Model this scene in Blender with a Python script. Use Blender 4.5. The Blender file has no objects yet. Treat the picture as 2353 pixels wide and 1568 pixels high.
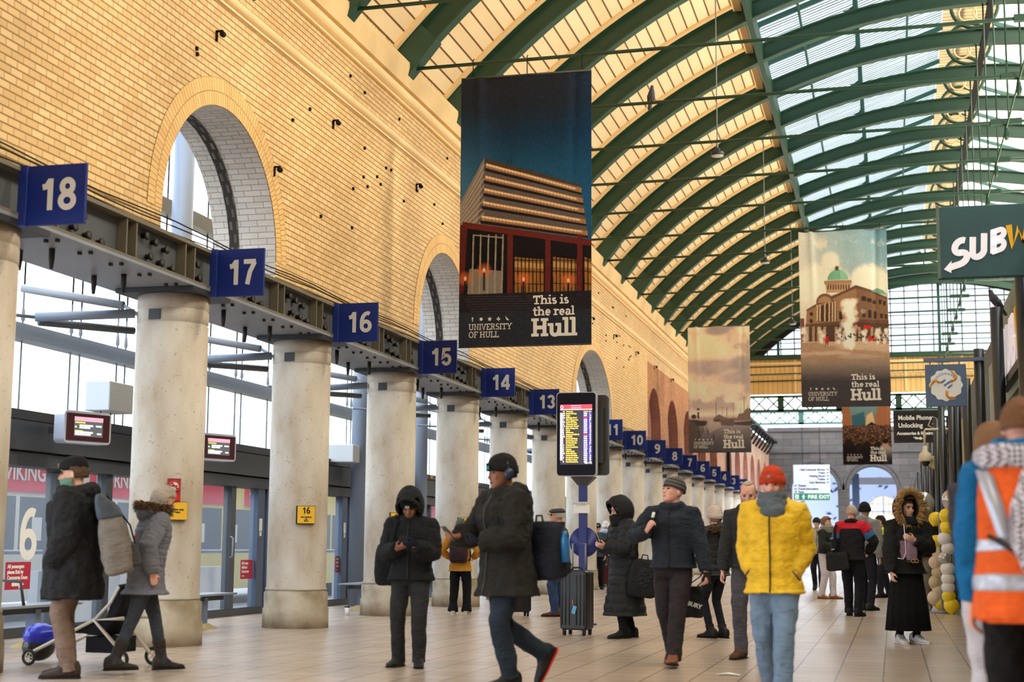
import bpy, bmesh, math, random
import numpy as np
from mathutils import Vector, Matrix, Euler
random.seed(7)
C = bpy.context.scene.collection
SC = bpy.context.scene
PI = math.pi

# ---------------------------------------------------------------- camera, light, exposure
cam_d = bpy.data.cameras.new('camera')
cam = bpy.data.objects.new('camera', cam_d); C.objects.link(cam)
cam_d.sensor_width = 36.0
cam_d.lens = 36.0*3420/2353
CAM_H = 1.10
_v = Vector((2052-1176.5, -(1262-784), 3420)).normalized()          # world +Y in view axes (right, up, forward)
_z = Vector((1340-1176.5, 784+24000, 3420)); _z = (_z-_v*_z.dot(_v)).normalized()
_x = _v.cross(_z)
if _x[0] < 0: _x = -_x
R3 = Matrix((( _x[0], _x[1], -_x[2]), (_v[0], _v[1], -_v[2]), (_z[0], _z[1], -_z[2])))
cam.matrix_world = Matrix.Translation((0, 0, CAM_H)) @ R3.to_4x4()
cam_d.clip_end = 400
cam_d.dof.use_dof = True; cam_d.dof.focus_distance = 22.0; cam_d.dof.aperture_fstop = 1.8
SC.camera = cam
SC.view_settings.view_transform = 'Standard'; SC.view_settings.look = 'None'
SC.view_settings.gamma = 1.0; SC.view_settings.exposure = 0.1
try:
    SC.cycles.max_bounces = 9; SC.cycles.diffuse_bounces = 4; SC.cycles.transparent_max_bounces = 16
    SC.cycles.transmission_bounces = 4; SC.cycles.glossy_bounces = 3
    SC.cycles.sample_clamp_indirect = 6.0
    SC.cycles.use_denoising = True
except Exception: pass

w = bpy.data.worlds.new('overcast_sky'); SC.world = w; w.use_nodes = True
nt = w.node_tree; nt.nodes.clear()
_o = nt.nodes.new('ShaderNodeOutputWorld'); _b = nt.nodes.new('ShaderNodeBackground')
_tc = nt.nodes.new('ShaderNodeTexCoord'); _sx = nt.nodes.new('ShaderNodeSeparateXYZ')
_r = nt.nodes.new('ShaderNodeValToRGB')
_r.color_ramp.elements[0].position = 0.0; _r.color_ramp.elements[0].color = (.82, .90, 1, 1)
_r.color_ramp.elements[1].position = 0.8; _r.color_ramp.elements[1].color = (.82, .91, 1, 1)
nt.links.new(_tc.outputs['Generated'], _sx.inputs[0]); nt.links.new(_sx.outputs['Z'], _r.inputs[0])
nt.links.new(_r.outputs[0], _b.inputs['Color']); _b.inputs['Strength'].default_value = 5.0
nt.links.new(_b.outputs[0], _o.inputs[0])

sun_d = bpy.data.lights.new('winter_sun', 'SUN'); sun = bpy.data.objects.new('winter_sun', sun_d); C.objects.link(sun)
sun_d.energy = 9.0; sun_d.color = (1.0, .94, .86); sun_d.angle = math.radians(6)
sun.rotation_euler = (-Vector((.80, .18, .57))).to_track_quat('-Z', 'Y').to_euler()

up_d = bpy.data.lights.new('unseen_uplight_strip', 'AREA'); up = bpy.data.objects.new('unseen_uplight_strip', up_d); C.objects.link(up)
up_d.shape = 'RECTANGLE'; up_d.size = 58; up_d.size_y = .5; up_d.spread = math.radians(130); up_d.energy = 3500; up_d.color = (1.0, .85, .66)   # unseen warm strip added above the shop units to light the boarded vault
up.location = (4.2, 40, 5.0); up.rotation_euler = Matrix((Vector((0, 1, 0)), Vector((.84, 0, .55)).normalized(), Vector((.55, 0, -.84)).normalized())).transposed().to_euler()

# ---------------------------------------------------------------- helpers
def s2l(c):
    return tuple((x/12.92 if x <= .04045 else ((x+.055)/1.055)**2.4) for x in c)
def rgb(r, g, b): return s2l((r/255, g/255, b/255))

_mats = {}
def mat(name, col, rough=.6, metal=0.0, noise=0.0, nscale=6.0, speck=0, bump=0.0, bscale=40.0, emit=0.0, spec=None, sheen=0.0, dark=None, stretch=None):
    """principled material; col in sRGB 0-255; noise mixes a darker/lighter tone of the same thing; bump roughens it"""
    if name in _mats: return _mats[name]
    m = bpy.data.materials.new(name); m.use_nodes = True; _mats[name] = m
    n = m.node_tree.nodes; l = m.node_tree.links; p = n['Principled BSDF']
    c = rgb(*col)
    p.inputs['Base Color'].default_value = (*c, 1); p.inputs['Roughness'].default_value = rough; p.inputs['Metallic'].default_value = metal
    if spec is not None: p.inputs['Specular IOR Level'].default_value = spec
    if sheen: p.inputs['Sheen Weight'].default_value = sheen
    if emit:
        p.inputs['Emission Color'].default_value = (*c, 1); p.inputs['Emission Strength'].default_value = emit
    if noise or bump:
        tc = n.new('ShaderNodeTexCoord'); mp = n.new('ShaderNodeMapping')
        l.new(tc.outputs['Object'], mp.inputs[0])
        if stretch: mp.inputs['Scale'].default_value = stretch
    if noise:
        t = n.new('ShaderNodeTexNoise'); t.inputs['Scale'].default_value = nscale; t.inputs['Detail'].default_value = 6
        l.new(mp.outputs[0], t.inputs['Vector'])
        r = n.new('ShaderNodeValToRGB'); d = rgb(*dark) if dark else tuple(x*(1-noise) for x in c)
        r.color_ramp.elements[0].position = .3; r.color_ramp.elements[0].color = (*d, 1)
        r.color_ramp.elements[1].position = .62; r.color_ramp.elements[1].color = (*c, 1)
        l.new(t.outputs['Fac'], r.inputs[0]); l.new(r.outputs[0], p.inputs['Base Color'])
        if speck:                                                   # scattered pits and knocks
            t2 = n.new('ShaderNodeTexNoise'); t2.inputs['Scale'].default_value = speck; t2.inputs['Detail'].default_value = 2; l.new(tc.outputs['Object'], t2.inputs['Vector'])
            r2 = n.new('ShaderNodeMapRange'); r2.inputs['From Min'].default_value = .66; r2.inputs['From Max'].default_value = .72; r2.inputs['To Max'].default_value = .42; l.new(t2.outputs['Fac'], r2.inputs['Value'])
            m2 = n.new('ShaderNodeMix'); m2.data_type = 'RGBA'; m2.inputs[7].default_value = (*rgb(92, 78, 64), 1); l.new(r2.outputs[0], m2.inputs[0]); l.new(r.outputs[0], m2.inputs[6]); l.new(m2.outputs[2], p.inputs['Base Color'])
    if bump:
        t = n.new('ShaderNodeTexNoise'); t.inputs['Scale'].default_value = bscale; t.inputs['Detail'].default_value = 4
        l.new(mp.outputs[0], t.inputs['Vector'])
        b = n.new('ShaderNodeBump'); b.inputs['Strength'].default_value = bump; b.inputs['Distance'].default_value = .02
        l.new(t.outputs['Fac'], b.inputs['Height']); l.new(b.outputs[0], p.inputs['Normal'])
    return m

def brick_mat(name, c1, c2, mortar, bw, rh, ms, rough=.7, stain=.25, bump=.4, offset=.5, stain_scale=.5, vjoint=None):
    """courses of bricks / boards / slabs on metre UVs, with large soft stains"""
    m = bpy.data.materials.new(name); m.use_nodes = True; _mats[name] = m
    n = m.node_tree.nodes; l = m.node_tree.links; p = n['Principled BSDF']; p.inputs['Roughness'].default_value = rough
    uv = n.new('ShaderNodeUVMap'); b = n.new('ShaderNodeTexBrick'); l.new(uv.outputs[0], b.inputs['Vector'])
    b.offset = offset; b.inputs['Scale'].default_value = 1.0
    b.inputs['Color1'].default_value = (*rgb(*c1), 1); b.inputs['Color2'].default_value = (*rgb(*c2), 1); b.inputs['Mortar'].default_value = (*rgb(*mortar), 1)
    b.inputs['Brick Width'].default_value = bw; b.inputs['Row Height'].default_value = rh; b.inputs['Mortar Size'].default_value = ms
    b.inputs['Mortar Smooth'].default_value = .2
    t = n.new('ShaderNodeTexNoise'); t.inputs['Scale'].default_value = stain_scale; t.inputs['Detail'].default_value = 8; t.inputs['Roughness'].default_value = .65
    l.new(uv.outputs[0], t.inputs['Vector'])
    r = n.new('ShaderNodeMapRange'); r.inputs['From Min'].default_value = .35; r.inputs['From Max'].default_value = .7
    r.inputs['To Min'].default_value = 1-stain; r.inputs['To Max'].default_value = 1.0
    l.new(t.outputs['Fac'], r.inputs['Value'])
    mx = n.new('ShaderNodeMix'); mx.data_type = 'RGBA'; mx.blend_type = 'MULTIPLY'; mx.inputs['Factor'].default_value = 1
    bcol = b.outputs['Color']
    if vjoint:                                                      # fainter upright joints, strong bed joints
        b.inputs['Mortar'].default_value = (*rgb(*vjoint), 1)
        b2 = n.new('ShaderNodeTexBrick'); l.new(uv.outputs[0], b2.inputs['Vector']); b2.inputs['Scale'].default_value = 1.0; b2.inputs['Brick Width'].default_value = 500.0
        b2.inputs['Row Height'].default_value = rh; b2.inputs['Mortar Size'].default_value = ms*.9; b2.inputs['Mortar Smooth'].default_value = .3
        mr = n.new('ShaderNodeMix'); mr.data_type = 'RGBA'; mr.inputs[7].default_value = (*rgb(*mortar), 1)
        l.new(b2.outputs['Fac'], mr.inputs[0]); l.new(b.outputs['Color'], mr.inputs[6]); bcol = mr.outputs[2]
    l.new(bcol, mx.inputs[6]); l.new(r.outputs[0], mx.inputs[7]); l.new(mx.outputs[2], p.inputs['Base Color'])
    if bump:
        bp = n.new('ShaderNodeBump'); bp.invert = True; bp.inputs['Strength'].default_value = bump; bp.inputs['Distance'].default_value = .01
        l.new(b.outputs['Fac'], bp.inputs['Height']); l.new(bp.outputs[0], p.inputs['Normal'])
    return m

def glass_mat(name, tint, transp=.9, trans=0.0, tcol=(255, 255, 255), streak=0.0):
    """thin pane: clear share, diffusing share, a little mirror; streak adds dirty ribs across the pane (UV v, metres)"""
    m = bpy.data.materials.new(name); m.use_nodes = True; _mats[name] = m
    n = m.node_tree.nodes; l = m.node_tree.links; n.clear()
    o = n.new('ShaderNodeOutputMaterial'); t = n.new('ShaderNodeBsdfTransparent'); t.inputs[0].default_value = (*rgb(*tint), 1)
    g = n.new('ShaderNodeBsdfGlossy'); g.inputs['Roughness'].default_value = .05
    cur = t.outputs[0]
    if trans:
        tr = n.new('ShaderNodeBsdfTranslucent'); tr.inputs[0].default_value = (*rgb(*tcol), 1)
        mx = n.new('ShaderNodeMixShader'); mx.inputs[0].default_value = trans; l.new(cur, mx.inputs[1]); l.new(tr.outputs[0], mx.inputs[2]); cur = mx.outputs[0]
    if streak:
        uv = n.new('ShaderNodeUVMap'); mp = n.new('ShaderNodeMapping'); l.new(uv.outputs[0], mp.inputs[0])
        mp.inputs['Scale'].default_value = (.35, 9.0, 1)
        nz = n.new('ShaderNodeTexNoise'); nz.inputs['Scale'].default_value = 1.0; nz.inputs['Detail'].default_value = 5; nz.inputs['Roughness'].default_value = .7
        l.new(mp.outputs[0], nz.inputs['Vector'])
        wv = n.new('ShaderNodeTexWave'); wv.bands_direction = 'Y'; wv.inputs['Scale'].default_value = 1.9; wv.inputs['Distortion'].default_value = .4
        l.new(uv.outputs[0], wv.inputs['Vector'])
        mu = n.new('ShaderNodeMath'); mu.operation = 'MULTIPLY'; l.new(nz.outputs['Fac'], mu.inputs[0]); l.new(wv.outputs['Fac'], mu.inputs[1])
        r = n.new('ShaderNodeMapRange'); r.inputs['From Min'].default_value = .24; r.inputs['From Max'].default_value = .46; r.inputs['To Max'].default_value = streak
        l.new(mu.outputs[0], r.inputs['Value'])
        d = n.new('ShaderNodeBsdfDiffuse'); d.inputs[0].default_value = (*rgb(40, 46, 42), 1)
        mx = n.new('ShaderNodeMixShader'); l.new(r.outputs[0], mx.inputs[0]); l.new(cur, mx.inputs[1]); l.new(d.outputs[0], mx.inputs[2]); cur = mx.outputs[0]
    mx = n.new('ShaderNodeMixShader'); mx.inputs[0].default_value = 1-transp if not trans else .04
    l.new(cur, mx.inputs[1]); l.new(g.outputs[0], mx.inputs[2]); l.new(mx.outputs[0], o.inputs[0])
    return m

def attr_mat(name, rough=.8, emit=0.0):
    m = bpy.data.materials.new(name); m.use_nodes = True; _mats[name] = m
    n = m.node_tree.nodes; l = m.node_tree.links; p = n['Principled BSDF']; p.inputs['Roughness'].default_value = rough
    p.inputs['Specular IOR Level'].default_value = .2
    a = n.new('ShaderNodeVertexColor'); a.layer_name = 'print'
    l.new(a.outputs[0], p.inputs['Base Color'])
    tr = n.new('ShaderNodeBsdfTranslucent'); l.new(a.outputs[0], tr.inputs[0]); mx = n.new('ShaderNodeMixShader'); mx.inputs[0].default_value = .3   # light comes through the cloth
    l.new(p.outputs[0], mx.inputs[1]); l.new(tr.outputs[0], mx.inputs[2]); l.new(mx.outputs[0], n['Material Output'].inputs[0])
    return m

class MB:
    """collects shapes, then links them as ONE mesh object"""
    def __init__(s): s.V = []; s.F = []; s.I = []; s.S = []; s.U = {}
    def add(s, vs, fs, mi=0, smooth=False, uvs=None):
        b = len(s.V); s.V += [tuple(v) for v in vs]
        for k, f in enumerate(fs):
            if uvs: s.U[len(s.F)] = uvs[k]
            s.F.append([b+i for i in f]); s.I.append(mi); s.S.append(smooth)
        return s
    def box(s, lo, hi, mi=0, rot=None, uv=False):
        (x0, y0, z0), (x1, y1, z1) = lo, hi
        vs = [Vector(p) for p in ((x0,y0,z0),(x1,y0,z0),(x1,y1,z0),(x0,y1,z0),(x0,y0,z1),(x1,y0,z1),(x1,y1,z1),(x0,y1,z1))]
        if rot is not None:
            c = sum(vs, Vector())/8; vs = [c+rot@(v-c) for v in vs]
        fs = [(0,3,2,1),(4,5,6,7),(0,1,5,4),(1,2,6,5),(2,3,7,6),(3,0,4,7)]
        u = None
        if uv:
            u = []
            for f in fs:
                P = [vs[i] for i in f]; nn = (P[1]-P[0]).cross(P[2]-P[0]); a = max(range(3), key=lambda i: abs(nn[i]))
                u.append([((p[1], p[2]) if a == 0 else (p[0], p[2]) if a == 1 else (p[0], p[1])) for p in P])
        return s.add(vs, fs, mi, False, u)
    def cbox(s, c, d, mi=0, rot=None):
        return s.box([c[i]-d[i]/2 for i in range(3)], [c[i]+d[i]/2 for i in range(3)], mi, rot)
    def loft(s, rings, mi=0, smooth=True, caps=True, closed=True):
        n = len(rings[0]); vs = [p for r in rings for p in r]; fs = []
        for i in range(len(rings)-1):
            for j in range(n if closed else n-1):
                k = (j+1) % n
                fs.append((i*n+j, i*n+k, (i+1)*n+k, (i+1)*n+j))
        if caps: fs += [tuple(range(n))[::-1], tuple(range((len(rings)-1)*n, len(rings)*n))]
        return s.add(vs, fs, mi, smooth)
    def tube(s, pts, r, n=8, mi=0, side=None, ell=1.0, smooth=True, round_ends=False):
        """pts polyline; r radius or list; ell = depth/width ratio (or list) with width along side"""
        pts = [Vector(p) for p in pts]; m = len(pts)
        r = [r]*m if not hasattr(r, '__len__') else list(r); e = [ell]*m if not hasattr(ell, '__len__') else list(ell)
        if round_ends:
            d0 = (pts[0]-pts[1]).normalized(); d1 = (pts[-1]-pts[-2]).normalized()
            pts = [pts[0]+d0*r[0]*.75, pts[0]+d0*r[0]*.45]+pts+[pts[-1]+d1*r[-1]*.45, pts[-1]+d1*r[-1]*.75]
            r = [r[0]*.45, r[0]*.85]+r+[r[-1]*.85, r[-1]*.45]; e = [e[0]]*2+e+[e[-1]]*2; m += 4
        rings = []; prev = Vector(side) if side is not None else None
        for i in range(m):
            t = (pts[min(i+1, m-1)]-pts[max(i-1, 0)]).normalized()
            if prev is None: prev = Vector((1, 0, 0)) if abs(t.x) < .9 else Vector((0, 1, 0))
            u = prev-t*prev.dot(t)
            u = u.normalized() if u.length > 1e-6 else t.orthogonal().normalized()
            if side is None: prev = u
            v = t.cross(u)
            rings.append([pts[i]+u*math.cos(2*PI*j/n)*r[i]+v*math.sin(2*PI*j/n)*r[i]*e[i] for j in range(n)])
        return s.loft(rings, mi, smooth)
    def lathe(s, prof, c=(0, 0, 0), n=24, mi=0, smooth=True, axis=None):
        """prof [(r,z)] about Z (or axis: quaternion)"""
        rings = []
        for r, z in prof:
            rings.append([Vector((r*math.cos(2*PI*j/n), r*math.sin(2*PI*j/n), z)) for j in range(n)])
        if axis is not None: rings = [[axis@p for p in q] for q in rings]
        return s.loft([[p+Vector(c) for p in q] for q in rings], mi, smooth)
    def ball(s, c, r, n=12, mi=0, rot=None):
        r = (r, r, r) if not hasattr(r, '__len__') else r; rings = []
        k = max(4, n//2+1)
        for i in range(k):
            a = PI*(i+.02)/(k-1+.04)
            q = [Vector((r[0]*math.sin(a)*math.cos(2*PI*j/n), r[1]*math.sin(a)*math.sin(2*PI*j/n), -r[2]*math.cos(a))) for j in range(n)]
            if rot is not None: q = [rot@p for p in q]
            rings.append([p+Vector(c) for p in q])
        return s.loft(rings, mi, True)
    def plate(s, poly, f, th, mi=0):
        """poly [(a,b)] mapped by f(a,b,t) with thickness th"""
        n = len(poly)
        s.add([f(a, b, 0) for a, b in poly]+[f(a, b, th) for a, b in poly],
              [tuple(range(n))[::-1], tuple(range(n, 2*n))]+[(i, (i+1) % n, n+(i+1) % n, n+i) for i in range(n)], mi)
        return s
    def build(s, name, mats, parent=None, loc=None, uvfun=None, flat=False):
        me = bpy.data.meshes.new(name); me.from_pydata([tuple(v) for v in s.V], [], s.F)
        mats = mats if isinstance(mats, (list, tuple)) else [mats]
        for m in mats: me.materials.append(m)
        me.polygons.foreach_set('material_index', s.I); me.polygons.foreach_set('use_smooth', s.S)
        if s.U or uvfun:
            ul = me.uv_layers.new(name='UVMap')
            for p in me.polygons:
                if p.index in s.U:
                    for li, u in zip(p.loop_indices, s.U[p.index]): ul.data[li].uv = u
                elif uvfun:
                    for li in p.loop_indices: ul.data[li].uv = uvfun(me.vertices[me.loops[li].vertex_index].co, p)
        me.validate(); me.update()
        o = bpy.data.objects.new(name, me); C.objects.link(o)
        if parent is not None: o.parent = parent
        if loc is not None: o.location = loc
        return o

def tag(o, label=None, cat=None, group=None, kind=None):
    if label: o['label'] = label
    if cat: o['category'] = cat
    if group: o['group'] = group
    if kind: o['kind'] = kind
    return o
def thing(name, label, cat, loc=(0, 0, 0), rotz=0.0, group=None, kind=None):
    o = bpy.data.objects.new(name, None); C.objects.link(o); o.empty_display_size = .1
    o.location = loc; o.rotation_euler = (0, 0, rotz)
    return tag(o, label, cat, group, kind)
def struct(o, label=None, cat=None): return tag(o, label, cat, None, 'structure')
def copy_tree(o, parent=None):
    c = o.copy(); C.objects.link(c)
    if parent is not None: c.parent = parent
    for ch in list(o.children): copy_tree(ch, c)
    return c
def bevel(o, w=.01, seg=2):
    b = o.modifiers.new('edge', 'BEVEL'); b.width = w; b.segments = seg; b.limit_method = 'ANGLE'; b.angle_limit = .6
    return o

def text(name, s, size, m, parent=None, loc=(0, 0, 0), rot=(PI/2, 0, 0), bold=0.0, ext=.002, ax='CENTER', ay='CENTER', sx=1.0, spacing=1.0, line=1.0, shear=0.0):
    cu = bpy.data.curves.new(name, 'FONT'); cu.body = s; cu.size = size; cu.align_x = ax; cu.align_y = ay
    cu.extrude = ext; cu.offset = bold; cu.space_character = spacing; cu.space_line = line; cu.shear = shear; cu.resolution_u = 3
    cu.materials.append(m)
    o = bpy.data.objects.new(name, cu); C.objects.link(o)
    if parent is not None: o.parent = parent
    o.location = loc; o.rotation_euler = rot; o.scale = (sx, 1, 1)
    return o

def pix(u, v, Y):
    """the point of the vertical plane at depth Y that stands at this place of the photograph"""
    d = R3 @ Vector((u-1176.5, -(v-784), -3420.0))
    return Vector((0, 0, CAM_H))+d*(Y/d.y)
# slab lettering ------------------------------------------------
def _arc(cx, cy, rx, ry, a0, a1, n=9): return [(cx+rx*math.cos(math.radians(a0+(a1-a0)*i/n)), cy+ry*math.sin(math.radians(a0+(a1-a0)*i/n))) for i in range(n+1)]
X_ = .70
GL = {  # strokes, slabs (x, y, half width), advance
 'T': ([[(.42, 0), (.42, 1)], [(.06, .92), (.78, .92)], [(.10, .98), (.10, .72)], [(.74, .98), (.74, .72)]], [(.42, .06, .22)], .86),
 'h': ([[(.18, 0), (.18, 1.02)], [(.18, .45)]+_arc(.42, .42, .22, .22, 140, 0)+[(.64, 0)]], [(.18, .05, .13), (.64, .05, .13), (.11, .97, .09)], .86),
 'i': ([[(.2, 0), (.2, X_)], [(.2, .88), (.2, 1.06)]], [(.2, .05, .18), (.12, .65, .10)], .42),
 's': ([_arc(.30, .50, .17, .14, 40, 250, 8)+_arc(.30, .21, .19, .15, 70, -150, 9)], [], .60),
 't': ([[(.22, .95), (.22, .2)]+_arc(.37, .19, .15, .14, 180, 310, 6)], [(.26, X_-.06, .22)], .54),
 'e': ([[(.12, .36), (.58, .36)]+_arc(.35, .35, .23, .29, 0, 310, 16)], [], .70),
 'r': ([[(.18, 0), (.18, X_)], [(.18, .42)]+_arc(.40, .38, .2, .25, 150, 60, 6)], [(.18, .05, .18), (.11, .65, .09), (.48, .60, .07)], .58),
 'a': ([_arc(.33, .46, .2, .17, 160, 0, 7)+[(.53, 0)], _arc(.30, .20, .18, .15, 80, 400, 12)], [(.60, .05, .10)], .72),
 'l': ([[(.2, 0), (.2, 1.02)]], [(.2, .05, .14), (.12, .97, .08)], .43),
 'u': ([[(.18, X_), (.18, .26)]+_arc(.38, .24, .20, .17, 180, 330, 8)+[(.62, .40)], [(.62, X_), (.62, 0)]], [(.11, .65, .09), (.55, .65, .09), (.69, .05, .09)], .84),
 'H': ([[(.2, 0), (.2, 1)], [(.74, 0), (.74, 1)], [(.2, .5), (.74, .5)]], [(.2, .06, .15), (.74, .06, .15), (.2, .94, .15), (.74, .94, .15)], .98),
 'U': ([[(.2, 1), (.2, .3)]+_arc(.45, .28, .25, .23, 180, 360, 10)+[(.70, 1)]], [(.2, .96, .15), (.7, .96, .15)], .90),
 'N': ([[(.2, 0), (.2, 1), (.72, 0), (.72, 1)]], [(.2, .04, .14), (.14, .96, .12), (.72, .96, .14)], .92),
 'I': ([[(.2, 0), (.2, 1)]], [(.2, .04, .15), (.2, .96, .15)], .42),
 'V': ([[(.12, 1), (.42, 0), (.72, 1)]], [(.12, .96, .14), (.72, .96, .14)], .84),
 'E': ([[(.2, 0), (.2, 1)], [(.05, .96), (.66, .96), (.66, .78)], [(.05, .04), (.68, .04), (.68, .24)], [(.2, .5), (.52, .5)]], [], .76),
 'R': ([[(.2, 0), (.2, 1)], [(.05, .96), (.4, .96)]+_arc(.42, .74, .22, .22, 90, -90, 8)+[(.2, .52)], [(.42, .5), (.68, .04), (.8, .04)]], [(.2, .04, .15)], .82),
 'S': ([_arc(.36, .73, .22, .22, 30, 260, 9)+_arc(.36, .27, .24, .23, 80, -160, 10)], [(.56, .82, .0)], .72),
 'Y': ([[(.12, 1), (.42, .46), (.72, 1)], [(.42, .46), (.42, 0)]], [(.42, .04, .15), (.12, .96, .13), (.72, .96, .13)], .82),
 'O': ([_arc(.46, .5, .34, .46, 0, 360, 24)], [], .92),
 'F': ([[(.2, 0), (.2, 1)], [(.05, .96), (.64, .96), (.64, .76)], [(.2, .5), (.52, .5)]], [(.2, .04, .15)], .70),
 'L': ([[(.2, 0), (.2, 1)], [(.05, .04), (.64, .04), (.64, .28)]], [(.2, .96, .15)], .72),
 ' ': ([], [], .34)}
def slab_text(mb, s, x, y, h, wt, f, sx=1.0, trk=0.0):
    """letters of cap height h from (x, y); f(a, b) maps to 3D"""
    f0 = f; o_ = Vector(f0(0, 0)); nn = (Vector(f0(1e-2, 0))-o_).cross(Vector(f0(0, 1e-2))-o_).normalized(); cnt = [0]
    for ch in s:
        st, sl, adv = GL[ch]
        for pl in st:
            q = [(x+a*h*sx, y+b*h) for a, b in pl]; m = len(q)
            cl = m > 3 and math.dist(q[0], q[-1]) < 1e-6; L, R_ = [], []
            for i in range(m):
                a = q[(i-1) if i else (m-2 if cl else 0)]; b = q[(i+1) if i < m-1 else (1 if cl else m-1)]
                d1 = (q[i][0]-a[0], q[i][1]-a[1]); d2 = (b[0]-q[i][0], b[1]-q[i][1])
                l1 = math.hypot(*d1); l2 = math.hypot(*d2)
                t1 = (d1[0]/l1, d1[1]/l1) if l1 else (d2[0]/l2, d2[1]/l2); t2 = (d2[0]/l2, d2[1]/l2) if l2 else t1
                nx, ny = -(t1[1]+t2[1]), t1[0]+t2[0]; nl = math.hypot(nx, ny) or 1; nx, ny = nx/nl, ny/nl
                k = wt*h/2/max(.45, nx*-t1[1]+ny*t1[0]); L.append((q[i][0]+nx*k, q[i][1]+ny*k)); R_.append((q[i][0]-nx*k, q[i][1]-ny*k))
            cnt[0] += 1; of = nn*(.0005*(cnt[0] % 7)); f = lambda a, b: Vector(f0(a, b))+of
            b0 = len(mb.V); mb.add([f(*p) for p in L]+[f(*p) for p in R_], [(i, m+i, m+i+1, i+1) for i in range(m-1)])
        for cx, cy, hw in sl:
            if hw <= 0: continue
            cnt[0] += 1; of = nn*(.0005*(cnt[0] % 7)); f = lambda a, b: Vector(f0(a, b))+of
            t_ = wt*.38*h; X0, X1, Y_ = x+(cx-hw-wt*.3)*h*sx, x+(cx+hw+wt*.3)*h*sx, y+cy*h
            if cy < .1: Y_ = y+t_
            mb.add([f(X0, Y_-t_), f(X1, Y_-t_), f(X1, Y_+t_), f(X0, Y_+t_)], [(0, 1, 2, 3)])
        x += (adv+trk)*h*sx
    return x
GL.update({
 '0': ([_arc(.32, .5, .21, .41, 0, 360, 26)], [], .64), '1': ([[(.36, 0), (.36, 1)], [(.09, .73), (.24, .76), (.33, .92)]], [], .60),
 '2': ([_arc(.31, .70, .21, .22, 170, -25, 12)+[(.10, .09)], [(.03, .085), (.56, .085)]], [], .62), '3': ([_arc(.30, .72, .19, .20, 165, -80, 12), _arc(.30, .29, .21, .21, 85, -165, 13)], [], .62),
 '4': ([[(.44, 0), (.44, .98)], [(.44, .96), (.06, .33)], [(.02, .28), (.60, .28)]], [], .64), '5': ([[(.54, .91), (.16, .91), (.11, .48)]+_arc(.30, .33, .21, .25, 130, -160, 13)], [], .62),
 '6': ([_arc(.32, .30, .21, .22, 0, 360, 20), _arc(.40, .46, .29, .46, 68, 190, 10)], [], .63), '7': ([[(.05, .915), (.56, .915)], [(.52, .90), (.32, .5), (.22, 0)]], [], .60),
 '8': ([_arc(.32, .73, .18, .19, 0, 360, 20), _arc(.32, .28, .22, .21, 0, 360, 20)], [], .64), '9': ([_arc(.32, .70, .21, .22, 0, 360, 20), _arc(.24, .54, .29, .46, -112, 10, 10)], [], .63)})
def figure(name, s, h, wt, m, parent, f_at, trk=0.0):
    """bold grotesque figures centred on a point of a plane; f_at(a, b) maps to the parent's space"""
    wd = sum((GL[c][2]+trk)*h for c in s)-trk*h; mb = MB(); slab_text(mb, s, -wd/2, 0, h, wt, f_at, 1.0, trk)
    o = mb.build(name, m, parent); return o
# ---------------------------------------------------------------- materials of the building
BR_CREAM = brick_mat('cream_glazed_brick', (240, 205, 146), (222, 182, 120), (146, 106, 66), .19, .077, .009, .55, .16, .4, vjoint=(198, 156, 100))
BR_WHITE = brick_mat('whitewashed_brick', (214, 206, 196), (200, 192, 182), (150, 140, 130), .23, .078, .005, .8, .25, .5)
BR_RED = brick_mat('red_brick', (206, 150, 100), (190, 124, 84), (118, 82, 58), .22, .077, .008, .8, .35, .5)
BR_PURPLE = brick_mat('worn_purple_brick', (186, 130, 116), (170, 114, 106), (190, 150, 130), .22, .077, .008, .85, .35, .5)
BR_BROWN = brick_mat('brown_brick', (176, 136, 104), (150, 112, 86), (100, 76, 60), .22, .077, .008, .8, .35, .5)
STONE = brick_mat('sooty_ashlar', (94, 86, 82), (76, 70, 67), (44, 40, 39), 1.1, .42, .012, .85, .4, .6, stain_scale=.3)
TILES = brick_mat('concourse_tiles', (192, 172, 154), (184, 163, 145), (122, 104, 90), .39, .39, .008, .27, .16, .12, offset=0, stain_scale=.6)
BOARDS = brick_mat('painted_boards', (250, 228, 186), (240, 214, 168), (116, 80, 48), 400.0, .25, .017, .55, .10, .5)
GABLE_BOARDS = brick_mat('gable_boards', (236, 196, 128), (228, 186, 118), (128, 92, 54), .22, 9.0, .008, .6, .08, .3)
CREAM_PAINT = mat('cream_paint', (242, 210, 156), .5)
CREAM_STONE = mat('cream_stone', (232, 200, 146), .75, noise=.22, nscale=1.2, bump=.15, bscale=20)
CONCRETE = mat('stained_concrete', (198, 190, 178), .85, noise=.3, nscale=2.2, dark=(160, 140, 116), bump=.25, bscale=14, stretch=(1, 1, .45), speck=26)
CONC_DARK = mat('grubby_concrete', (186, 174, 154), .9, noise=.4, nscale=3.0, dark=(140, 122, 96), bump=.3, bscale=14)
STEEL = mat('grey_steel', (74, 76, 78), .5, noise=.15, nscale=3)
STEEL_LT = mat('pale_grey_steel', (136, 140, 148), .45, noise=.12, nscale=2)
STEEL_DK = mat('dark_steel', (46, 48, 50), .5)
STEEL_EDGE = mat('tan_steel_edge', (106, 98, 82), .6)  # flange and stiffener edges, tanner and lighter than the web
BOLT = mat('rusty_bolt', (40, 34, 30), .6)
GREEN = mat('roof_green_paint', (34, 70, 52), .45, noise=.12, nscale=4)
GREEN_LT = mat('truss_green_paint', (36, 82, 74), .45)
IRON = mat('dark_iron', (26, 25, 24), .7, spec=.2)
GLASS_L = glass_mat('ribbed_roof_glass', (118, 122, 116), trans=.15, tcol=(200, 215, 225), streak=.9)
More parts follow.
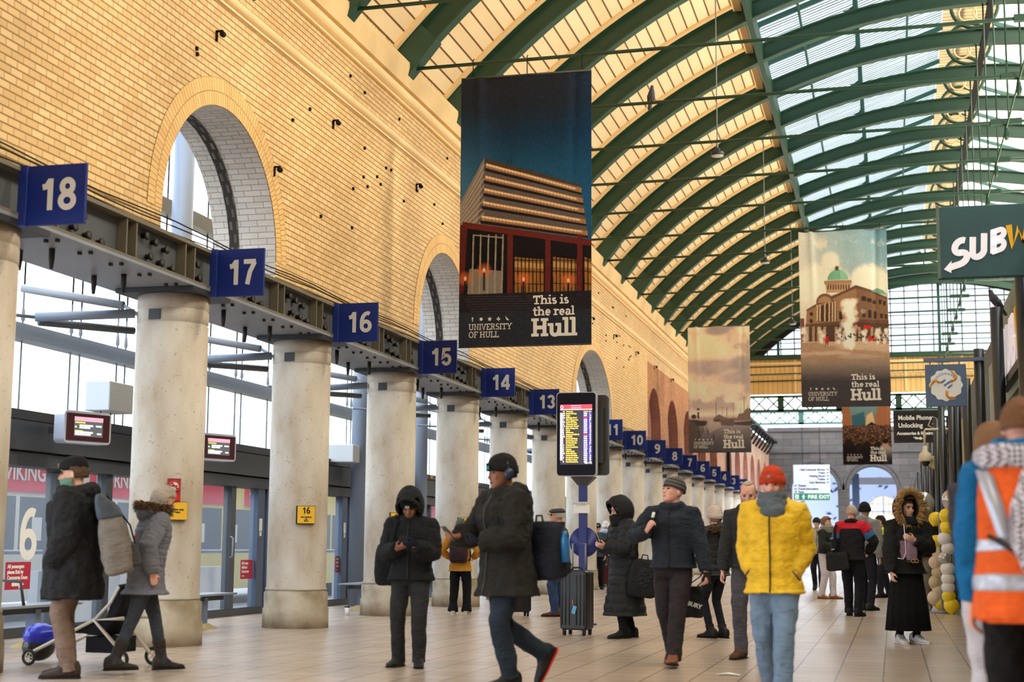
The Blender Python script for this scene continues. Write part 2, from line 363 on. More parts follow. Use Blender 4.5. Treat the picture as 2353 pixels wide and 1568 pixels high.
GLASS_R = glass_mat('sunlit_roof_glass', (255, 248, 232), trans=.80, tcol=(255, 244, 222), streak=.12)
GLASS_W = glass_mat('gable_glass', (150, 156, 166), trans=.2)
GLASS = glass_mat('door_glass', (236, 244, 250), .93, trans=.10, tcol=(235, 242, 255))  # pale diffusing share imitates the white veil of reflections on the panes
OPAL = mat('translucent_sheet', (232, 238, 242), .6)
BLUE = mat('sign_blue', (14, 38, 116), .45, spec=.3)
WHITE = mat('white_paint', (232, 232, 230), .5)
BLACK = mat('black_paint', (18, 18, 20), .5)
FRAME = mat('door_frame_grey', (62, 66, 72), .45)
ALU = mat('blue_grey_aluminium', (84, 98, 122), .4, metal=.3)

def uv_yz(co, p): return (co.y, co.z)
def uv_xz(co, p): return (co.x, co.z)
def uv_xy(co, p): return (co.x, co.y)

# ---------------------------------------------------------------- floor and ground
o = MB().add([(-10.3, -6, 0), (12, -6, 0), (12, 104, 0), (-10.3, 104, 0)], [(0, 1, 2, 3)]).build('floor', TILES, uvfun=lambda co, p: (co.x+.11, co.y)); struct(o, 'beige square-tiled concourse floor', 'floor')
TARMAC = mat('bus_stand_tarmac', (120, 120, 122), .9, noise=.2, nscale=3)
o = MB().add([(-80, -30, -.06), (-10.3, -30, -.06), (-10.3, 130, -.06), (-80, 130, -.06)], [(0, 1, 2, 3)]).build('ground', TARMAC); struct(o, 'pale tarmac of the bus stands outside the doors', 'ground')

# ---------------------------------------------------------------- walls with arches
def arch_path(a0, a1, zb, ztop, zs=None, n=20):
    """points of one opening from left foot to right foot in (along, z)"""
    c = (a0+a1)/2; hw = (a1-a0)/2
    if zs is None: zs = max(zb, ztop-hw)
    pts = [(a0, zb)] if zs > zb+1e-3 else []
    pts += [(c-hw*math.cos(PI*i/n), zs+(ztop-zs)*math.sin(PI*i/n)) for i in range(n+1)]
    if zs > zb+1e-3: pts.append((a1, zb))
    return pts
def arched_wall(name, a0, a1, zb, zt, arches, f, th, mats, uvf):
    """f(a,z,t) maps; t=0 front, t=th back; mats front, reveal"""
    out = [(a0, zb)]
    for A in arches: out += arch_path(*A) if len(A) > 4 else arch_path(A[0], A[1], zb, A[3])
    out += [(a1, zb), (a1, zt), (a0, zt)]
    n = len(out); mb = MB()
    V = [f(a, z, 0) for a, z in out]+[f(a, z, th) for a, z in out]
    mb.add(V, [tuple(range(n)), tuple(range(n, 2*n))[::-1]], 0)
    base = len(mb.V)
    mb.V += V
    L = 0
    for i in range(n):
        k = (i+1) % n; d = math.dist(out[i], out[k])
        mb.F.append([base+i, base+n+i, base+n+k, base+k]); mb.I.append(1); mb.S.append(False)
        mb.U[len(mb.F)-1] = [(0, L), (th, L), (th, L+d), (0, L+d)]; L += d
    return mb.build(name, mats, uvfun=uvf)
WX = -7.5
fw = lambda a, z, t: (WX-t, a, z)
A1 = [(14.20, 17.27, 4.42, 6.2), (23.24, 26.24, 4.42, 6.2), (35.7, 40.85, 4.42, 6.22, 4.42)]
wl = arched_wall('wall_left', -6, 47.15, 4.42, 8.72, A1, fw, .85, [BR_CREAM, BR_WHITE], uv_yz); struct(wl, 'cream glazed brick wall with round arches above the blue numbered signs', 'wall')
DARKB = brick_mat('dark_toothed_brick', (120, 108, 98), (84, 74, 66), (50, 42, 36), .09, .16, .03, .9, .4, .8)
for A in A1:                                                        # voussoir ring on the face, dark toothed band inside the opening
    a0, a1, zb, zt = A[:4]; c = (a0+a1)/2; hw = (a1-a0)/2; zs = A[4] if len(A) > 4 else max(zb, zt-hw)
    mb = MB(); n = 32; wd = .33
    for i in range(n):
        t0, t1 = PI*i/n, PI*(i+1)/n
        P = lambda t, e: (WX+.006, c-(hw+e)*math.cos(t), zs+(zt-zs+e)*math.sin(t))
        mb.add([P(t0, 0), P(t1, 0), P(t1, wd), P(t0, wd)], [(0, 1, 2, 3)], 0, False, [[(.115*0+t0*2.0, 0), (t1*2.0, 0), (t1*2.0, wd), (t0*2.0, wd)]])
    VOUS = _mats.get('voussoir_brick') or brick_mat('voussoir_brick', (240, 198, 130), (228, 182, 112), (150, 108, 62), .075, .165, .005, .55, .1, .4)
    mb.build('arch_ring', VOUS, wl)
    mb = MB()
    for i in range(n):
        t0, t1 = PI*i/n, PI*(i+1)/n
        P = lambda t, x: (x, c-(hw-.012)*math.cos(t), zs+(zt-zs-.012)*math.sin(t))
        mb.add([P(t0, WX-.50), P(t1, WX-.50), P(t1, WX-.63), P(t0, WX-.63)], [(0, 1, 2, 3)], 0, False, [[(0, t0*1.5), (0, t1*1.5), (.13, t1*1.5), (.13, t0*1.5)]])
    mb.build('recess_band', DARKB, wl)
o = MB().box((WX-.85, 47.15, 7.05), (WX, 69.2, 8.72), uv=True).build('wall_left_upper', BR_CREAM); struct(o, 'cream brick band above the red brick arcade', 'wall')
redA = [(47.2+4.2*k, 49.95+4.2*k, 4.42, 6.3) for k in range(5)]
o = arched_wall('wall_left_red', 47.15, 69.2, 4.42, 7.05, redA, fw, .32, [BR_RED, BR_PURPLE], uv_yz); struct(o, 'red brick arcade wall behind the low platform numbers', 'wall')
MB().add([(WX-.32, 47.15, 4.42), (WX-.32, 69.2, 4.42), (WX-.32, 69.2, 7.05), (WX-.32, 47.15, 7.05)], [(0, 1, 2, 3)]).build('recess_back', BR_PURPLE, o, uvfun=uv_yz)
farA = [(70.3+4.2*k, 73.0+4.2*k, 4.42, 6.3, 5.0) for k in range(6)]
o = arched_wall('wall_left_far', 69.2, 96, 4.42, 7.6, farA, fw, .32, [BR_BROWN, BR_PURPLE], uv_yz); struct(o, 'brown brick wall of narrow arches beyond the roof gable', 'wall')
MB().add([(WX-.32, 69.2, 4.42), (WX-.32, 96, 4.42), (WX-.32, 96, 7.6), (WX-.32, 69.2, 7.6)], [(0, 1, 2, 3)]).build('recess_back', BR_PURPLE, o, uvfun=uv_yz)
o = MB().box((-8.9, 78.2, 0), (-8.5, 96, 4.42), uv=True).build('wall_left_base', BR_BROWN); struct(o, 'brown brick wall low down beyond the last column', 'wall')
# cornice: lower half-round, upper half-round, stone fascia with ledge
def run(prof, y0, y1, name, m, label):                              # profile in (x,z) swept along Y
    rings = [[(x, y, z) for x, z in prof] for y in (y0, y1)]
    mb = MB(); mb.loft(rings, 0, False); o = mb.build(name, m); struct(o, label, 'trim'); return o
arc = lambda cx, cz, r, a0, a1, n=8: [(cx+r*math.cos(math.radians(a0+(a1-a0)*i/n)), cz+r*math.sin(math.radians(a0+(a1-a0)*i/n))) for i in range(n+1)]
run([(WX-.1, 7.42), (WX+.03, 7.42), (WX+.03, 7.45)]+arc(WX+.02, 7.52, .065, -90, 90)+[(WX-.1, 7.6)], -6, 69.2, 'trim_1', CREAM_PAINT, 'lower half-round moulding along the cream brick wall')
run([(WX-.1, 8.16), (WX+.05, 8.16), (WX+.05, 8.2)]+arc(WX+.05, 8.29, .09, -90, 90)+[(WX+.03, 8.41), (WX-.1, 8.41)], -6, 69.2, 'trim_2', CREAM_PAINT, 'upper half-round moulding under the stone ledge')
run([(WX-.1, 8.41), (WX+.13, 8.41), (WX+.20, 8.70), (WX+.20, 8.78), (WX-.5, 8.78), (WX-.5, 8.41)], -6, 69.2, 'trim_3', CREAM_STONE, 'stone ledge that carries the feet of the roof ribs')

mb = MB(); random.seed(8); y = 14.0
while y < 60:
    for x in (-7.34, -7.44): mb.add([(x-.004, y, 8.77), (x+.004, y, 8.77), (x+random.uniform(-.03, .03), y+random.uniform(-.03, .03), 8.77+random.uniform(.09, .14)), (x, y+.006, 8.77)], [(0, 1, 2), (1, 3, 2), (3, 0, 2)])
    y += .05
o = mb.build('bird_spikes', IRON); tag(o, 'row of thin anti-bird spikes on the stone ledge', 'bird spikes', None, 'stuff')
# wall fixtures: iron brackets, little dark plugs
def wall_bracket(y, z):
    t = thing('wall_bracket', None, 'bracket', (WX, y, z))
    MB().box((0, -.015, -.07), (.02, .015, .06)).box((0, -.015, .04), (.09, .015, .06)).build('arm', IRON, t)
    MB().lathe([(.0, -.02), (.035, -.02), (.035, .02), (0, .02)], (.085, 0, .01), 12, axis=Matrix.Rotation(PI/2, 3, 'X')).build('clamp', IRON, t)
    return t
BR = [(15.36, 6.99, 'rusty iron bracket on the brick high above the first arch'), (19.13, 6.99, 'iron bracket on the brick midway between the first and second arches'), (22.95, 6.99, 'iron bracket on the brick just above the second arch'), (17.13, 5.81, 'rusted iron hook beside the right of the first arch'),
      (37.8, 7.0, 'iron bracket above the third arch by the office tower banner'), (41.1, 7.0, 'iron bracket above the right of the third arch'), (44.88, 7.0, 'iron bracket left of the red brick arcade'), (48.57, 7.0, 'iron bracket over the first red arch'), (52.44, 7.0, 'iron bracket over the second red arch')]
for y, z, lb in BR: tag(wall_bracket(y, z), lb, group='iron wall brackets')
random.seed(3)
mb = MB()
for k in range(90):
    y = random.uniform(13, 44); z = random.choice([6.35, 6.5, 6.9, 7.05, 7.9, 6.7, 5.6])+random.uniform(-.1, .1)
    if any(a[0]-.4 < y < a[1]+.4 and z < 6.6 for a in A1): continue
    mb.cbox((WX+.012, y, z), (.03, .035, .04))
tag(mb.build('wall_plug', IRON, wl), kind='stuff')

# ---------------------------------------------------------------- columns, beam
BAY = 3.84; Y17 = 15.24; colY = [Y17+BAY*(17-n) for n in range(18, 0, -1)]
col_label = {18: 'round concrete column at the left edge of the photo', 17: 'round concrete column with no-smoking plate, behind the man in the cap', 16: 'round concrete column carrying the yellow 16 plate', 15: 'round concrete column carrying the yellow 15 plate', 14: 'round concrete column carrying the yellow 14 plate'}
col = None
for i, y in enumerate(colY):
    nn = 18-i
    if col is None:
        col = thing('concrete_column', None, 'column', (-7.85, y, 0), 0, 'round columns under the sign beam', 'thing')
        MB().lathe([(0, .5), (.415, .5), (.415, .52), (.40, .54), (.40, 3.54), (.388, 3.55), (.388, 3.56), (.40, 3.57), (.40, 3.70), (.388, 3.71), (.388, 3.72), (.40, 3.73), (.40, 3.87), (0, 3.87)], n=40).build('shaft', CONCRETE, col)
        MB().lathe([(0, 0), (.445, 0), (.445, .25), (.43, .27), (.43, .47), (.41, .48), (.41, .5), (0, .5)], n=40).build('base', CONC_DARK, col)
        MB().cbox((0, 0, 3.895), (.95, .95, .05)).build('cap_plate', STEEL_DK, col)
        cc = col
    else:
        cc = copy_tree(col); cc.location = (-7.85, y, 0)
    tag(cc, col_label.get(nn, 'round concrete column standing beneath the blue sign numbered %d' % nn))
    if nn != 18: MB().cbox((-.02, -.36, 3.63), (.14, .1, .12)).build('tie_bracket', STEEL_DK, cc)
bm_ = thing('beam', 'riveted grey steel beam that runs over the columns and carries the numbered signs', 'beam', (0, 0, 0), 0, None, 'structure')
Y0, Y1 = -6, 96
MB().box((-7.66, Y0, 4.36), (-7.38, Y1, 4.40)).build('top_flange', STEEL_EDGE, bm_)
MB().box((-7.55, Y0, 3.96), (-7.50, Y1, 4.36)).build('web', STEEL, bm_)
MB().box((-8.45, Y0, 3.925), (-7.38, Y1, 3.96)).build('bottom_plate', STEEL_LT, bm_)
MB().box((-8.40, Y0, 3.96), (-8.30, Y1, 4.40)).build('rear_web', STEEL, bm_)
MB().box((-7.40, Y0, 3.96), (-7.378, Y1, 3.985)).build('flange_lip', STEEL_EDGE, bm_)
bl = MB(); st = None
for i, y in enumerate(colY):
    for dy in (.42, .62, 1.9, 2.1, 3.2, 3.42):
        if st is None: st = MB().box((-7.5, -.012, 3.96), (-7.395, .012, 4.36)).build('stiffener', STEEL_EDGE, bm_); s = st
        else: s = st.copy(); C.objects.link(s)
        s.location = (0, y+dy, 0)
    for dy, z in [(.9, 4.25), (1.15, 4.22), (1.0, 4.08), (1.25, 4.05), (1.5, 4.03), (2.4, 4.28), (2.6, 4.25), (2.85, 4.22), (2.5, 4.08), (2.75, 4.06), (3.0, 4.04), (3.6, 4.2), (3.65, 4.05)]:
        bl.lathe([(0, 0), (.028, 0), (.028, .05), (.045, .05), (.045, .07), (0, .07)], (-7.5, y+dy, z), 8, axis=Matrix.Rotation(PI/2, 3, 'Y'))
    for dy in (.8, 1.4, 2.0, 2.6, 3.2):
        for x in (-7.5, -7.62): bl.cbox((x, y+dy, 3.91), (.03, .04, .03))
    for dy in (1.2, 2.6): 
        for x in (-7.8, -8.15): bl.lathe([(0, -.2), (.018, -.2), (.03, -.1), (.03, 0), (0, 0)], (x, y+dy, 3.925), 8)
tag(bl.build('bolt', BOLT, bm_), kind='stuff')
for k, (x, z) in enumerate([(-7.46, 4.44), (-7.45, 4.50), (-7.47, 4.56)]):
    o = MB().tube([(x, y, z+.02*math.sin(y*1.7+k)) for y in np.linspace(8, 80, 90)], .008, 5).build('cable', IRON)
    tag(o, ['lowest', 'middle', 'topmost'][k]+' of the thin cables strung along the foot of the cream brick wall', 'cable', 'cables above the beam')

# ---------------------------------------------------------------- roof
XC, ZC, RR = 2.25, .39, 12.66
AF = math.asin(9.55/RR)                                            # half angle at the springing
def on_arc(a, r): return (XC+r*math.sin(a), ZC+r*math.cos(a))
ribY = [8.22+2.77*k for k in range(23)]                            # last one at the gable
ordw = 'first second third fourth fifth sixth seventh eighth ninth tenth eleventh twelfth thirteenth fourteenth fifteenth sixteenth seventeenth eighteenth nineteenth twentieth'.split()
slope = lambda x: 13.0+.36*(min(x, 2*XC-x)+2.75)
def make_rib():
    t = thing('roof_rib', None, 'roof rib', (0, 0, 0), 0, 'curved iron ribs of the vault')
    n = 48; rings = []
    sec = [(-.11, 0), (.11, 0), (.11, .03), (.03, .035), (.03, .345), (.11, .35), (.11, .38), (-.11, .38), (-.11, .35), (-.03, .345), (-.03, .035), (-.11, .03)]
    for i in range(n+1):
        a = -AF+2*AF*i/n
        rings.append([(*on_arc(a, RR+h)[:1], y, on_arc(a, RR+h)[1]) for y, h in sec])
    MB().loft(rings, 0, False).build('arch', GREEN, t)
    for sgn, nm in ((-1, 'foot'), (1, 'foot')):
        rings = []
        for a, e in ((-AF-.012, .06), (-AF+.05, .02)):
            q = []
            for y, h in ((-.14, -e), (.14, -e), (.14, .4), (-.14, .4)):
                x, z = on_arc(a, RR+h); q.append((x if sgn < 0 else 2*XC-x, y, z))
            rings.append(q)
        MB().loft(rings, 0, False).build('foot', GREEN, t)
    for sgn in (-1, 1):
        xs = [-2.75, 1.62]; q = [[(x if sgn < 0 else 2*XC-x, y, slope(x)+h) for y, h in ((-.035, -.12), (.035, -.12), (.035, 0), (-.035, 0))] for x in xs]
        MB().loft(q, 0, False).build('rafter', GREEN_LT, t)
        for x in (-2.75, -.5):
            zr = ZC+math.sqrt((RR+.36)**2-(x-XC)**2); X = x if sgn < 0 else 2*XC-x
            mb = MB().box((X-.05, -.05, zr), (X+.05, .05, slope(x)-.06))
            d = 1 if sgn < 0 else -1                               # rounded corner plates
            for up in (1, 0):
                s2 = -d if x > -1 else d
                z0 = (slope(x)-.1 if up else zr+.02); vs = [(X, -.03, z0)]; rr = .26
                for i in range(7):
                    b = PI/2*i/6; px = X+s2*(rr-rr*math.sin(b)); pz = z0+(-1 if up else 1)*(rr-rr*math.cos(b))
                    px += 0; vs.append((px, -.03, pz+(.36*(px-X)*d if up else 0)))
                nv = len(vs); vs2 = vs+[(p[0], .03, p[2]) for p in vs]
                mb.add(vs2, [tuple(range(nv)), tuple(range(nv, 2*nv))[::-1]]+[(i, nv+i, nv+(i+1) % nv, (i+1) % nv) for i in range(nv)])
            mb.build('post', GREEN_LT, t)
    zc_ = 14.02
    rg = lambda cx, cz, r, w: MB().tube([(cx+r*math.cos(2*PI*i/36), 0, cz+r*math.sin(2*PI*i/36)) for i in range(37)], w, 6)
    rg(XC, zc_, .54, .045).build('ring', GREEN, t)
    for k in range(4):                                             # cream quatrefoil lobes inside the ring
        a = PI/4+k*PI/2
        rg(XC+.24*math.cos(a), zc_+.24*math.sin(a), .2, .022).build('lobe', CREAM_PAINT, t)
    return t
rib = None
for k, y in enumerate(ribY):
    if y < 13: continue
    if rib is None: rib = make_rib(); r_ = rib
    else: r_ = copy_tree(rib)
    r_.location = (0, y, 0)
    kk = round((y-19.3)/2.77)
    tag(r_, 'green curved roof rib whose foot meets the ledge above the office tower banner' if kk == 1 else
        'green curved roof rib at the top edge of the photo, nearest overhead' if kk < 0 and y < 15 else 'green curved roof rib just before the one in the top left of the vault' if kk < 0 else
        'green curved roof rib whose foot shows highest, left of the office tower banner' if kk == 0 else
        'green curved roof rib, last before the arched gable window' if y > 69 else
        'green curved roof rib, %s one beyond the rib above the office tower banner' % ordw[kk-2])
# boarding on both haunches
ce = None
for sgn in (-1, 1):
    a0, a1 = -AF-.01, -math.asin((XC+2.78)/(RR+.42)); n = 22; mb = MB(); ya, yb = -6.0, 69.2
    for i in range(n):
        b0, b1 = a0+(a1-a0)*i/n, a0+(a1-a0)*(i+1)/n
        P = lambda b: on_arc(b, RR+.42)
        q = []
        for b, y in ((b0, ya), (b0, yb), (b1, yb), (b1, ya)):
            x, z = P(b); q.append((x if sgn < 0 else 2*XC-x, y, z))
        u = [(y-19.3, (b-a0)*RR) for b, y in ((b0, ya), (b0, yb), (b1, yb), (b1, ya))]
        mb.add(q, [(0, 1, 2, 3)], 0, True, [u])
    o = mb.build('ceiling' if sgn < 0 else 'ceiling_right', BOARDS); struct(o, 'cream boarded haunch of the vault '+('above the long brick wall' if sgn < 0 else 'over the shop side'), 'ceiling')
    if sgn < 0: ce = o
for k, y in enumerate(ribY):                                       # cream battens each side of a rib, end trim against the purlin
    if y < 13: continue
    for dy in (-.22, .22):
        rings = []
        for i in range(17):
            a = -AF+(a1+AF)*i/16
            rings.append([(on_arc(a, RR+h)[0], y+dy+e, on_arc(a, RR+h)[1]) for e, h in ((-.06, .36), (.06, .36), (.06, .42), (-.06, .42))])
        o = MB().loft(rings, 0, False).build('batten', CREAM_PAINT, ce)
xe, ze = on_arc(a1, RR+.36)
MB().box((xe-.2, -6, ze-.1), (xe-.02, 69.2, ze+.05)).build('edge_trim', CREAM_PAINT, ce)
def along(name, x, z, w, h, m, lb, cat='purlin', y0=8, y1=69.2, grp=None):
    o = MB().box((x-w/2, y0, z-h/2), (x+w/2, y1, z+h/2)).build(name, m); tag(o, lb, cat, grp); return o
xp, zp = on_arc(a1, RR+.10)
along('purlin', xp+.04, zp+.1, .12, .44, GREEN, 'heavy green purlin where the cream boards meet the roof glazing')
along('purlin', 2*XC-xp, zp+.1, .12, .44, GREEN, 'heavy green purlin on the shop side of the vault')
along('ridge_tie', XC+.16, ZC+RR-.05, .13, .10, IRON, 'dark iron bar running lengthways under the crowns of the ribs')
for x, wd, lb in ((-.5, .10, 'green glazing bar midway up the left roof glass'), (-1.75, .05, 'thin glazing bar low on the left roof glass'), (.7, .05, 'thin glazing bar high on the left roof glass'), (2*XC+.5, .1, 'green glazing bar midway up the right roof glass')):
    along('glazing_purlin', x, slope(x)-.1, wd, .1, GREEN_LT, lb)
for sgn in (-1, 1):
    X = lambda x: x if sgn < 0 else 2*XC-x
    mb = MB()
    for (xa, za), (xb, zb) in (((-2.78, 12.4), (-2.78, 13.02)), ((-2.78, 13.02), (1.58, slope(1.58)))):
        L = math.hypot(xb-xa, zb-za)
        mb.add([(X(xa), -6, za), (X(xa), 69.2, za), (X(xb), 69.2, zb), (X(xb), -6, zb)], [(0, 1, 2, 3)], 0, False, [[(0, 0), (0, 75), (L, 75), (L, 0)]])
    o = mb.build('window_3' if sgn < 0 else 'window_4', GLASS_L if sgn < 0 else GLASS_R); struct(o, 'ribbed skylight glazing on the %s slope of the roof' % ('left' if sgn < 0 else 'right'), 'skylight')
o = MB().box((1.6, -6, 14.62), (2.9, 69.2, 14.68), uv=True).build('ceiling_ridge', BOARDS, uvfun=uv_xy); struct(o, 'cream boards under the ridge ventilator', 'ceiling')
# tie rods with their hangers
rod = None
for k, y in enumerate(ribY):
    if y < 16: continue
    if rod is None:
        rod = thing('tie_rod', None, 'tie rod', (0, y, 0), 0, 'iron tie rods across the vault'); r_ = rod
        MB().tube([(-7.25, 0, 8.72), (2.2, 0, 8.8), (11.75, 0, 8.72)], .03, 8).build('rod', GREEN, rod)
        MB().tube([(XC, 0, 8.8), (XC, 0, 13.05)], .018, 6).build('hanger', GREEN, rod)
        MB().cbox((2.2, 0, 8.8), (.55, .09, .10)).lathe([(0, -.3), (.03, -.3), (.05, -.2), (.02, 0), (0, 0)], (2.2, 0, 8.76), 8).build('coupling', GREEN, rod)
    else: r_ = copy_tree(rod); r_.location = (0, y, 0)
    kk = round((y-19.3)/2.77)
    tag(r_, {-1: 'green tie rod nearest overhead, above the top edge', 0: 'green tie rod across the top, above the office tower banner', 1: 'green tie rod that the office tower banner hangs from', 6: 'green tie rod that the domed building banner hangs from', 11: 'green tie rod that the harbour banner hangs from', 17: 'green tie rod that the crowd banner hangs from'}.get(kk, 'green tie rod across the vault, %s beyond the rod of the office tower banner' % ordw[min(19, kk-2)]))
o = MB().tube([(2.2, 14, 8.68), (2.2, 69.2, 8.68)], .018, 6).build('chain_rod', GREEN); tag(o, 'long iron rod linking the middles of all the tie rods', 'rod')

# gable at the end of the vault
YG = 69.25
g = thing('window_1', 'arched gable window of small clear panes at the end of the vault', 'window', (0, YG, 0), 0, None, 'structure')
ga = [(2.2+11.35*math.sin(a), 1.75+11.35*math.cos(a)) for a in np.linspace(-.765, .765, 40)]
zb_ = 9.93
MB().add([(x, .05, z) for x, z in ga]+[(ga[-1][0], .05, zb_), (ga[0][0], .05, zb_)], [tuple(range(42))]).build('pane', GLASS_W, g)
rings = [[(2.2+(11.35+h)*math.sin(a), y, 1.75+(11.35+h)*math.cos(a)) for h, y in ((-.05, -.1), (-.05, .1), (.85, .1), (.85, -.1))] for a in np.linspace(-.79, .79, 40)]
MB().loft(rings, 0, False).build('arch_frame', IRON, g)
MB().box((-7, -.15, 9.72), (11.5, .15, 9.95)).build('sill_beam', GREEN, g)
mb = MB()
for x in np.arange(-5.4, 10.2, .62):
    zt = 1.75+math.sqrt(max(0, 11.35**2-(x-2.2)**2))
    if zt > zb_+.1: mb.box((x-.025, -.02, zb_), (x+.025, .02, zt))
for z in (10.5, 11.07, 11.64, 12.2, 12.75):
    hx = math.sqrt(11.35**2-(z-1.75)**2); mb.box((2.2-hx, -.02, z-.02), (2.2+hx, .02, z+.02))
mb.build('glazing_bar', IRON, g)
for x in (-4.9, -1.2, 2.3, 6.0):
    zt = 1.75+math.sqrt(11.35**2-(x-2.2)**2)
    MB().box((x-.06, -.08, zb_), (x+.06, .08, zt)).build('mullion', GREEN_LT, g)
o = MB().box((-7.3, YG-.05, 8.12), (11.7, YG+.05, 9.74), uv=True).build('wall_gable', GABLE_BOARDS); struct(o, 'cream vertical boards under the arched gable window', 'wall')
for x in np.arange(-6.6, 10, 2.46): MB().box((x-.05, YG-.09, 8.2), (x+.05, YG-.05, 9.72)).build('batten', CREAM_PAINT, o)
MB().box((-7.3, YG-.14, 9.5), (11.7, YG-.05, 9.6)).build('ledge', CREAM_PAINT, o)
def lattice(name, y, z0, z1, x0, x1, step, m, lb):
    t = thing(name, lb, 'truss', (0, y, 0))
    MB().box((x0, -.09, z1-.1), (x1, .09, z1)).build('top_chord', m, t)
    MB().box((x0, -.09, z0), (x1, .09, z0+.1)).build('bottom_chord', m, t)
    x = x0; i = 0
    while x < x1-.1:
        for s in (0, 1):
            a, b = ((x, z0+.05), (x+step, z1-.05)) if s else ((x, z1-.05), (x+step, z0+.05))
            MB().tube([(a[0], (s-.5)*.06, a[1]), (b[0], (s-.5)*.06, b[1])], .035, 4, smooth=False).build('diagonal', m, t)
        if i % 4 == 3: MB().box((x+step-.14, -.09, z0), (x+step+.14, .09, z1)).build('plate', m, t)
        x += step; i += 1
    return t
lattice('lattice_truss', YG+.3, 7.35, 8.1, -7.49, 3.2, .66, GREEN, 'dark green lattice truss directly under the cream gable boards')
lattice('lattice_truss', 80, 7.6, 8.32, -7.49, 3.2, .74, GREEN_LT, 'teal lattice truss further back, over the grey stone wall')
# roof and wall beyond the gable
OPALG = glass_mat('opal_sheet', (240, 244, 248), trans=.9, tcol=(240, 246, 252))
o = MB().add([(-7.6, 69.4, 9.3), (12, 69.4, 9.3), (12, 96, 9.3), (-7.6, 96, 9.3)], [(0, 1, 2, 3)]).build('ceiling_far', OPALG); struct(o, 'pale translucent sheet roof beyond the gable', 'ceiling')
fe = lambda a, z, t: (a, 96+t, z)
o = arched_wall('wall_back', -7.6, 12, 0, 8.72, [(-6.12, -3.26, 0, 6.2, 4.78), (-2.55, .32, 0, 6.2, 4.78), (1.6, 4.5, 0, 6.2, 4.78)], fe, .7, [STONE, STONE], uv_xz); struct(o, 'sooty grey stone end wall with round-headed doorways', 'wall')
for c in (-4.69, -1.115, 3.05):
    for r0, r1, d in ((1.46, 1.6, .10), (1.72, 1.86, .06)):
        rings = [[(c+r*math.sin(a), 96-e, 4.78+r*math.cos(a)) for r, e in ((r0, 0), (r0, d), (r1, d), (r1, 0))] for a in np.linspace(-PI/2, PI/2, 25)]
        MB().loft(rings, 0, False).build('hood_mould', mat('sooty_stone', (72, 67, 65), .85, noise=.2), o)
for z in (3.9, 7.1, 8.45): 
    for a, b in ((-7.6, -6.55), (-2.85, -2.95), (.75, 1.2)) if z < 5 else ((-7.6, 12),):
        if b > a: MB().box((a, 95.88, z), (b, 96, z+.14)).build('string_course', _mats['sooty_stone'], o)
o = MB().add([(-7.6, 96.6, 8.72), (12, 96.6, 8.72), (12, 96.6, 9.3), (-7.6, 96.6, 9.3)], [(0, 1, 2, 3)]).build('window_2', OPALG); struct(o, 'white clerestory strip over the grey stone wall', 'window')
PALE = mat('pale_blue_wall', (196, 214, 246), .7)
o = MB().box((-9, 104, 0), (6, 104.2, 7)).build('wall_porch', PALE); struct(o, 'pale blue porch wall with bird decals, seen through the arches', 'wall')
# arched window on the porch wall
wp = thing('window_5', 'arched white-paned window in the pale blue porch wall', 'window', (-.55, 103.97, 0), 0, None, 'structure')
PANE = mat('bright_porch_pane', (250, 236, 212), .4, emit=.3)  # window pane given a faint glow of its own
q = [(1.05*math.sin(a), 3.6+1.05*math.cos(a)) for a in np.linspace(-PI/2, PI/2, 24)]+[(1.05, 1.0), (-1.05, 1.0)]
MB().plate(q, lambda a, b, t: (a, t, b), .02).build('pane', PANE, wp)
mb = MB()
for x in (-1.05, -.0, 1.05): mb.box((x-.05, -.04, 1), (x+.05, .0, 3.6 if abs(x) > .5 else 4.6))
for x in (-.7, -.35, .35, .7): mb.box((x-.015, -.02, 1), (x+.015, 0, 3.6+math.sqrt(1.05**2-x*x)-.02))
for z in (1, 2.3, 3.6): mb.box((-1.05, -.04, z-.04), (1.05, 0, z+.04))
for z in (1.65, 2.95, 4.1): mb.box((-.95, -.02, z-.015), (.95, 0, z+.015))
mb.build('glazing_bar', PALE, wp)
MB().tube([(1.1*math.sin(a), -.02, 3.6+1.1*math.cos(a)) for a in np.linspace(-PI/2, PI/2, 24)], .06, 6).build('surround', PALE, wp)
BIRD = mat('bird_decal_blue', (44, 62, 104), .7)
def bird(mb, x, z, s, rot, flip):
    P = [(-1, 0), (-.55, .12), (-.3, .15), (-.15, .75), (.05, .2), (.3, .28), (.75, .62), (.42, .1), (.62, .02), (.9, -.05), (.6, -.12), (.25, -.22), (-.2, -.2), (-.6, -.12)]
    c, sn = math.cos(rot), math.sin(rot)
    mb.plate([(x+s*(flip*a*c-b*sn), z+s*(flip*a*sn+b*c)) for a, b in P], lambda a, b, t: (a, 103.99-t, b), .01)
random.seed(11); mb = MB()
for k in range(70):
    x = random.uniform(-7.2, 1.0); z = random.uniform(1.4, 5.9)
    if -1.9 < x < .8 and z < 4.8: continue
    bird(mb, x, z, random.uniform(.16, .26), random.uniform(-.7, .7), random.choice((-1, 1)))
tag(mb.build('bird_decal', BIRD, o), kind='stuff')
o = MB().add([(-9, 96.8, 7.05), (6, 96.8, 7.05), (6, 104.2, 7.05), (-9, 104.2, 7.05)], [(0, 1, 2, 3)]).build('added_porch_roof', glass_mat('porch_sheet', (200, 206, 216), trans=.96, tcol=(120, 128, 144))); struct(o, 'unseen translucent sheet added over the porch to dim it', 'ceiling')  # roof sheet out of view, added to dim the porch wall
o = MB().box((-2.9, 100, 5.25), (2, 100.4, 5.7)).build('lintel', mat('lintel_grey', (150, 152, 158), .7)); struct(o, 'grey lintel seen inside the top of the right-hand stone arch', 'lintel')
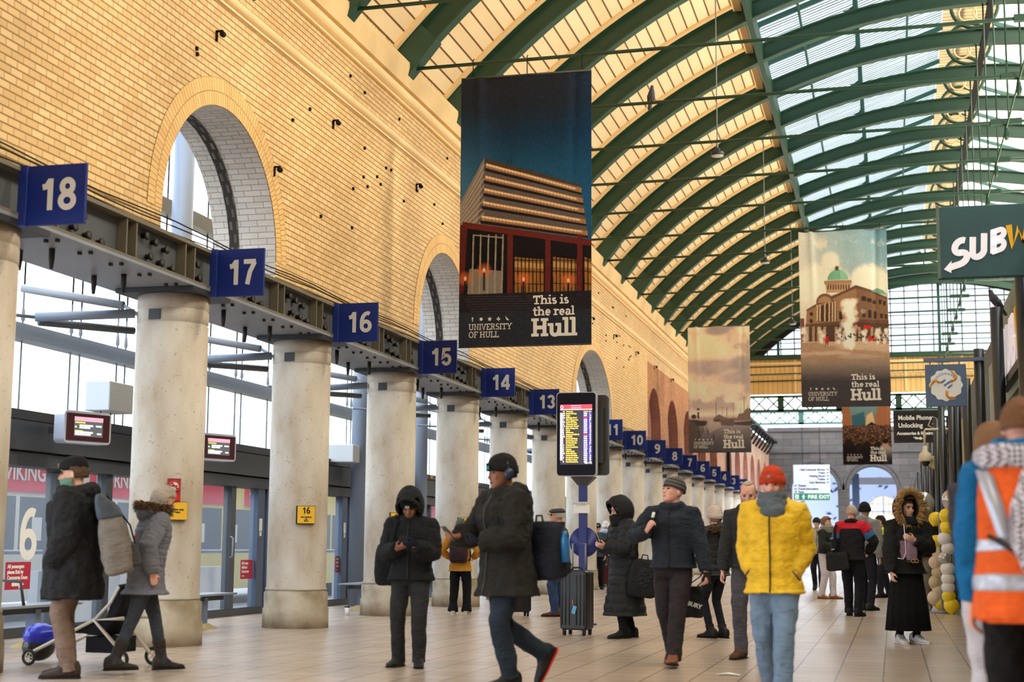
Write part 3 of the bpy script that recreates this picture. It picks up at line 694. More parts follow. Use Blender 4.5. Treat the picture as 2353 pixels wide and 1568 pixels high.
o = MB().box((-2.45, 98.8, 0), (-2.0, 99.2, 5.9)).build('pillar', mat('porch_blue_pillar', (58, 78, 110), .5)); struct(o, 'slim dark blue pillar inside the right-hand stone arch', 'pillar')
# dark bracketed eave and downpipe on the far left wall
t = thing('eave_bracket', 'dark bracketed gutter along the brown wall beyond the gable', 'eave', (0, 0, 0))
MB().box((-7.42, 69.9, 7.62), (-6.85, 79.5, 7.76)).box((-7.42, 80.5, 7.62), (-6.85, 95, 7.76)).build('gutter', IRON, t)
for y in np.arange(70.5, 95, 1.9):
    MB().tube([(-7.43, y, 6.85), (-7.2, y, 7.2), (-6.95, y, 7.6)], .06, 6).build('bracket', IRON, t)
o = MB().tube([(-7.36, 70.2, 4.42), (-7.36, 70.2, 7.6)], .08, 10).build('downpipe', IRON); tag(o, 'black downpipe on the corner beside the harbour banner', 'pipe')
# shell on the sides the photo never shows
o = MB().box((11.8, -6, 0), (12, 104, 8.7)).build('wall_right', mat('plain_render', (206, 190, 160), .8)); struct(o)
o = MB().box((-7.6, -6.2, 0), (12, -6, 14.6)).build('wall_front', _mats['plain_render']); struct(o)
# ---------------------------------------------------------------- glazed screen of the bus doors (left)
FX = -10.0
o = MB().box((FX-.25, 8, 2.18), (FX+.22, 72, 2.52)).box((FX-.2, 8, 2.55), (FX+.12, 72, 2.66)).box((FX-.2, 8, 2.0), (FX+.14, 72, 2.16)).build('lintel_1', FRAME); struct(o, 'dark grey header box over the row of sliding bus doors', 'lintel')
mb = MB()
for i, y in enumerate(colY[:8]): mb.cbox((FX+.14, y+1.0, 2.61), (.03, .1, .07))
tag(mb.build('yellow_tab', mat('amber_tab', (240, 170, 30), .5), o))
o = MB().box((FX-.2, 8, 0), (FX+.05, 72, .12)).build('sill', FRAME); struct(o, 'low dark sill under the bus doors', 'sill')
PAPER = mat('white_paper', (238, 238, 236), .7)
NOTICE = mat('notice_red', (178, 34, 62), .5)
dr = None
for i, y in enumerate(colY):
    if y > 70: break
    if dr is None:
        dr = thing('door', None, 'door', (FX, y, 0), 0, 'sliding bus doors', 'structure'); d_ = dr
        for dy, wd, mm in ((0, .22, ALU), (1.2, .10, FRAME), (2.45, .16, FRAME), (3.5, .26, ALU)):
            MB().box((-.07, dy-wd/2, .12), (.07, dy+wd/2, 2.0)).build('post', mm, dr)
        for a, b in ((.11, 1.15), (1.25, 2.37), (2.53, 3.37)):
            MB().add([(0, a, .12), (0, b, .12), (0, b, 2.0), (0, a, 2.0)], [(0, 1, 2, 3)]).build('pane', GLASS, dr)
        MB().box((.072, 3.42, 1.32), (.085, 3.52, 1.52)).box((.072, 3.44, 1.24), (.085, 3.5, 1.31)).build('sticker', PAPER, dr)
        MB().tube([(.1, 2.3, .9), (.14, 2.3, .92), (.14, 2.3, 1.2), (.1, 2.3, 1.22)], .015, 6).build('handle', STEEL_LT, dr)
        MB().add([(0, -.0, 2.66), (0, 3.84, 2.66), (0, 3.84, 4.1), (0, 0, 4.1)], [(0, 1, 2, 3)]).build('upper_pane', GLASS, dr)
    else: d_ = copy_tree(dr); d_.location = (FX, y, 0)
    tag(d_, 'grey framed sliding bus door beyond the column under sign %d' % (18-i))
# door figures and notices, printed on the panes
def on_pane(s, y, z, size, name='figure', bold=.02):
    t = text(name, s, size, WHITE, None, (FX+.012, y, z), (PI/2, 0, PI/2), bold, .001); return t
t = figure('door_figure', '6', .62, .17, WHITE, None, lambda a, b: (FX+.012, 15.93+a, .90+b)); tag(t, 'big white figure 6 stuck on the glass door by the left edge', 'door figure')
t = figure('door_figure', '3', .66, .17, WHITE, None, lambda a, b: (FX+.012, 27.35+a, .92+b)); tag(t, 'big white figure 3 on the glass door behind the grey post', 'door figure')
def notice(y, z, w, h, lines, lb, arrow=False):
    t = thing('door_notice', lb, 'notice', (FX+.01, y, z))
    MB().box((0, -w/2, 0), (.006, w/2, h)).build('plate', NOTICE, t)
    for k, s in enumerate(lines): text('lettering', s, .06, WHITE, t, (.008, -w/2+.03, h-.07-.065*k), (PI/2, 0, PI/2), .003, .0005, 'LEFT', 'BOTTOM_BASELINE')
    if arrow: MB().plate([(-.16, .10), (.02, .10), (.02, .06), (.16, .125), (.02, .19), (.02, .15), (-.16, .15)], lambda a, b, t: (.008+t, a*.8, b*.8-.04), .001).build('arrow', WHITE, t)
notice(15.75, .56, .52, .32, ['All passengers', 'please Exit by', 'Concourse Door.'], 'red passenger notice with a white arrow, on the door with the figure 6', True)
notice(22.2, .56, .45, .30, ['All routes', 'Hull and', 'Concourse', '-----'], 'red notice on the door right of the 16 column\'s left neighbour')
notice(26.35, .6, .45, .30, ['All routes', 'Hull to', 'Concourse', '-----'], 'red notice on the door just right of the column with plate 16')
# little door displays
SCR = mat('display_glass_black', (26, 22, 26), .2)
def glow(name, col, e=1.2): return mat(name, col, .4, emit=e)
for y, lb in ((15.82, 'small door display in a silver case over the door with figure 6'), (19.36, 'small door display in a silver case left of the column with plate 16')):
    t = thing('door_display', lb, 'display', (-9.2, y, 2.28), -.42)
    mb = MB(); q = []
    for a in range(4):
        for k in range(5):
            b = PI/2*(a+k/4); q.append((.28*(1 if a in (0, 3) else -1)+.05*math.cos(b), .18+.14*(1 if a in (0, 1) else -1)+.05*math.sin(b)))
    MB().plate(q, lambda a, b, t: (-t, a, b), .20).build('case', mat('silver_case', (190, 196, 210), .35, metal=.2), t)
    MB().box((0, -.30, .02), (.012, .30, .34)).build('bezel', mat('maroon_bezel', (66, 26, 32), .3), t)
    MB().box((.012, -.20, .07), (.016, .20, .30)).build('screen', glow('display_grey', (88, 92, 96), .5), t)
    MB().box((.017, -.2, .25), (.018, .2, .30)).build('header_bar', glow('display_pink', (226, 150, 170), .9), t)
    MB().box((.017, -.19, .225), (.018, -.05, .24)).box((.017, -.19, .13), (.018, -.08, .14)).build('text_line', glow('display_lime', (214, 226, 70), .9), t)
    mb = MB()
    for k, (a, b, z) in enumerate([(-.19, -.17, .17), (-.13, .06, .19), (.1, .18, .19), (-.13, .02, .165), (-.19, .06, .11), (.12, .18, .10), (-.19, .03, .085)]): mb.box((.017, a, z), (.018, b, z+.02))
    mb.build('text_line', glow('display_white', (236, 236, 240), .9), t)
    MB().box((-.50, -.20, .12), (-.18, -.12, .2)).build('bracket', STEEL_DK, t)
o = bevel(MB().box((-9.95, 17.0, 2.78), (-9.6, 17.62, 3.16)).build('junction_box', mat('pale_grey_box', (206, 212, 216), .5)), .015); tag(o, 'pale grey junction box above the left door display', 'junction box')
MB().tube([(-9.8, 17.15, 2.8), (-9.8, 17.15, 2.6)], .012, 6).tube([(-9.8, 17.4, 2.8), (-9.8, 17.4, 2.6)], .012, 6).build('conduit', IRON, o)
o = bevel(MB().box((-9.95, 25.5, 2.60), (-9.45, 25.85, 2.92)).build('junction_box', _mats['pale_grey_box']), .015); tag(o, 'white junction box beside the grey post left of the column with plate 15', 'junction box')
# canopy steelwork behind the columns
UA, UB, MA, MB_, LA, LB_ = (-9.7, -.15, 4.03), (-8.45, -.05, 3.80), (-9.1, -.82, 3.57), (-8.2, -.24, 3.67), (-9.1, -.73, 3.53), (-8.5, .30, 3.56)
POSTM = mat('canopy_post_grey', (120, 132, 150), .45)
for k in range(8):
    y = 18.7+7.37*(k if k < 2 else k-.5) if k else 18.7
    y = [18.7, 26.1, 29.8, 37.4, 45.1, 52.8, 60.5, 68.0][k]
    o = MB().lathe([(0, 0), (.15, 0), (.15, 7.6), (0, 7.6)], (-9.55, y, 0), 20).build('canopy_post', POSTM)
    tag(o, ['round grey steel post seen through the first brick arch', 'round grey steel post between the columns with plates 16 and 15', 'round grey steel post between the columns with plates 15 and 14'][k] if k < 3 else 'round grey steel canopy post standing behind the %s column from the left' % ordw[3+2*(k-2)], 'post', 'canopy posts')
cu = None
for i, y in enumerate(colY):
    if y > 60: break
    if cu is None:
        cu = thing('canopy_strut', None, 'strut', (0, y, 0), 0, 'struts tying the columns to the bus canopy'); c_ = cu
        MB().tube([UA, UB], .05, 10).tube([UB, (-8.2, -.12, 3.66)], .022, 8).build('upper_tube', STEEL_LT, cu)
        MB().tube([MA, MB_], .055, 10).tube([(MA[0]-.35, MA[1]-.5, MA[2]), MA], .022, 6).build('middle_tube', POSTM, cu)
        MB().tube([LA, LB_], .045, 10).build('lower_tube', STEEL, cu)
    else: c_ = copy_tree(cu); c_.location = (0, y, 0)
    tag(c_, 'grey tubular struts bolted to the column under sign %d' % (18-i))
o = MB().box((FX-.35, 8, 3.58), (FX-.2, 72, 3.76)).box((FX-.4, 8, 3.56), (FX-.15, 72, 3.59)).build('glazing_rail', STEEL); tag(o, 'long grey rail that the upper glazing hangs from, behind the columns', 'rail')
o = MB().box((FX-.35, 8, 5.9), (FX-.15, 72, 6.12)).build('glazing_rail', STEEL); tag(o, 'grey rail crossing the first arch behind the round post', 'rail')
o = MB().box((FX-.35, 8, 7.4), (FX-.15, 72, 7.6)).build('canopy_beam', STEEL_DK); tag(o, 'dark canopy edge beam high behind the first arch', 'beam')
mb = None
for i, y in enumerate(colY[:13]):
    for dy in (.55, .78, 1.9, 2.13, 3.1, 3.33):
        if mb is None:
            mb = thing('glazing_hanger', None, 'hanger', (FX-.27, y+dy, 0), 0, 'thin hangers of the upper glazing'); h_ = mb
            MB().tube([(0, 0, 2.66), (0, 0, 7.4)], .012, 5).build('rod', IRON, mb)
            MB().lathe([(0, 0), (.03, .05), (.02, .18), (0, .2)], (0, 0, 3.77), 6).build('fitting', STEEL, mb)
        else: h_ = copy_tree(mb); h_.location = (FX-.27, y+dy, 0)
        tag(h_, 'thin vertical glazing hanger seen between the columns under signs %d and %d' % (18-i, 17-i))
CANOPY = glass_mat('dull_canopy_glass', (196, 208, 224), trans=.3, tcol=(225, 235, 245))
o = MB().add([(-10.2, 8, 7.62), (-10.2, 72, 7.62), (-12.2, 72, 8.1), (-12.2, 8, 8.1)], [(0, 1, 2, 3)]).build('canopy_glass', CANOPY); tag(o, 'blue-grey glass canopy over the bus stands, glimpsed through the first arch', 'canopy')
# outside: barrier, coaches, far buildings
BARR = mat('pale_concrete_barrier', (196, 196, 198), .85, noise=.15, nscale=2)
for k in range(12):
    o = MB().box((-11.5, 14.2+3.84*k+.35, -.06), (-11.35, 14.2+3.84*k+2.6, .72)).build('barrier_panel', BARR)
    tag(o, 'pale concrete barrier outside the door beyond sign %d' % max(1, 18-k), 'barrier', 'concrete barriers outside the doors')
o = MB().tube([(-11.42, 10, .98), (-11.42, 62, .98)], .03, 8).build('hand_rail', STEEL_LT); tag(o, 'steel handrail outside the bus doors', 'rail')
def coach(y0, y1, lb, body, band, words, x0=-12.6, z1=3.0):
    t = thing('coach', lb, 'coach', (x0, y0, -.06)); L = y1-y0
    mb = MB(); ring = [(0, .3), (0, z1-.35), (-.12, z1-.1), (-.4, z1), (-2.1, z1), (-2.38, z1-.1), (-2.5, z1-.35), (-2.5, .3)]
    rings = []
    for k, (yy, sc) in enumerate([(0, .92), (.12, .98), (.35, 1), (L-.35, 1), (L-.12, .98), (L, .92)]):
        rings.append([(-1.25+(x+1.25)*sc, yy, .3+(z-.3)*sc) for x, z in ring])
    MB().loft(rings, 0, False).build('body', body, t)
    MB().box((-.02, .5, 1.05), (.015, L-.4, 1.85)).build('side_window', mat('coach_window', (112, 122, 134), .15), t)  # pale window colour imitates reflections of the bright sky
    for k in range(int(L/1.45)):
        yy = .9+1.45*k; MB().box((.0, yy, 1.03), (.022, yy+.09, 1.87)).build('window_pillar', body, t); MB().box((-.0, yy+.45, 1.2), (.018, yy+.72, 1.55)).build('seat_back', PAPER, t)
    MB().box((-2.2, -.03, 1.0), (-.3, .01, 2.3)).build('rear_window', _mats['coach_window'], t)
    for a, b in band: MB().box((0, a, 1.92), (.02, b, 2.55)).build('side_panel', mat('coach_red', (236, 74, 92), .4), t)
    for s, y, z, sz, m in words: text('lettering', s, sz, m, t, (.026, y, z), (PI/2, 0, PI/2), .008, .001, 'LEFT', 'BOTTOM_BASELINE')
    for yy in (1.6, L-2.2):
        w = MB().lathe([(0, -.12), (.34, -.12), (.46, -.08), (.46, .12), (.3, .12), (.26, .06), (0, .06)], (-.14, yy, .46), 20, axis=Matrix.Rotation(PI/2, 3, 'Y')).build('wheel', mat('tyre_black', (24, 24, 26), .8), t)
        MB().lathe([(0, 0), (.24, 0), (.22, .05), (0, .08)], (-.06, yy, .46), 14, axis=Matrix.Rotation(PI/2, 3, 'Y')).build('hub', STEEL_LT, w)
    MB().tube([(.0, L-.3, 2.2), (.3, L-.1, 2.3), (.32, L-.1, 1.9)], .03, 6).box((.24, L-.2, 1.6), (.36, L-.02, 2.0)).build('mirror', BLACK, t)
    return t
CW = mat('coach_white', (240, 236, 226), .35); CY = mat('coach_cream_yellow', (246, 228, 150), .35)
coach(13.0, 23.6, 'white coach with a red lettered band outside the left-hand doors', CW, [(5.6, 8.2), (8.8, 10.3)], [('VIKING BUS', 6.35, 2.1, .34, WHITE), ('MORNING', 8.95, 2.1, .36, WHITE)])
coach(24.4, 35.4, 'cream and yellow coach with a red top panel outside the second set of doors', CY, [(.2, 2.6), (3.4, 4.6)], [('4', 3.6, 2.05, .5, WHITE), ('24', 1.0, 2.1, .4, WHITE)])
coach(37, 48, 'pale coach further along the bus stands', CW, [(1, 9)], [])
BLD = mat('pale_city_wall', (236, 234, 230), .8); BLY = mat('cream_city_band', (244, 226, 190), .8)
def block(x, y0, y1, h, lb, n):
    t = thing('city_building', lb, 'building', (x, y0, -.06))
    MB().box((-8, 0, 0), (0, y1-y0, h)).build('wall', BLD, t)
    MB().box((0, 0, h*.55), (.08, y1-y0, h*.68)).build('band', BLY, t)
    for k in range(n): MB().box((0, 1.5+k*4, 2.6), (.05, 3.8+k*4, 4.2)).build('window', mat('far_window', (176, 190, 204), .3), t)
block(-34, 10, 50, 9, 'pale building with a cream band across the bus station', 9)
block(-40, 52, 105, 12, 'taller pale building further along beyond the bus stands', 11)
t = thing('bus_shelter', 'white arched bus shelter seen between the columns with plates 16 and 15', 'shelter', (-17, 33, -.06))
for y in (0, 3, 6): MB().tube([(-1.6*math.cos(a)*1.0, y, 4.6*math.sin(a)) for a in np.linspace(0, PI, 18)], .09, 8).build('hoop', CW, t)
MB().loft([[(-1.6*math.cos(a), y, 4.6*math.sin(a)) for a in np.linspace(.7, PI-.7, 12)] for y in (0, 6)], 0, True, caps=False, closed=False).build('cover', OPALG, t)

# ---------------------------------------------------------------- benches, cup, paper, plates on the columns
def bench(x, y, lb, L=2.0, arm=False):
    t = thing('bench', lb, 'bench', (x, y, 0), 0, 'slim grey benches by the doors')
    MB().box((-.2, -L/2, .43), (.2, L/2, .455)).build('seat', mat('bench_grey', (150, 156, 166), .35, metal=.3), t)
    MB().box((-.05, -L/2+.1, .36), (.05, L/2-.1, .43)).build('rail', STEEL_DK, t)
    for yy in (-L/2+.65, L/2-.65):
        MB().box((-.06, yy-.05, .03), (.06, yy+.05, .40)).build('leg', mat('bench_leg', (112, 124, 148), .45), t)
        MB().loft([[(-.2, yy-.14, 0), (.2, yy-.14, 0), (.2, yy+.14, 0), (-.2, yy+.14, 0)], [(-.07, yy-.07, .07), (.07, yy-.07, .07), (.07, yy+.07, .07), (-.07, yy+.07, .07)]], 0, False).build('foot', mat('yellowed_foot', (190, 166, 110), .6), t)
    if arm: MB().tube([(.16, .1, .45), (.16, .02, .70), (-.16, .02, .72), (-.16, .1, .45)], .018, 6).build('armrest', STEEL_DK, t)
    return t
bench(-8.95, 13.9, 'grey bench with an armrest behind the man in the black cap', 2.4, True)
bench(-8.85, 17.85, 'grey bench between the column with the no-smoking plate and the column with plate 16', 2.2)
bench(-9.0, 25.2, 'grey bench just left of the column with plate 15', 2.0)
bench(-9.0, 29.4, 'grey bench behind the column with plate 14', 2.0)
t = thing('paper_cup', 'white paper cup with a dark lid standing on the tiles', 'cup', (-8.4, 22.54, 0))
MB().lathe([(0, 0), (.028, 0), (.04, .125), (0, .125)], n=16).build('cup', WHITE, t)
MB().lathe([(0, .125), (.043, .125), (.043, .14), (.036, .15), (0, .15)], n=16).build('lid', mat('cup_lid', (60, 44, 40), .5), t)
o = MB().add([(-.10, -.04, .004), (.0, -.06, .02), (.12, -.03, .004), (.11, .04, .006), (.01, .03, .022), (-.09, .05, .004)], [(0, 1, 4, 5), (1, 2, 3, 4)]).build('paper_scrap', PAPER, None, (-1.43, 13.3, 0)); tag(o, 'scrap of white paper on the floor tiles in front of the yellow jacket', 'paper')
YEL = mat('plate_yellow', (242, 190, 48), .5); INK = mat('plate_ink', (40, 34, 28), .6)
def col_point(y, ang, z, e=.0):                                    # a place on a column's face
    return (-7.85+(.40+e)*math.cos(ang), y+(.40+e)*math.sin(ang), z)
def plate16(y, n):
    ang = -.93; t = thing('bay_plate', 'yellow plate reading %d on a concrete column' % n, 'plate', col_point(y, ang, 1.50, .03), ang+PI/2, 'yellow plates on the columns')
    MB().box((-.125, .0, -.12), (.125, .05, .12)).build('backing', BLACK, t)
    MB().box((-.118, -.012, -.113), (.118, .0, .113)).build('face', YEL, t)
    figure('lettering', str(n), .085, .19, INK, t, lambda a, b: (a, -.0135, .015+b), .04)
    text('small_lettering', 'Stay outdoors\nyet\nDrive', .026, INK, t, (0, -.014, -.055), (PI/2, 0, 0), .001, .001)
plate16(19.08, 16); plate16(22.92, 15); plate16(26.76, 14)
ang = -.80
t = thing('bay_plate', 'plain yellow plate just below the no-smoking sign', 'plate', col_point(15.24, ang, 1.46, .03), ang+PI/2)
MB().box((-.13, 0, -.10), (.11, .04, .10)).build('backing', BLACK, t); MB().box((-.125, -.01, -.095), (.105, 0, .095)).build('face', YEL, t)
text('small_lettering', 'Buses stop\nhere', .03, INK, t, (0, -.012, 0), (PI/2, 0, 0), .001, .001)
t = thing('no_smoking_sign', 'red no-smoking sign with a struck-out cigarette on the column', 'sign', col_point(15.24, ang, 1.70, .05), ang+PI/2)
MB().box((-.12, 0, -.14), (.02, .04, .11)).build('plate', mat('dull_red', (150, 40, 40), .5), t)
RED = mat('ban_red', (206, 28, 36), .5)
MB().lathe([(0, 0), (.062, 0), (.062, .006), (0, .006)], (-.05, -.002, .03), 24, axis=Matrix.Rotation(PI/2, 3, 'X')).build('disc', WHITE, t)
MB().tube([(-.05+.055*math.cos(a), -.012, .03+.055*math.sin(a)) for a in np.linspace(0, 2*PI, 25)], .008, 6).tube([(-.09, -.012, .07), (-.01, -.012, -.01)], .007, 6).build('ban_ring', RED, t)
MB().box((-.085, -.011, .022), (-.02, -.009, .036)).build('cigarette', BLACK, t)
MB().box((-.11, -.004, -.13), (.01, 0, -.06)).build('band', RED, t)

# ---------------------------------------------------------------- blue number signs
SIGNW = mat('sign_figure_grey', (206, 206, 204), .5)
sg = None
for i, y in enumerate(colY):
    n = 18-i
    if sg is None:
        sg = thing('number_sign', None, 'sign', (-7.38, y, 3.865), 0, 'blue numbered platform signs'); s_ = sg
        bevel(MB().box((.0, -.02, 0), (.63, .02, .54)).build('board', BLUE, sg), .006)
        bevel(MB().box((-.02, -.045, -.005), (.07, .03, .545)).build('mounting', mat('sign_blue_edge', (18, 44, 126), .45), sg), .006)
    else:
        s_ = copy_tree(sg); s_.location = (-7.38, y, 3.865)
        for ch in list(s_.children):
            if ch.name.startswith('figure'): bpy.data.objects.remove(ch)
    figure('figure', str(n), .285, .19, SIGNW, s_, lambda a, b: (.37+a, -.023, .13+b), .03)
    tag(s_, 'blue sign reading %d above the columns' % n)

# ---------------------------------------------------------------- departure totem
t = thing('departure_totem', 'blue totem with a lit bus departure screen and a blue disc', 'information totem', (-4.31, 21.0, 0))
TB = mat('totem_blue', (30, 44, 120), .4)
MB().box((-.055, .1, 0), (.055, .2, 2.15)).lathe([(0, 0), (.2, 0), (.2, .02), (0, .02)], (0, .15, 0), 20).build('pole', TB, t)
def rr(w, h, r, n=5):
    q = []
    for a in range(4):
        for k in range(n+1):
            b = PI/2*(a+k/n); q.append(((w/2-r)*(1 if a in (0, 3) else -1)+r*math.cos(b), (h/2-r)*(1 if a in (0, 1) else -1)+r*math.sin(b)))
    return q
zc = 2.71
MB().plate(rr(.585, 1.21, .05), lambda a, b, t: (a-.065, -.02+t, zc+b), .12).build('screen_case', mat('case_silver', (200, 200, 206), .35), t)
MB().plate(rr(.565, 1.19, .045), lambda a, b, t: (a-.065, -.028+t, zc+b), .01).build('screen_glass', mat('screen_black', (12, 10, 28), .35, spec=.15), t)
MB().plate(rr(.56, 1.16, .05), lambda a, b, t: (a+.075, .2+t, zc+b), .12).build('rear_screen_case', mat('rear_case', (52, 48, 44), .45), t)
MB().box((.20, .13, 2.3), (.30, .2, 3.1)).build('rear_hinge', STEEL_DK, t)
MB().loft([[(-.16, .02, 2.1), (.18, .02, 2.1), (.18, .28, 2.1), (-.16, .28, 2.1)], [(-.07, .09, 1.98), (.07, .09, 1.98), (.07, .21, 1.98), (-.07, .21, 1.98)]], 0, False).build('collar', STEEL, t)
S0 = -.032
sx = -.30; z_top = 3.135
pn = MB().box((sx, S0, 2.27), (sx+.47, S0+.004, z_top)).build('screen_picture', glow('screen_charcoal', (60, 62, 72), .55), t)
MB().box((sx, S0-.002, z_top-.07), (sx+.47, S0, z_top)).build('header_bar', glow('screen_red', (236, 70, 90), 1.1), pn)
MB().box((sx, S0-.003, z_top-.078), (sx+.47, S0, z_top-.066)).box((sx+.16, S0-.003, z_top-.05), (sx+.31, S0-.001, z_top-.045)).box((sx+.16, S0-.003, z_top-.02), (sx+.31, S0-.001, z_top-.015)).build('header_line', glow('screen_white', (255, 240, 255), 1.4), pn)
MB().tube([(sx+.025+.018*math.cos(a), S0-.003, z_top-.036+.02*math.sin(a)) for a in np.linspace(0, 2*PI, 16)], .004, 4).build('logo_ring', _mats['screen_white'], pn)
MB().box((sx, S0-.002, 2.33), (sx+.032, S0, z_top-.12)).build('bay_column', _mats['screen_white'], pn)
MB().box((sx+.335, S0-.002, 2.33), (sx+.47, S0-.001, z_top-.10)).build('time_column', glow('screen_violet', (70, 60, 150), .8), pn)
YT = glow('screen_yellow', (255, 214, 90), 1.3); WT = _mats['screen_white']; RT = glow('screen_late', (255, 60, 50), 1.2)
dest = 'Castle Hill Hosp|Hedon|Bridlington Bus S|Kilton Grange Cre|Castle Hill Hosp|Wymersley Road|Bransholme Greenh|Kilton Grange Cre|Hessle|Withernsea|Kingswood ASDA St|Greatfield|North Hull Estate|North Point via B|Vic Point Via Bev|Orchard Park|North Bransholme|Hornsea|ASDA Hessle|Castle Hill Hosp|North Hull Estate|Bransholme Centre|Boothferry Estate|North Bransholme'.split('|')
nos = '154 277 121 11 105 66 115 11 57 75 10 246 5 3 6 14 12 24 57 105 5 10 1 12'.split()
text('column_heads', 'No.   Destination                          Departs  Bay', .026, YT, pn, (sx+.04, S0-.003, z_top-.108), (PI/2, 0, 0), .0008, .0005, 'LEFT', 'BOTTOM_BASELINE', .82)
pit = .0302
for k, d in enumerate(dest):
    z = z_top-.14-pit*k
    text('destination_line', d, .030, YT, pn, (sx+.085, S0-.003, z), (PI/2, 0, 0), .0012, .0005, 'LEFT', 'BOTTOM_BASELINE', .78)
    text('route_number', nos[k], .028, WT, pn, (sx+.036, S0-.003, z), (PI/2, 0, 0), .0012, .0005, 'LEFT', 'BOTTOM_BASELINE', .8)
    late = k in (2, 10)
    text('departure_time', '10:%02d' % (30+k*1.2), .028, RT if late else WT, pn, (sx+.345, S0-.003, z), (PI/2, 0, 0), .0014, .0005, 'LEFT', 'BOTTOM_BASELINE', .85)
    text('bay_number', str((k*7) % 26+6), .028, WT, pn, (sx+.43, S0-.003, z), (PI/2, 0, 0), .0014, .0005, 'LEFT', 'BOTTOM_BASELINE', .85)
text('page_line', 'Page 1 of 2', .030, WT, pn, (sx+.465, S0-.003, 2.285), (PI/2, 0, 0), .0014, .0005, 'RIGHT', 'BOTTOM_BASELINE', .8)
MB().lathe([(0, 0), (.215, 0), (.215, .02), (0, .02)], (.0, .24, 1.17), 40, axis=Matrix.Rotation(PI/2, 3, 'X')).build('disc', TB, t)
MB().tube([(.0+.213*math.cos(a), .23, 1.17+.213*math.sin(a)) for a in np.linspace(0, 2*PI, 41)], .008, 6).build('disc_rim', mat('disc_rim', (200, 186, 150), .5), t)
MB().box((-.13, .06, 1.58), (.11, .075, 1.74)).build('paper_notice', PAPER, t)
text('notice_lettering', 'Passengers are requested to board\nbuses from the numbered bays shown\non the screen above', .017, INK, t, (-.01, .058, 1.71), (PI/2, 0, 0), 0, .0005)

# ---------------------------------------------------------------- shop side: kiosk wall, posts, hanging signs
KX = 1.78
SHOP = mat('shop_dark_green', (52, 70, 66), .4); SHOPG = mat('shop_grey_panel', (150, 152, 140), .6)
o = MB().box((KX, 9, 0), (9, 68, 4.74)).build('wall_kiosk', mat('shop_dark_panel', (58, 60, 58), .5)); struct(o, 'dark side of the row of shop units', 'wall')
cols = [(52, 70, 66), (150, 152, 140), (70, 92, 92), (214, 176, 120), (52, 70, 66), (110, 130, 128), (60, 62, 60), (178, 160, 120), (58, 76, 80), (80, 80, 78), (50, 60, 58)]
y = 24.2; k = 0; random.seed(5)
while y < 66:
    L = random.choice((.9, 1.4, 2.2)); c = cols[k % len(cols)]
    MB().box((KX-.04, y, .1), (KX, y+L-.08, 4.3)).build('shop_panel', mat('panel_%d_%d_%d' % c, c, .5), o); y += L; k += 1
MB().box((KX-.03, 24.3, 2.2), (KX-.06, 24.5, 4.2)).build('yellow_strip', mat('strip_yellow', (226, 170, 50), .5), o)
t = thing('shop_fascia', 'grey-green shop fascia with the white and yellow sandwich shop lettering, right edge', 'sign', (KX-.06, 20, 3.3))
MB().box((-.0, -6, 0), (.06, 4.1, 1.46)).build('panel', mat('fascia_grey_green', (108, 124, 112), .5), t)
text('white_letters', 'SUB', 1.0, mat('sign_white', (245, 240, 250), .4, emit=.25), t, (-.06, 2.8, .25), (PI/2, 0, -PI/2), .03, .03, 'LEFT', 'BOTTOM_BASELINE', 1.35)
text('yellow_letters', 'WAY', 1.0, mat('sign_yellow', (246, 186, 20), .4), t, (-.06, .45, .25), (PI/2, 0, -PI/2), .03, .03, 'LEFT', 'BOTTOM_BASELINE', 1.35)
MB().box((-.10, -1, .12), (0, 3.2, .24)).build('letter_rail', BLACK, t)
PO = mat('brushed_dark_post', (72, 74, 78), .32, metal=.75)
pj = None
post_lb = ['dark round shop post under the hanging sandwich shop sign', 'dark round shop post with a pigeon on top', 'dark round shop post that holds the round-logo sign']
for k, y in enumerate([17.7, 22.0, 26.6, 31.2, 35.8, 40.4, 45.0, 49.6, 54.2, 58.8]):
    if pj is None:
        pj = thing('shop_post', None, 'post', (1.52, y, 0), 0, 'dark round posts in front of the shops'); p_ = pj
        MB().lathe([(0, 0), (.085, 0), (.085, 4.52), (0, 4.52)], n=20).build('tube', PO, pj)
        MB().lathe([(0, 0), (.14, 0), (.14, .02), (0, .02)], n=20).build('base', STEEL_DK, pj)
    else: p_ = copy_tree(pj); p_.location = (1.52, y, 0)
    tag(p_, post_lb[k] if k < 3 else 'dark round shop post, %s along from the one holding the round-logo sign' % ordw[k-3])
pj2 = None
for k, y in enumerate([29.5, 33, 37, 42, 48, 55, 63]):
    o = MB().lathe([(0, 0), (.07, 0), (.07, 4.2), (0, 4.2)], (1.08 if k else 1.15, y, 0), 16).build('slim_post', PO)
    tag(o, 'slimmer dark post standing out from the shops, %s from the balloons' % ordw[k], 'post', 'slim posts beyond the balloons')
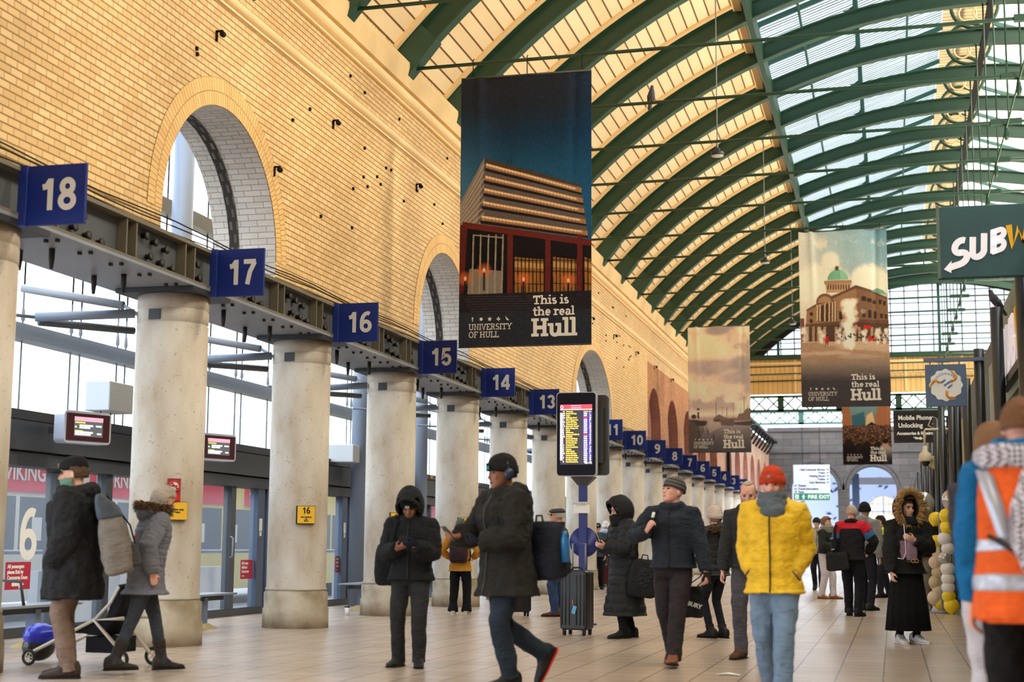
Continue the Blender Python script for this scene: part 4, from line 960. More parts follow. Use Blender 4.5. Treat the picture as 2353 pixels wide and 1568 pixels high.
# sandwich shop sign hung across the walk
p0 = pix(2157, 643, 17.4)
t = thing('hanging_sign', 'teal hanging sandwich shop sign with white and yellow letters', 'sign', (.60, 17.4, 4.15))
bevel(MB().box((0, -.06, 0), (1.42, .06, .83)).build('board', mat('sign_teal', (42, 84, 92), .5, noise=.12, nscale=3), t), .01)
MB().box((-.015, -.07, 0), (.015, .07, .84)).build('edge', mat('sign_edge', (96, 116, 108), .5), t)
R = Matrix.Rotation(-.0, 4, 'Y')
ang = math.radians(17)
def sub_sign(parent, x, z, h):
    def P(pts):                                                     # slanted letter outline -> board
        return [(x+(a+b*.12)*h*math.cos(ang)-b*h*math.sin(ang)*.25, z+(a)*h*math.sin(ang)+b*h) for a, b in pts]
    f = lambda a, b, t: (a, -.066-t, b)
    def stroke(pts, w, name, m):
        mb = MB(); q = P(pts)
        L, Rr = [], []
        for i in range(len(q)):
            a = q[max(i-1, 0)]; b = q[min(i+1, len(q)-1)]; d = math.hypot(b[0]-a[0], b[1]-a[1]) or 1
            nx, nz = -(b[1]-a[1])/d*w*h/2, (b[0]-a[0])/d*w*h/2
            L.append((q[i][0]+nx, q[i][1]+nz)); Rr.append((q[i][0]-nx, q[i][1]-nz))
        for i in range(len(q)-1): mb.plate([L[i], L[i+1], Rr[i+1], Rr[i]], f, .012)
        return mb
    SW = _mats['sign_white']; SY = _mats['sign_yellow']
    arcp = lambda cx, cz, rx, rz, a0, a1, n=10: [(cx+rx*math.cos(math.radians(a0+(a1-a0)*i/n)), cz+rz*math.sin(math.radians(a0+(a1-a0)*i/n))) for i in range(n+1)]
    s = arcp(.40, .76, .27, .26, 50, 270)+arcp(.36, .26, .30, .24, 90, -90)+[(.1, .02), (-.05, .02)]
    mb = stroke(s, .27, 'S', SW); q = P([(-.32, .02), (-.0, .28), (-.0, -.24)]); mb.plate(q, f, .013); mb.build('letter', SW, parent)
    mb = stroke([(.90, 1.0), (.90, .35)]+arcp(1.14, .3, .24, .22, 180, 360)+[(1.38, .35), (1.38, 1.0)], .26, 'U', SW); mb.build('letter', SW, parent)
    mb = stroke([(1.78, 1.0), (1.78, 0)], .26, 'B', SW)
    for c, rz in ((.76, .17), (.27, .19)):
        m2 = stroke([(1.7, c+rz), (2.05, c+rz)]+arcp(2.05, c, .17, rz, 90, -90)+[(1.7, c-rz)], .22, 'B', SW); b = len(mb.V); mb.add(m2.V, m2.F)
    mb.build('letter', SW, parent)
    stroke([(2.42, 1.0), (2.58, .02), (2.82, .75), (3.06, .02), (3.26, 1.0)], .25, 'W', SY).build('letter', SY, parent)
    mb = stroke([(3.36, 0), (3.66, .98), (3.98, 0)], .25, 'A', SY); m2 = stroke([(3.46, .28), (3.86, .28)], .18, 'A', SY); mb.add(m2.V, m2.F); mb.build('letter', SY, parent)
    mb = stroke([(4.02, 1.0), (4.28, .5), (4.56, 1.0)], .25, 'Y', SY); m2 = stroke([(4.28, .55), (4.28, 0)], .25, 'Y', SY); mb.add(m2.V, m2.F); mb.build('letter', SY, parent)
sub_sign(t, .13, .12, .27)
MB().box((1.42, -.04, .1), (1.55, .04, .16)).box((1.42, -.04, .66), (1.55, .04, .72)).build('bracket', BLACK, t)
# round-logo sign
t = thing('hanging_sign', 'slate blue hanging sign with a round white and orange logo', 'sign', (.62, 26.55, 3.53))
bevel(MB().box((0, -.03, 0), (.68, .03, .73)).build('board', mat('slate_sign', (84, 104, 136), .5), t), .008)
q = [(.34+(.27+.012*math.cos(12*a))*math.cos(a), .37+(.27+.012*math.cos(12*a))*math.sin(a)) for a in np.linspace(0, 2*PI, 96, endpoint=False)]
MB().plate(q, lambda a, b, t: (a, -.032-t, b), .004).build('logo_disc', WHITE, t)
OR = mat('logo_orange', (226, 150, 40), .5); LB = mat('logo_blue', (120, 146, 206), .5)
mb = MB()
for k in range(3):
    a0 = k*2*PI/3+.5
    mb.tube([(.34+r*math.cos(a0+w_), -.038, .37+r*math.sin(a0+w_)) for r, w_ in ((.09, .0), (.13, .12), (.17, .05), (.22, .22), (.255, .55), (.26, .8))], [.010, .026, .020, .026, .016, .005], 6)
mb.build('logo_swirl', OR, t)
mb = MB()
for a, b in ((.26, .42), (.31, .37), (.37, .33), (.37, .41)): mb.tube([(a, -.038, b-.01), (a+.07, -.038, b+.045)], .017, 6)
mb.build('logo_stroke', LB, t)
for k, ch in enumerate('GOODHANDS'):
    a = math.radians(150-k*15); text('logo_letter', ch, .055, LB, t, (.34+.195*math.cos(a), -.037, .37+.195*math.sin(a)), (PI/2, PI/2-a, 0), .002, .001, ay='CENTER')
MB().box((-.02, -.04, .78), (.98, .04, .84)).box((.08, -.01, .73), (.1, .01, .78)).box((.56, -.01, .73), (.58, .01, .78)).build('arm', mat('slate_arm', (92, 108, 140), .45), t)
# phone repair sign
t = thing('hanging_sign', 'black hanging sign for mobile phone unlocking with white lettering', 'sign', (.10, 40.4, 3.86))
bevel(MB().box((0, -.06, 0), (1.24, .06, .85)).build('frame', mat('sign_frame_brown', (44, 30, 26), .5), t), .01)
MB().box((.06, -.066, .06), (1.18, -.06, .79)).build('face', BLACK, t)
SWh = mat('lit_lettering', (236, 232, 224), .5, emit=.15)
for s, x, z, sz in (('Mobile Phone', .12, .60, .165), ('Unlocking', .12, .40, .165), ('Accessories & Repairs', .085, .21, .108)):
    text('lettering', s, sz, SWh, t, (x, -.07, z), (PI/2, 0, 0), .005, .001, 'LEFT', 'BOTTOM_BASELINE', .93)
MB().plate([(.5, .18), (.54, .18), (.54, .12), (.66, .12), (.66, .09), (.74, .14), (.66, .19), (.66, .155), (.54, .155), (.5, .155)], lambda a, b, t: (a, -.068-t, b-.03), .003).build('arrow', SWh, t)
c_, s_2 = math.cos(-.45), math.sin(-.45)
mb = MB(); rect = [(-.075, -.13), (.075, -.13), (.075, .13), (-.075, .13), (-.075, -.13)]
mb.tube([(1.0+a*c_-b*s_2, -.07, .53+a*s_2+b*c_) for a, b in rect], .010, 5)
mb.tube([(.97, -.07, .48), (1.13, -.07, .55)], .009, 5).tube([(1.03, -.07, .57), (1.10, -.07, .44)], .009, 5); mb.build('phone_icon', SWh, t)
MB().box((1.24, -.04, .15), (1.44, .04, .2)).box((1.24, -.04, .65), (1.44, .04, .7)).build('bracket', BLACK, t)
# camera, horn speaker
CAMC = mat('camera_cream', (214, 200, 170), .5)
t = thing('dome_camera', 'cream dome camera hanging under the black phone sign', 'security camera', (.78, 35.8, 3.05))
MB().lathe([(0, .42), (.05, .42), (.06, .3), (.13, .24), (.15, .1), (.14, .06), (0, .06)], n=20).build('housing', CAMC, t)
MB().lathe([(0, -.06), (.06, -.04), (.1, .02), (.11, .06), (0, .06)], n=18).build('dome', mat('dome_smoke', (30, 26, 26), .15), t)
MB().tube([(0, 0, .42), (0, 0, .75), (.02, 0, .8), (.66, 0, .8)], .03, 8).build('arm', CAMC, t)
t = thing('horn_speaker', 'beige horn loudspeaker on a shop post', 'loudspeaker', (1.28, 40.4, 3.5))
ax = Vector((-.75, -.4, -.5)).to_track_quat('Z', 'Y').to_matrix()
MB().lathe([(0, -.1), (.07, -.1), (.08, .05), (.10, .15), (.19, .34), (.17, .33), (.07, .12), (0, .1)], n=20, axis=ax).build('horn', mat('horn_beige', (178, 166, 130), .5), t)
MB().box((.02, -.05, -.05), (.2, .05, .05)).build('bracket', STEEL_DK, t)
# station information sign below the second truss
INFO = mat('info_white', (196, 204, 218), .5); IG = mat('exit_green', (22, 120, 92), .5)
t = thing('information_sign', 'white station direction sign with a green FIRE EXIT strip', 'sign', (-4.05, 80, 3.6))
bevel(MB().box((-.94, -.05, 0), (.94, .05, 1.86)).build('board', INFO, t), .01)
MB().box((-.93, -.06, .01), (.93, -.05, .36)).build('exit_strip', IG, t)
text('exit_lettering', 'FIRE EXIT', .27, WHITE, t, (.35, -.062, .09), (PI/2, 0, 0), .006, .001, ay='BOTTOM_BASELINE')
MB().plate([(-.46, .06), (-.40, .06), (-.40, .17), (-.34, .17), (-.43, .31), (-.52, .17), (-.46, .17)], lambda a, b, t: (a, -.061-t, b), .003).plate([(-.86, .06), (-.68, .06), (-.68, .30), (-.86, .30)], lambda a, b, t: (a, -.061-t, b), .002).build('exit_symbol', WHITE, t)
mb = MB().ball((-.755, -.066, .265), .022, 8).tube([(-.76, -.066, .235), (-.78, -.066, .17), (-.74, -.066, .12), (-.76, -.066, .075)], .014, 5).tube([(-.78, -.066, .17), (-.81, -.066, .10)], .013, 5).tube([(-.765, -.066, .23), (-.72, -.066, .19)], .011, 5); mb.build('running_figure', IG, t)
rows = [('i Rail Customer Service', 1), ('Trains', 1), ('Waiting Room', 1), ('Toilets', 1), ('Cash Machines', 1), ('Tickets', 0), ('Travel Information', 0), ('Taxis', 2)]
INFOI = mat('info_ink', (40, 46, 66), .6)
mb = MB()
for k, (s, d) in enumerate(rows):
    z = 1.56-.168*k
    text('direction_line', s, .138, INFOI, t, (.70 if d == 1 else -.70, -.055, z), (PI/2, 0, 0), .0055, .001, 'RIGHT' if d == 1 else 'LEFT', 'BOTTOM_BASELINE')
    A = [(-.06, .035), (.02, .035), (.02, .0), (.08, .05), (.02, .1), (.02, .065), (-.06, .065)]
    if d == 0: A = [(-a, b) for a, b in A]
    if d == 2: A = [(b-.05, a+.05) for a, b in A]
    x0 = .82 if d == 1 else -.82
    mb.plate([(x0+a, z+b) for a, b in A], lambda a, b, t: (a, -.052-t, b), .003)
mb.build('arrow', INFOI, t)
for x in (-.45, .45): MB().tube([(x, 0, 1.86), (x, 0, 4.0)], .018, 6).build('hanger', IRON, t)

# ---------------------------------------------------------------- lamps, pigeons, balloons
lp = None
for k, y in enumerate([27.61, 38.7, 49.8, 60.9]):
    if lp is None:
        lp = thing('pendant_lamp', None, 'lamp', (-3.05, y+.2, 8.55), 0, 'pendant lamps on long rods'); l_ = lp
        MB().lathe([(0, .12), (.05, .12), (.06, .07), (.125, .05), (.13, .0), (.12, -.02), (0, -.02)], n=24).build('housing', mat('lamp_grey', (44, 44, 44), .45), lp)
        MB().lathe([(.05, -.035), (.11, -.035), (.115, -.02), (.05, -.02)], n=24).build('lens', mat('lamp_lens', (200, 200, 190), .4), lp)
        MB().tube([(0, 0, .12), (0, 0, .3)], .02, 6).tube([(0, 0, .3), (0, 0, 3.82)], .011, 6).build('drop_rod', STEEL_LT, lp)
    else: l_ = copy_tree(lp); l_.location = (-3.05, y+.2, 8.55)
    tag(l_, ['dark round pendant lamp on a long rod, right of the perched pigeon', 'dark pendant lamp on a rod, upper left of the domed building banner', 'dark pendant lamp at the left edge of the domed building banner', 'far dark pendant lamp near the gable window'][k])
def pigeon(loc, rot, lb, lean=.5):
    t = thing('pigeon', lb, 'pigeon', loc, rot)
    PG = mat('pigeon_slate', (72, 74, 84), .7, noise=.3, nscale=30)
    P = [(0, .16, -.02), (0, .12, .02), (0, .05, .08), (0, -.01, .125), (0, -.05, .165), (0, -.068, .2), (0, -.075, .225), (0, -.10, .235), (0, -.112, .23)]
    b = MB().tube(P, [.012, .035, .058, .062, .048, .034, .032, .022, .006], 12, 0, side=(1, 0, 0)).build('body', PG, t)
    for s in (-1, 1):
        MB().tube([(s*.045, -.02, .13), (s*.06, .04, .09), (s*.045, .13, .02), (s*.02, .17, -.01)], [.02, .03, .018, .005], 8, side=(0, .3, 1), ell=.4).build('wing', mat('pigeon_wing', (92, 94, 104), .7), t)
        MB().tube([(s*.02, .02, .04), (s*.02, .01, .0)], .006, 5).tube([(s*.02, .03, .002), (s*.02, -.03, .002)], .005, 5).build('leg', mat('pigeon_leg', (170, 80, 80), .6), t)
    MB().tube([(0, .13, .01), (0, .2, -.05), (0, .24, -.09)], [.03, .035, .03], 8, side=(1, 0, 0), ell=.25).build('tail', PG, t)
    MB().tube([(0, -.108, .232), (0, -.13, .226)], [.008, .002], 6).build('beak', IRON, t)
    return t
p = pix(1497, 252, 24.84); pigeon((p.x, 24.84, 8.78), .3, 'pigeon perched on a tie rod right of the office tower banner')
pigeon((1.50, 22.0, 4.52), 2.4+PI, 'dark pigeon perched on top of a shop post')
BALM = {'y': mat('balloon_yellow', (250, 214, 30), .18), 'w': mat('balloon_white', (240, 236, 230), .2), 'c': mat('balloon_cream', (226, 206, 172), .2), 's': mat('balloon_silver', (196, 190, 184), .15, metal=.5), 't': mat('balloon_tan', (206, 184, 140), .2)}
bal = [(2150, 1194, 'y', 16), (2151, 1248, 'y', 17), (2158, 1270, 'c', 17), (2152, 1294, 'c', 17), (2160, 1318, 't', 18), (2151, 1340, 't', 17), (2160, 1356, 'c', 17), (2150, 1376, 'c', 18), (2164, 1388, 'y', 17),
       (2175, 1187, 'y', 17), (2177, 1213, 'y', 17), (2171, 1239, 'w', 16), (2178, 1262, 'w', 15), (2171, 1284, 's', 15), (2177, 1309, 'w', 16), (2178, 1332, 'w', 15), (2179, 1352, 'w', 15), (2180, 1372, 'y', 15), (2187, 1394, 'y', 17)]
cn = {'y': 'yellow', 'w': 'white', 'c': 'cream', 's': 'silver', 't': 'tan'}
cnt = {}
for u, v, c, r in bal:
    Y = 27.6 if u < 2166 else 26.9; p = pix(u, v, Y); R_ = r/3420*Y; side = 'left' if u < 2166 else 'right'
    cnt[(c, side)] = cnt.get((c, side), 0)+1
    o = MB().lathe([(0, -R_*1.12), (R_*.12, -R_*1.1), (R_*.1, -R_*1.02), (R_*.45, -R_*.85), (R_*.85, -R_*.45), (R_, .05*R_), (R_*.93, R_*.45), (R_*.7, R_*.77), (R_*.36, R_*.96), (0, R_)], n=20).build('balloon', BALM[c], None, p)
    o.rotation_euler = (random.uniform(-.5, .5), random.uniform(-.5, .5), 0)
    tag(o, '%s balloon, %s %s one from the top in the %s column of balloons' % (cn[c], ordw[cnt[(c, side)]-1], cn[c], side), 'balloon', 'balloons by the shops')
for u, v, r, Y, lb in ((2121, 1157, 25, 27.8, 'big silver foil balloon above the hooded person\'s head'), (2193, 1150, 27, 26.9, 'big silver balloon on top of the right balloon column')):
    p = pix(u, v, Y); R_ = r/3420*Y
    o = MB().ball((0, 0, 0), (R_, R_*.85, R_), 24).build('balloon', BALM['s'], None, p); tag(o, lb, 'balloon', 'big silver balloons')
    MB().tube([(0, 0, -R_), (.02, 0, -R_-.15)], .004, 4).build('string', WHITE, o)
p = pix(2165, 1400, 27.25)
o = MB().lathe([(0, 0), (.2, 0), (.2, .03), (0.02, .05), (.02, 1.7), (0, 1.7)], (p.x, 27.25, 0), 16).build('balloon_stand', STEEL_LT); tag(o, 'thin metal stand inside the balloon columns', 'stand')
# ---------------------------------------------------------------- printed banners
class Paint:
    """a small picture in sRGB 0-255, origin top left, u right, v down, both 0..1"""
    def __init__(s, w, h, base):
        s.w, s.h = w, h; s.a = np.zeros((h, w, 3)); s.a[:] = base
        s.U, s.Vv = np.meshgrid((np.arange(w)+.5)/w, (np.arange(h)+.5)/h); s.rng = np.random.RandomState(5)
    def put(s, m, c, al=1.0):
        m = (m*al)[..., None]; s.a = s.a*(1-m)+np.array(c, float)*m
    def vgrad(s, stops):
        v = s.Vv[:, 0]
        for k in range(3): s.a[:, :, k] = np.interp(v, [q[0] for q in stops], [q[1][k] for q in stops])[:, None]
    def _win(s, u0, u1, v0, v1):
        return (slice(max(0, int(v0*s.h)-1), max(0, min(s.h, int(v1*s.h)+2))), slice(max(0, int(u0*s.w)-1), max(0, min(s.w, int(u1*s.w)+2))))
    def poly(s, pts, c, al=1.0):
        w_ = s._win(min(p[0] for p in pts), max(p[0] for p in pts), min(p[1] for p in pts), max(p[1] for p in pts)); U, V = s.U[w_], s.Vv[w_]
        if not U.size: return
        m = np.zeros(U.shape, bool); j = len(pts)-1
        for i in range(len(pts)):
            (xi, yi), (xj, yj) = pts[i], pts[j]
            if yi != yj: m ^= ((yi > V) != (yj > V)) & (U < (xj-xi)*(V-yi)/(yj-yi)+xi)
            j = i
        k = (m*al)[..., None]; s.a[w_] = s.a[w_]*(1-k)+np.array(c, float)*k
    def ell(s, u, v, ru, rv, c, al=1.0, soft=0.0):
        g = 1+soft; w_ = s._win(u-ru*g, u+ru*g, v-rv*g, v+rv*g); U, V = s.U[w_], s.Vv[w_]
        if not U.size: return
        k = (np.clip((1+soft-np.sqrt(((U-u)/ru)**2+((V-v)/rv)**2))/max(soft, .02), 0, 1)*al)[..., None]; s.a[w_] = s.a[w_]*(1-k)+np.array(c, float)*k
    def done(s):
        """average each 2x2 so edges are soft"""
        s.a = s.a.reshape(s.h//2, 2, s.w//2, 2, 3).mean((1, 3)); s.h //= 2; s.w //= 2; return s
    def noise(s, fu, fv, seed=0, octv=5):
        r = np.random.RandomState(seed); out = np.zeros((s.h, s.w)); amp = 1; tot = 0
        for o in range(octv):
            gu, gv = max(2, int(fu*2**o)), max(2, int(fv*2**o)); g = r.rand(gv+1, gu+1)
            x = s.U*gu; y = s.Vv*gv; x0 = np.clip(x.astype(int), 0, gu-1); y0 = np.clip(y.astype(int), 0, gv-1); fx = x-x0; fy = y-y0
            fx = fx*fx*(3-2*fx); fy = fy*fy*(3-2*fy)
            out += amp*((g[y0, x0]*(1-fx)+g[y0, x0+1]*fx)*(1-fy)+(g[y0+1, x0]*(1-fx)+g[y0+1, x0+1]*fx)*fy); tot += amp; amp *= .55
        return out/tot
PRINT = attr_mat('banner_print', .75)

EMB = {
 'torch': [[(-.3, .45), (.3, .45), (.12, .3), (.1, -.5), (-.1, -.5), (-.12, .3)], [(-.34, .5), (-.1, 1.0), (0, .7), (.15, .98), (.32, .5)]],
 'rose': [[((.5+.1*math.cos(5*a))*math.cos(a), .25+(.5+.1*math.cos(5*a))*math.sin(a)) for a in np.linspace(0, 2*PI, 40, endpoint=False)]],
 'crown': [[(-.5, -.3), (.5, -.3), (.45, -.1), (-.45, -.1)], [(-.45, 0), (.45, 0), (.6, .7), (.28, .35), (0, .9), (-.28, .35), (-.6, .7)]],
 'lily': [[(-.08, -.5), (.08, -.5), (.12, -.1), (.45, -.15), (.6, .25), (.35, .55), (.42, .2), (.16, .12), (.2, .5), (0, 1), (-.2, .5), (-.16, .12), (-.42, .2), (-.35, .55), (-.6, .25), (-.45, -.15), (-.12, -.1)]],
 'dove': [[(-.6, .9), (-.35, .95), (-.2, .55), (.3, .1), (.75, -.35), (.3, -.25), (.15, -.5), (-.05, -.2), (-.4, .1), (-.45, .6)]]}
def banner(name, y, x0, z0, W_, H_, paint, lb, seed, n_=(150, 310), amp=.02):
    t = thing('banner', lb, 'banner', (x0, y-.03, z0), 0, 'hanging university banners')
    rs = np.random.RandomState(seed); ph = rs.rand(6)*6
    def fold(a, b):                                                 # cloth ripple, strongest near the top hems
        u, v = a/W_, b/H_
        return -amp*((math.sin(u*9+ph[0])*.5+math.sin(u*17+ph[1]+v*2)*.25)*(.3+v*v)+.4*math.sin(v*5+ph[2])*u*(1-u))-amp*1.6*v**2*(math.exp(-((u-.14-.05*(1-v))/.035)**2)-math.exp(-((u-.88+.06*(1-v))/.03)**2))
    f = lambda a, b: (a, fold(a, b), b)
    paint.done(); nu, nv = paint.w, paint.h
    us = np.linspace(0, W_, nu); vs = np.linspace(0, H_, nv)
    V = [f(a, b) for b in vs for a in us]
    F = [(j*nu+i, j*nu+i+1, (j+1)*nu+i+1, (j+1)*nu+i) for j in range(nv-1) for i in range(nu-1)]
    me = bpy.data.meshes.new('cloth'); me.from_pydata(V, [], F); me.materials.append(PRINT)
    me.polygons.foreach_set('use_smooth', [True]*len(F))
    ca = me.color_attributes.new('print', 'FLOAT_COLOR', 'POINT')
    c = np.clip(paint.a[::-1]/255, 0, 1); c = np.where(c <= .04045, c/12.92, ((c+.055)/1.055)**2.4)
    col_ = np.ones((nv, nu, 4)); col_[..., :3] = c; ca.data.foreach_set('color', col_.ravel())
    me.update(); o = bpy.data.objects.new('cloth', me); C.objects.link(o); o.parent = t
    s_ = o.modifiers.new('thickness', 'SOLIDIFY'); s_.thickness = .003; s_.offset = 1
    g = lambda a, b: (a, fold(a, b)-.004, b); k = W_/2.1
    mb = MB()
    slab_text(mb, 'This is', W_*.565, H_*.148, .125*k*1.08, .19, g, 1.02, -.0); slab_text(mb, 'the real', W_*.565, H_*.107, .125*k*1.08, .19, g, 1.0, -.0)
    slab_text(mb, 'Hull', W_*.555, H_*.032,   .255*k*1.08, .215, g, 1.0, -.02); mb.build('slogan', BW, t)
    mb = MB(); slab_text(mb, 'UNIVERSITY', W_*.075, H_*.062, .092*k, .125, g, 1.03, -.02); slab_text(mb, 'OF HULL', W_*.075, H_*.034, .092*k, .125, g, 1.03, -.02); mb.build('university_name', BW, t)
    for q, (nm, ps) in enumerate(EMB.items()):
        mb = MB(); e = .066*k
        for P in ps: mb.add([g(W_*.105+q*W_*.066+a*e*.75, H_*.098+b*e*.75) for a, b in P], [tuple(range(len(P)))])
        mb.build('emblem_'+nm, BW, t)
    MB().tube([(0, .0, H_), (W_, 0, H_)], .016, 8).build('top_bar', mat('banner_bar', (70, 66, 64), .5), t)
    MB().tube([(0, fold(0, .01), .0), (W_/2, fold(W_/2, .01), .0), (W_, fold(W_, .01), .0)], .012, 8).build('bottom_hem', mat('banner_hem', (52, 52, 60), .7), t)
    rz = 8.74+.0084*(x0+W_/2+7.25)-z0+.03
    for a in (.09, .51, .93): MB().tube([(W_*a, .0, H_), (W_*a, .0, rz), (W_*a, .05, rz+.03)], .008, 6).build('hook', IRON, t)
    return t
BW = mat('banner_ink_white', (232, 226, 218), .75)

# office tower at dusk
p = Paint(620, 1272, (36, 40, 52))
def b1(x, y):
    yt = 80-45*(x-50)/700; yb = 1525-17*(x-45)/700; v = (y-yt)/(yb-yt); return ((x-(55-22*v))/(697+17*v), v)
p.vgrad([(0, (44, 46, 58)), (.12, (38, 46, 62)), (.22, (26, 58, 88)), (.34, (32, 88, 126)), (.5, (48, 110, 150)), (1, (40, 60, 80))])
p.put(np.clip(1-p.U/.35, 0, 1)*np.clip((p.Vv-.1)/.3, 0, 1), (110, 150, 180), .45); p.put(np.clip((p.U-.75)/.25, 0, 1), (20, 84, 140), .35)
P = lambda pts, c, al=1.0: p.poly([b1(*q) for q in pts], c, al)
P([(180, 510), (690, 660), (730, 950), (140, 870), (40, 880), (40, 760)], (112, 102, 98))
P([(180, 510), (690, 660), (694, 672), (178, 545)], (84, 72, 66))
P([(180, 515), (40, 760), (36, 880), (140, 866)], (150, 138, 128))
for k in range(9): y = 60*k; P([(178, 545+y*.62), (40, 790+y*.32), (40, 797+y*.32), (177, 556+y*.62)], (214, 198, 180), .7)
for k, (a, b, c, d) in enumerate([(545, 690, 185, 697), (612, 745, 180, 704), (680, 800, 175, 711), (750, 858, 168, 719), (828, 920, 160, 728)]):
    P([(c, a-6), (d, b-10), (d, b+14), (c, a+18)], (190, 140, 90)); P([(c+4, a-3), (d-30, b-12), (d-30, b-2), (c+4, a+8)], (255, 226, 190))
    P([(c-4, a+22), (d+2, b+16), (d+2, b+26), (c-4, a+38)], (40, 30, 32))
    for q in range(30): 
        w_ = q/30; P([(c+(d-c)*w_, a-4+(b-a)*w_), (c+(d-c)*w_+2, a-4+(b-a)*w_), (c+(d-c)*w_+2, a+17+(b-a-3)*w_), (c+(d-c)*w_, a+17+(b-a-3)*w_)], (120, 84, 60), .6)
P([(305, 510), (308, 510), (308, 545), (305, 545)], (40, 44, 60)); P([(322, 510), (325, 510), (325, 550), (322, 550)], (40, 44, 60))
P([(60, 857), (752, 958), (752, 1260), (38, 1260), (40, 1000)], (30, 24, 28))
P([(60, 857), (752, 958), (752, 990), (85, 893), (40, 940)], (120, 46, 40)); P([(45, 870), (85, 893), (62, 1240), (36, 1240)], (104, 40, 38))
P([(98, 918), (283, 940), (270, 1250), (80, 1250)], (22, 18, 22)); P([(95, 1108), (275, 1120), (270, 1246), (82, 1246)], (150, 138, 128))
for a in (118, 158, 200, 240, 278): P([(a-4, 925), (a+4, 925), (a-4, 1246), (a-14, 1246)], (176, 162, 140))
P([(118, 925), (280, 940), (280, 947), (118, 932)], (176, 162, 140))
for a, b in ((335, 500), (540, 668), (706, 748)):
    P([(a, 1045), (b, 1062), (b, 1240), (a, 1240)], (168, 116, 58)); P([(a, 1070), (b, 1085), (b, 1110), (a, 1100)], (232, 190, 120), .7); P([(a, 1130), (b, 1140), (b, 1175), (a, 1170)], (196, 120, 50), .6)
    for q in np.arange(a, b, 20): P([(q, 1040), (q+5, 1040), (q+5, 1245), (q, 1245)], (24, 20, 24))
    for q in (1060, 1120, 1185): P([(a, q), (b, q+6), (b, q+10), (a, q+4)], (24, 20, 24))
for a, b in ((302, 332), (505, 534), (674, 702)): P([(a, 925), (b, 928), (b-4, 1250), (a-4, 1250)], (116, 44, 38))
P([(36, 1245), (752, 1225), (752, 1345), (36, 1345)], (44, 40, 46))
for k in range(7): P([(60+6*k, 1255+13*k), (560, 1250+13*k), (560, 1254+13*k), (60+6*k, 1259+13*k)], (84, 78, 82), .7)
P([(34, 1340), (752, 1320), (752, 1540), (34, 1540)], (50, 52, 60), .9)
for a, b in ((72, 1160), (175, 1115), (388, 1165), (625, 1172)):
    u, v = b1(a, b); p.ell(u, v, .035, .016, (255, 130, 70), .6, 1.0); p.ell(u, v, .011, .008, (255, 214, 170)); P([(a-5, b+15), (a+5, b+15), (a+4, b+110), (a-6, b+110)], (40, 34, 38), .9)
p.a += (p.noise(90, 180, 3, 2)[..., None]-.5)*14
banner('tower', 22.07, -6.466, 4.16, 2.105, 4.32, p, 'tall banner printed with a lit office tower at dusk, largest and nearest', 1)

# domed building with fountains
p = Paint(400, 824, (200, 190, 176))
def b2(x, y):
    yt = 97-35*(x-45)/715; yb = 1537-22*(x-80)/730; v = (y-yt)/(yb-yt); return ((x-(45+37*v))/(717+12*v), v)
P = lambda pts, c, al=1.0: p.poly([b2(*q) for q in pts], c, al)
p.vgrad([(0, (150, 178, 184)), (.3, (176, 190, 186)), (.5, (214, 204, 188)), (1, (120, 110, 106))])
p.put(np.clip(1-p.U/.55, 0, 1), (222, 212, 194), .85); p.put(np.clip((p.U-.7)/.3, 0, 1)*np.clip(1-p.Vv/.35, 0, 1), (88, 138, 158), .7)
n1 = p.noise(4, 7, 8); p.put(np.clip((n1-.54)/.08, 0, 1)*np.clip((p.Vv-.02)/.05, 0, 1), (228, 218, 200), .75)
for a, b, r in ((620, 480, 90), (700, 500, 80), (560, 470, 60), (210, 500, 110), (310, 330, 55), (130, 560, 100)): u, v = b2(a, b); p.ell(u, v, r/717, r/1440, (232, 222, 204), .85, .6)
SB = (158, 122, 90); SL = (188, 154, 118); SD = (84, 60, 46)
P([(270, 520), (482, 510), (470, 590), (280, 600)], SL); P([(262, 500), (485, 492), (485, 520), (262, 528)], (170, 134, 100))
for k in range(9): a = 290+k*21; P([(a, 530), (a+9, 529), (a+9, 570), (a, 572)], SD)
u, v = b2(373, 492); q = [(u+.118*math.cos(t), v-.058*math.sin(t)) for t in np.linspace(0, PI, 24)]; p.poly(q, (126, 178, 146)); q = [(u+.03+.085*math.cos(t), v-.052*math.sin(t)) for t in np.linspace(0, PI/2, 14)]+[(u+.03, v)]; p.poly(q, (150, 196, 164), .8)
P([(350, 385), (378, 383), (380, 415), (350, 415)], (110, 80, 60)); P([(357, 376), (371, 376), (371, 388), (357, 388)], (110, 80, 60))
P([(120, 745), (195, 695), (210, 660), (360, 610), (520, 538), (535, 870), (112, 882)], SB); P([(520, 535), (640, 575), (772, 640), (786, 862), (535, 858)], (136, 102, 76))
P([(118, 740), (200, 690), (520, 535), (640, 572), (772, 632), (774, 650), (640, 592), (520, 560), (200, 708), (118, 756)], (112, 82, 62))
u, v = b2(268, 680); q = [(u+.10*math.cos(t), v-.052*math.sin(t)) for t in np.linspace(0, PI, 20)]; p.poly(q, (128, 96, 72)); q = [(u+.075*math.cos(t), v-.036*math.sin(t)) for t in np.linspace(0, PI, 20)]; p.poly(q, (176, 140, 104))
P([(196, 715), (362, 668), (366, 830), (200, 838)], SD)
for a in (200, 222, 262, 298, 324, 346): P([(a, 700-.2*(a-200)), (a+13, 698-.2*(a-200)), (a+13, 832), (a, 834)], (206, 176, 140))
P([(640, 580), (690, 556), (740, 575), (768, 610), (700, 600)], (126, 170, 140)); 
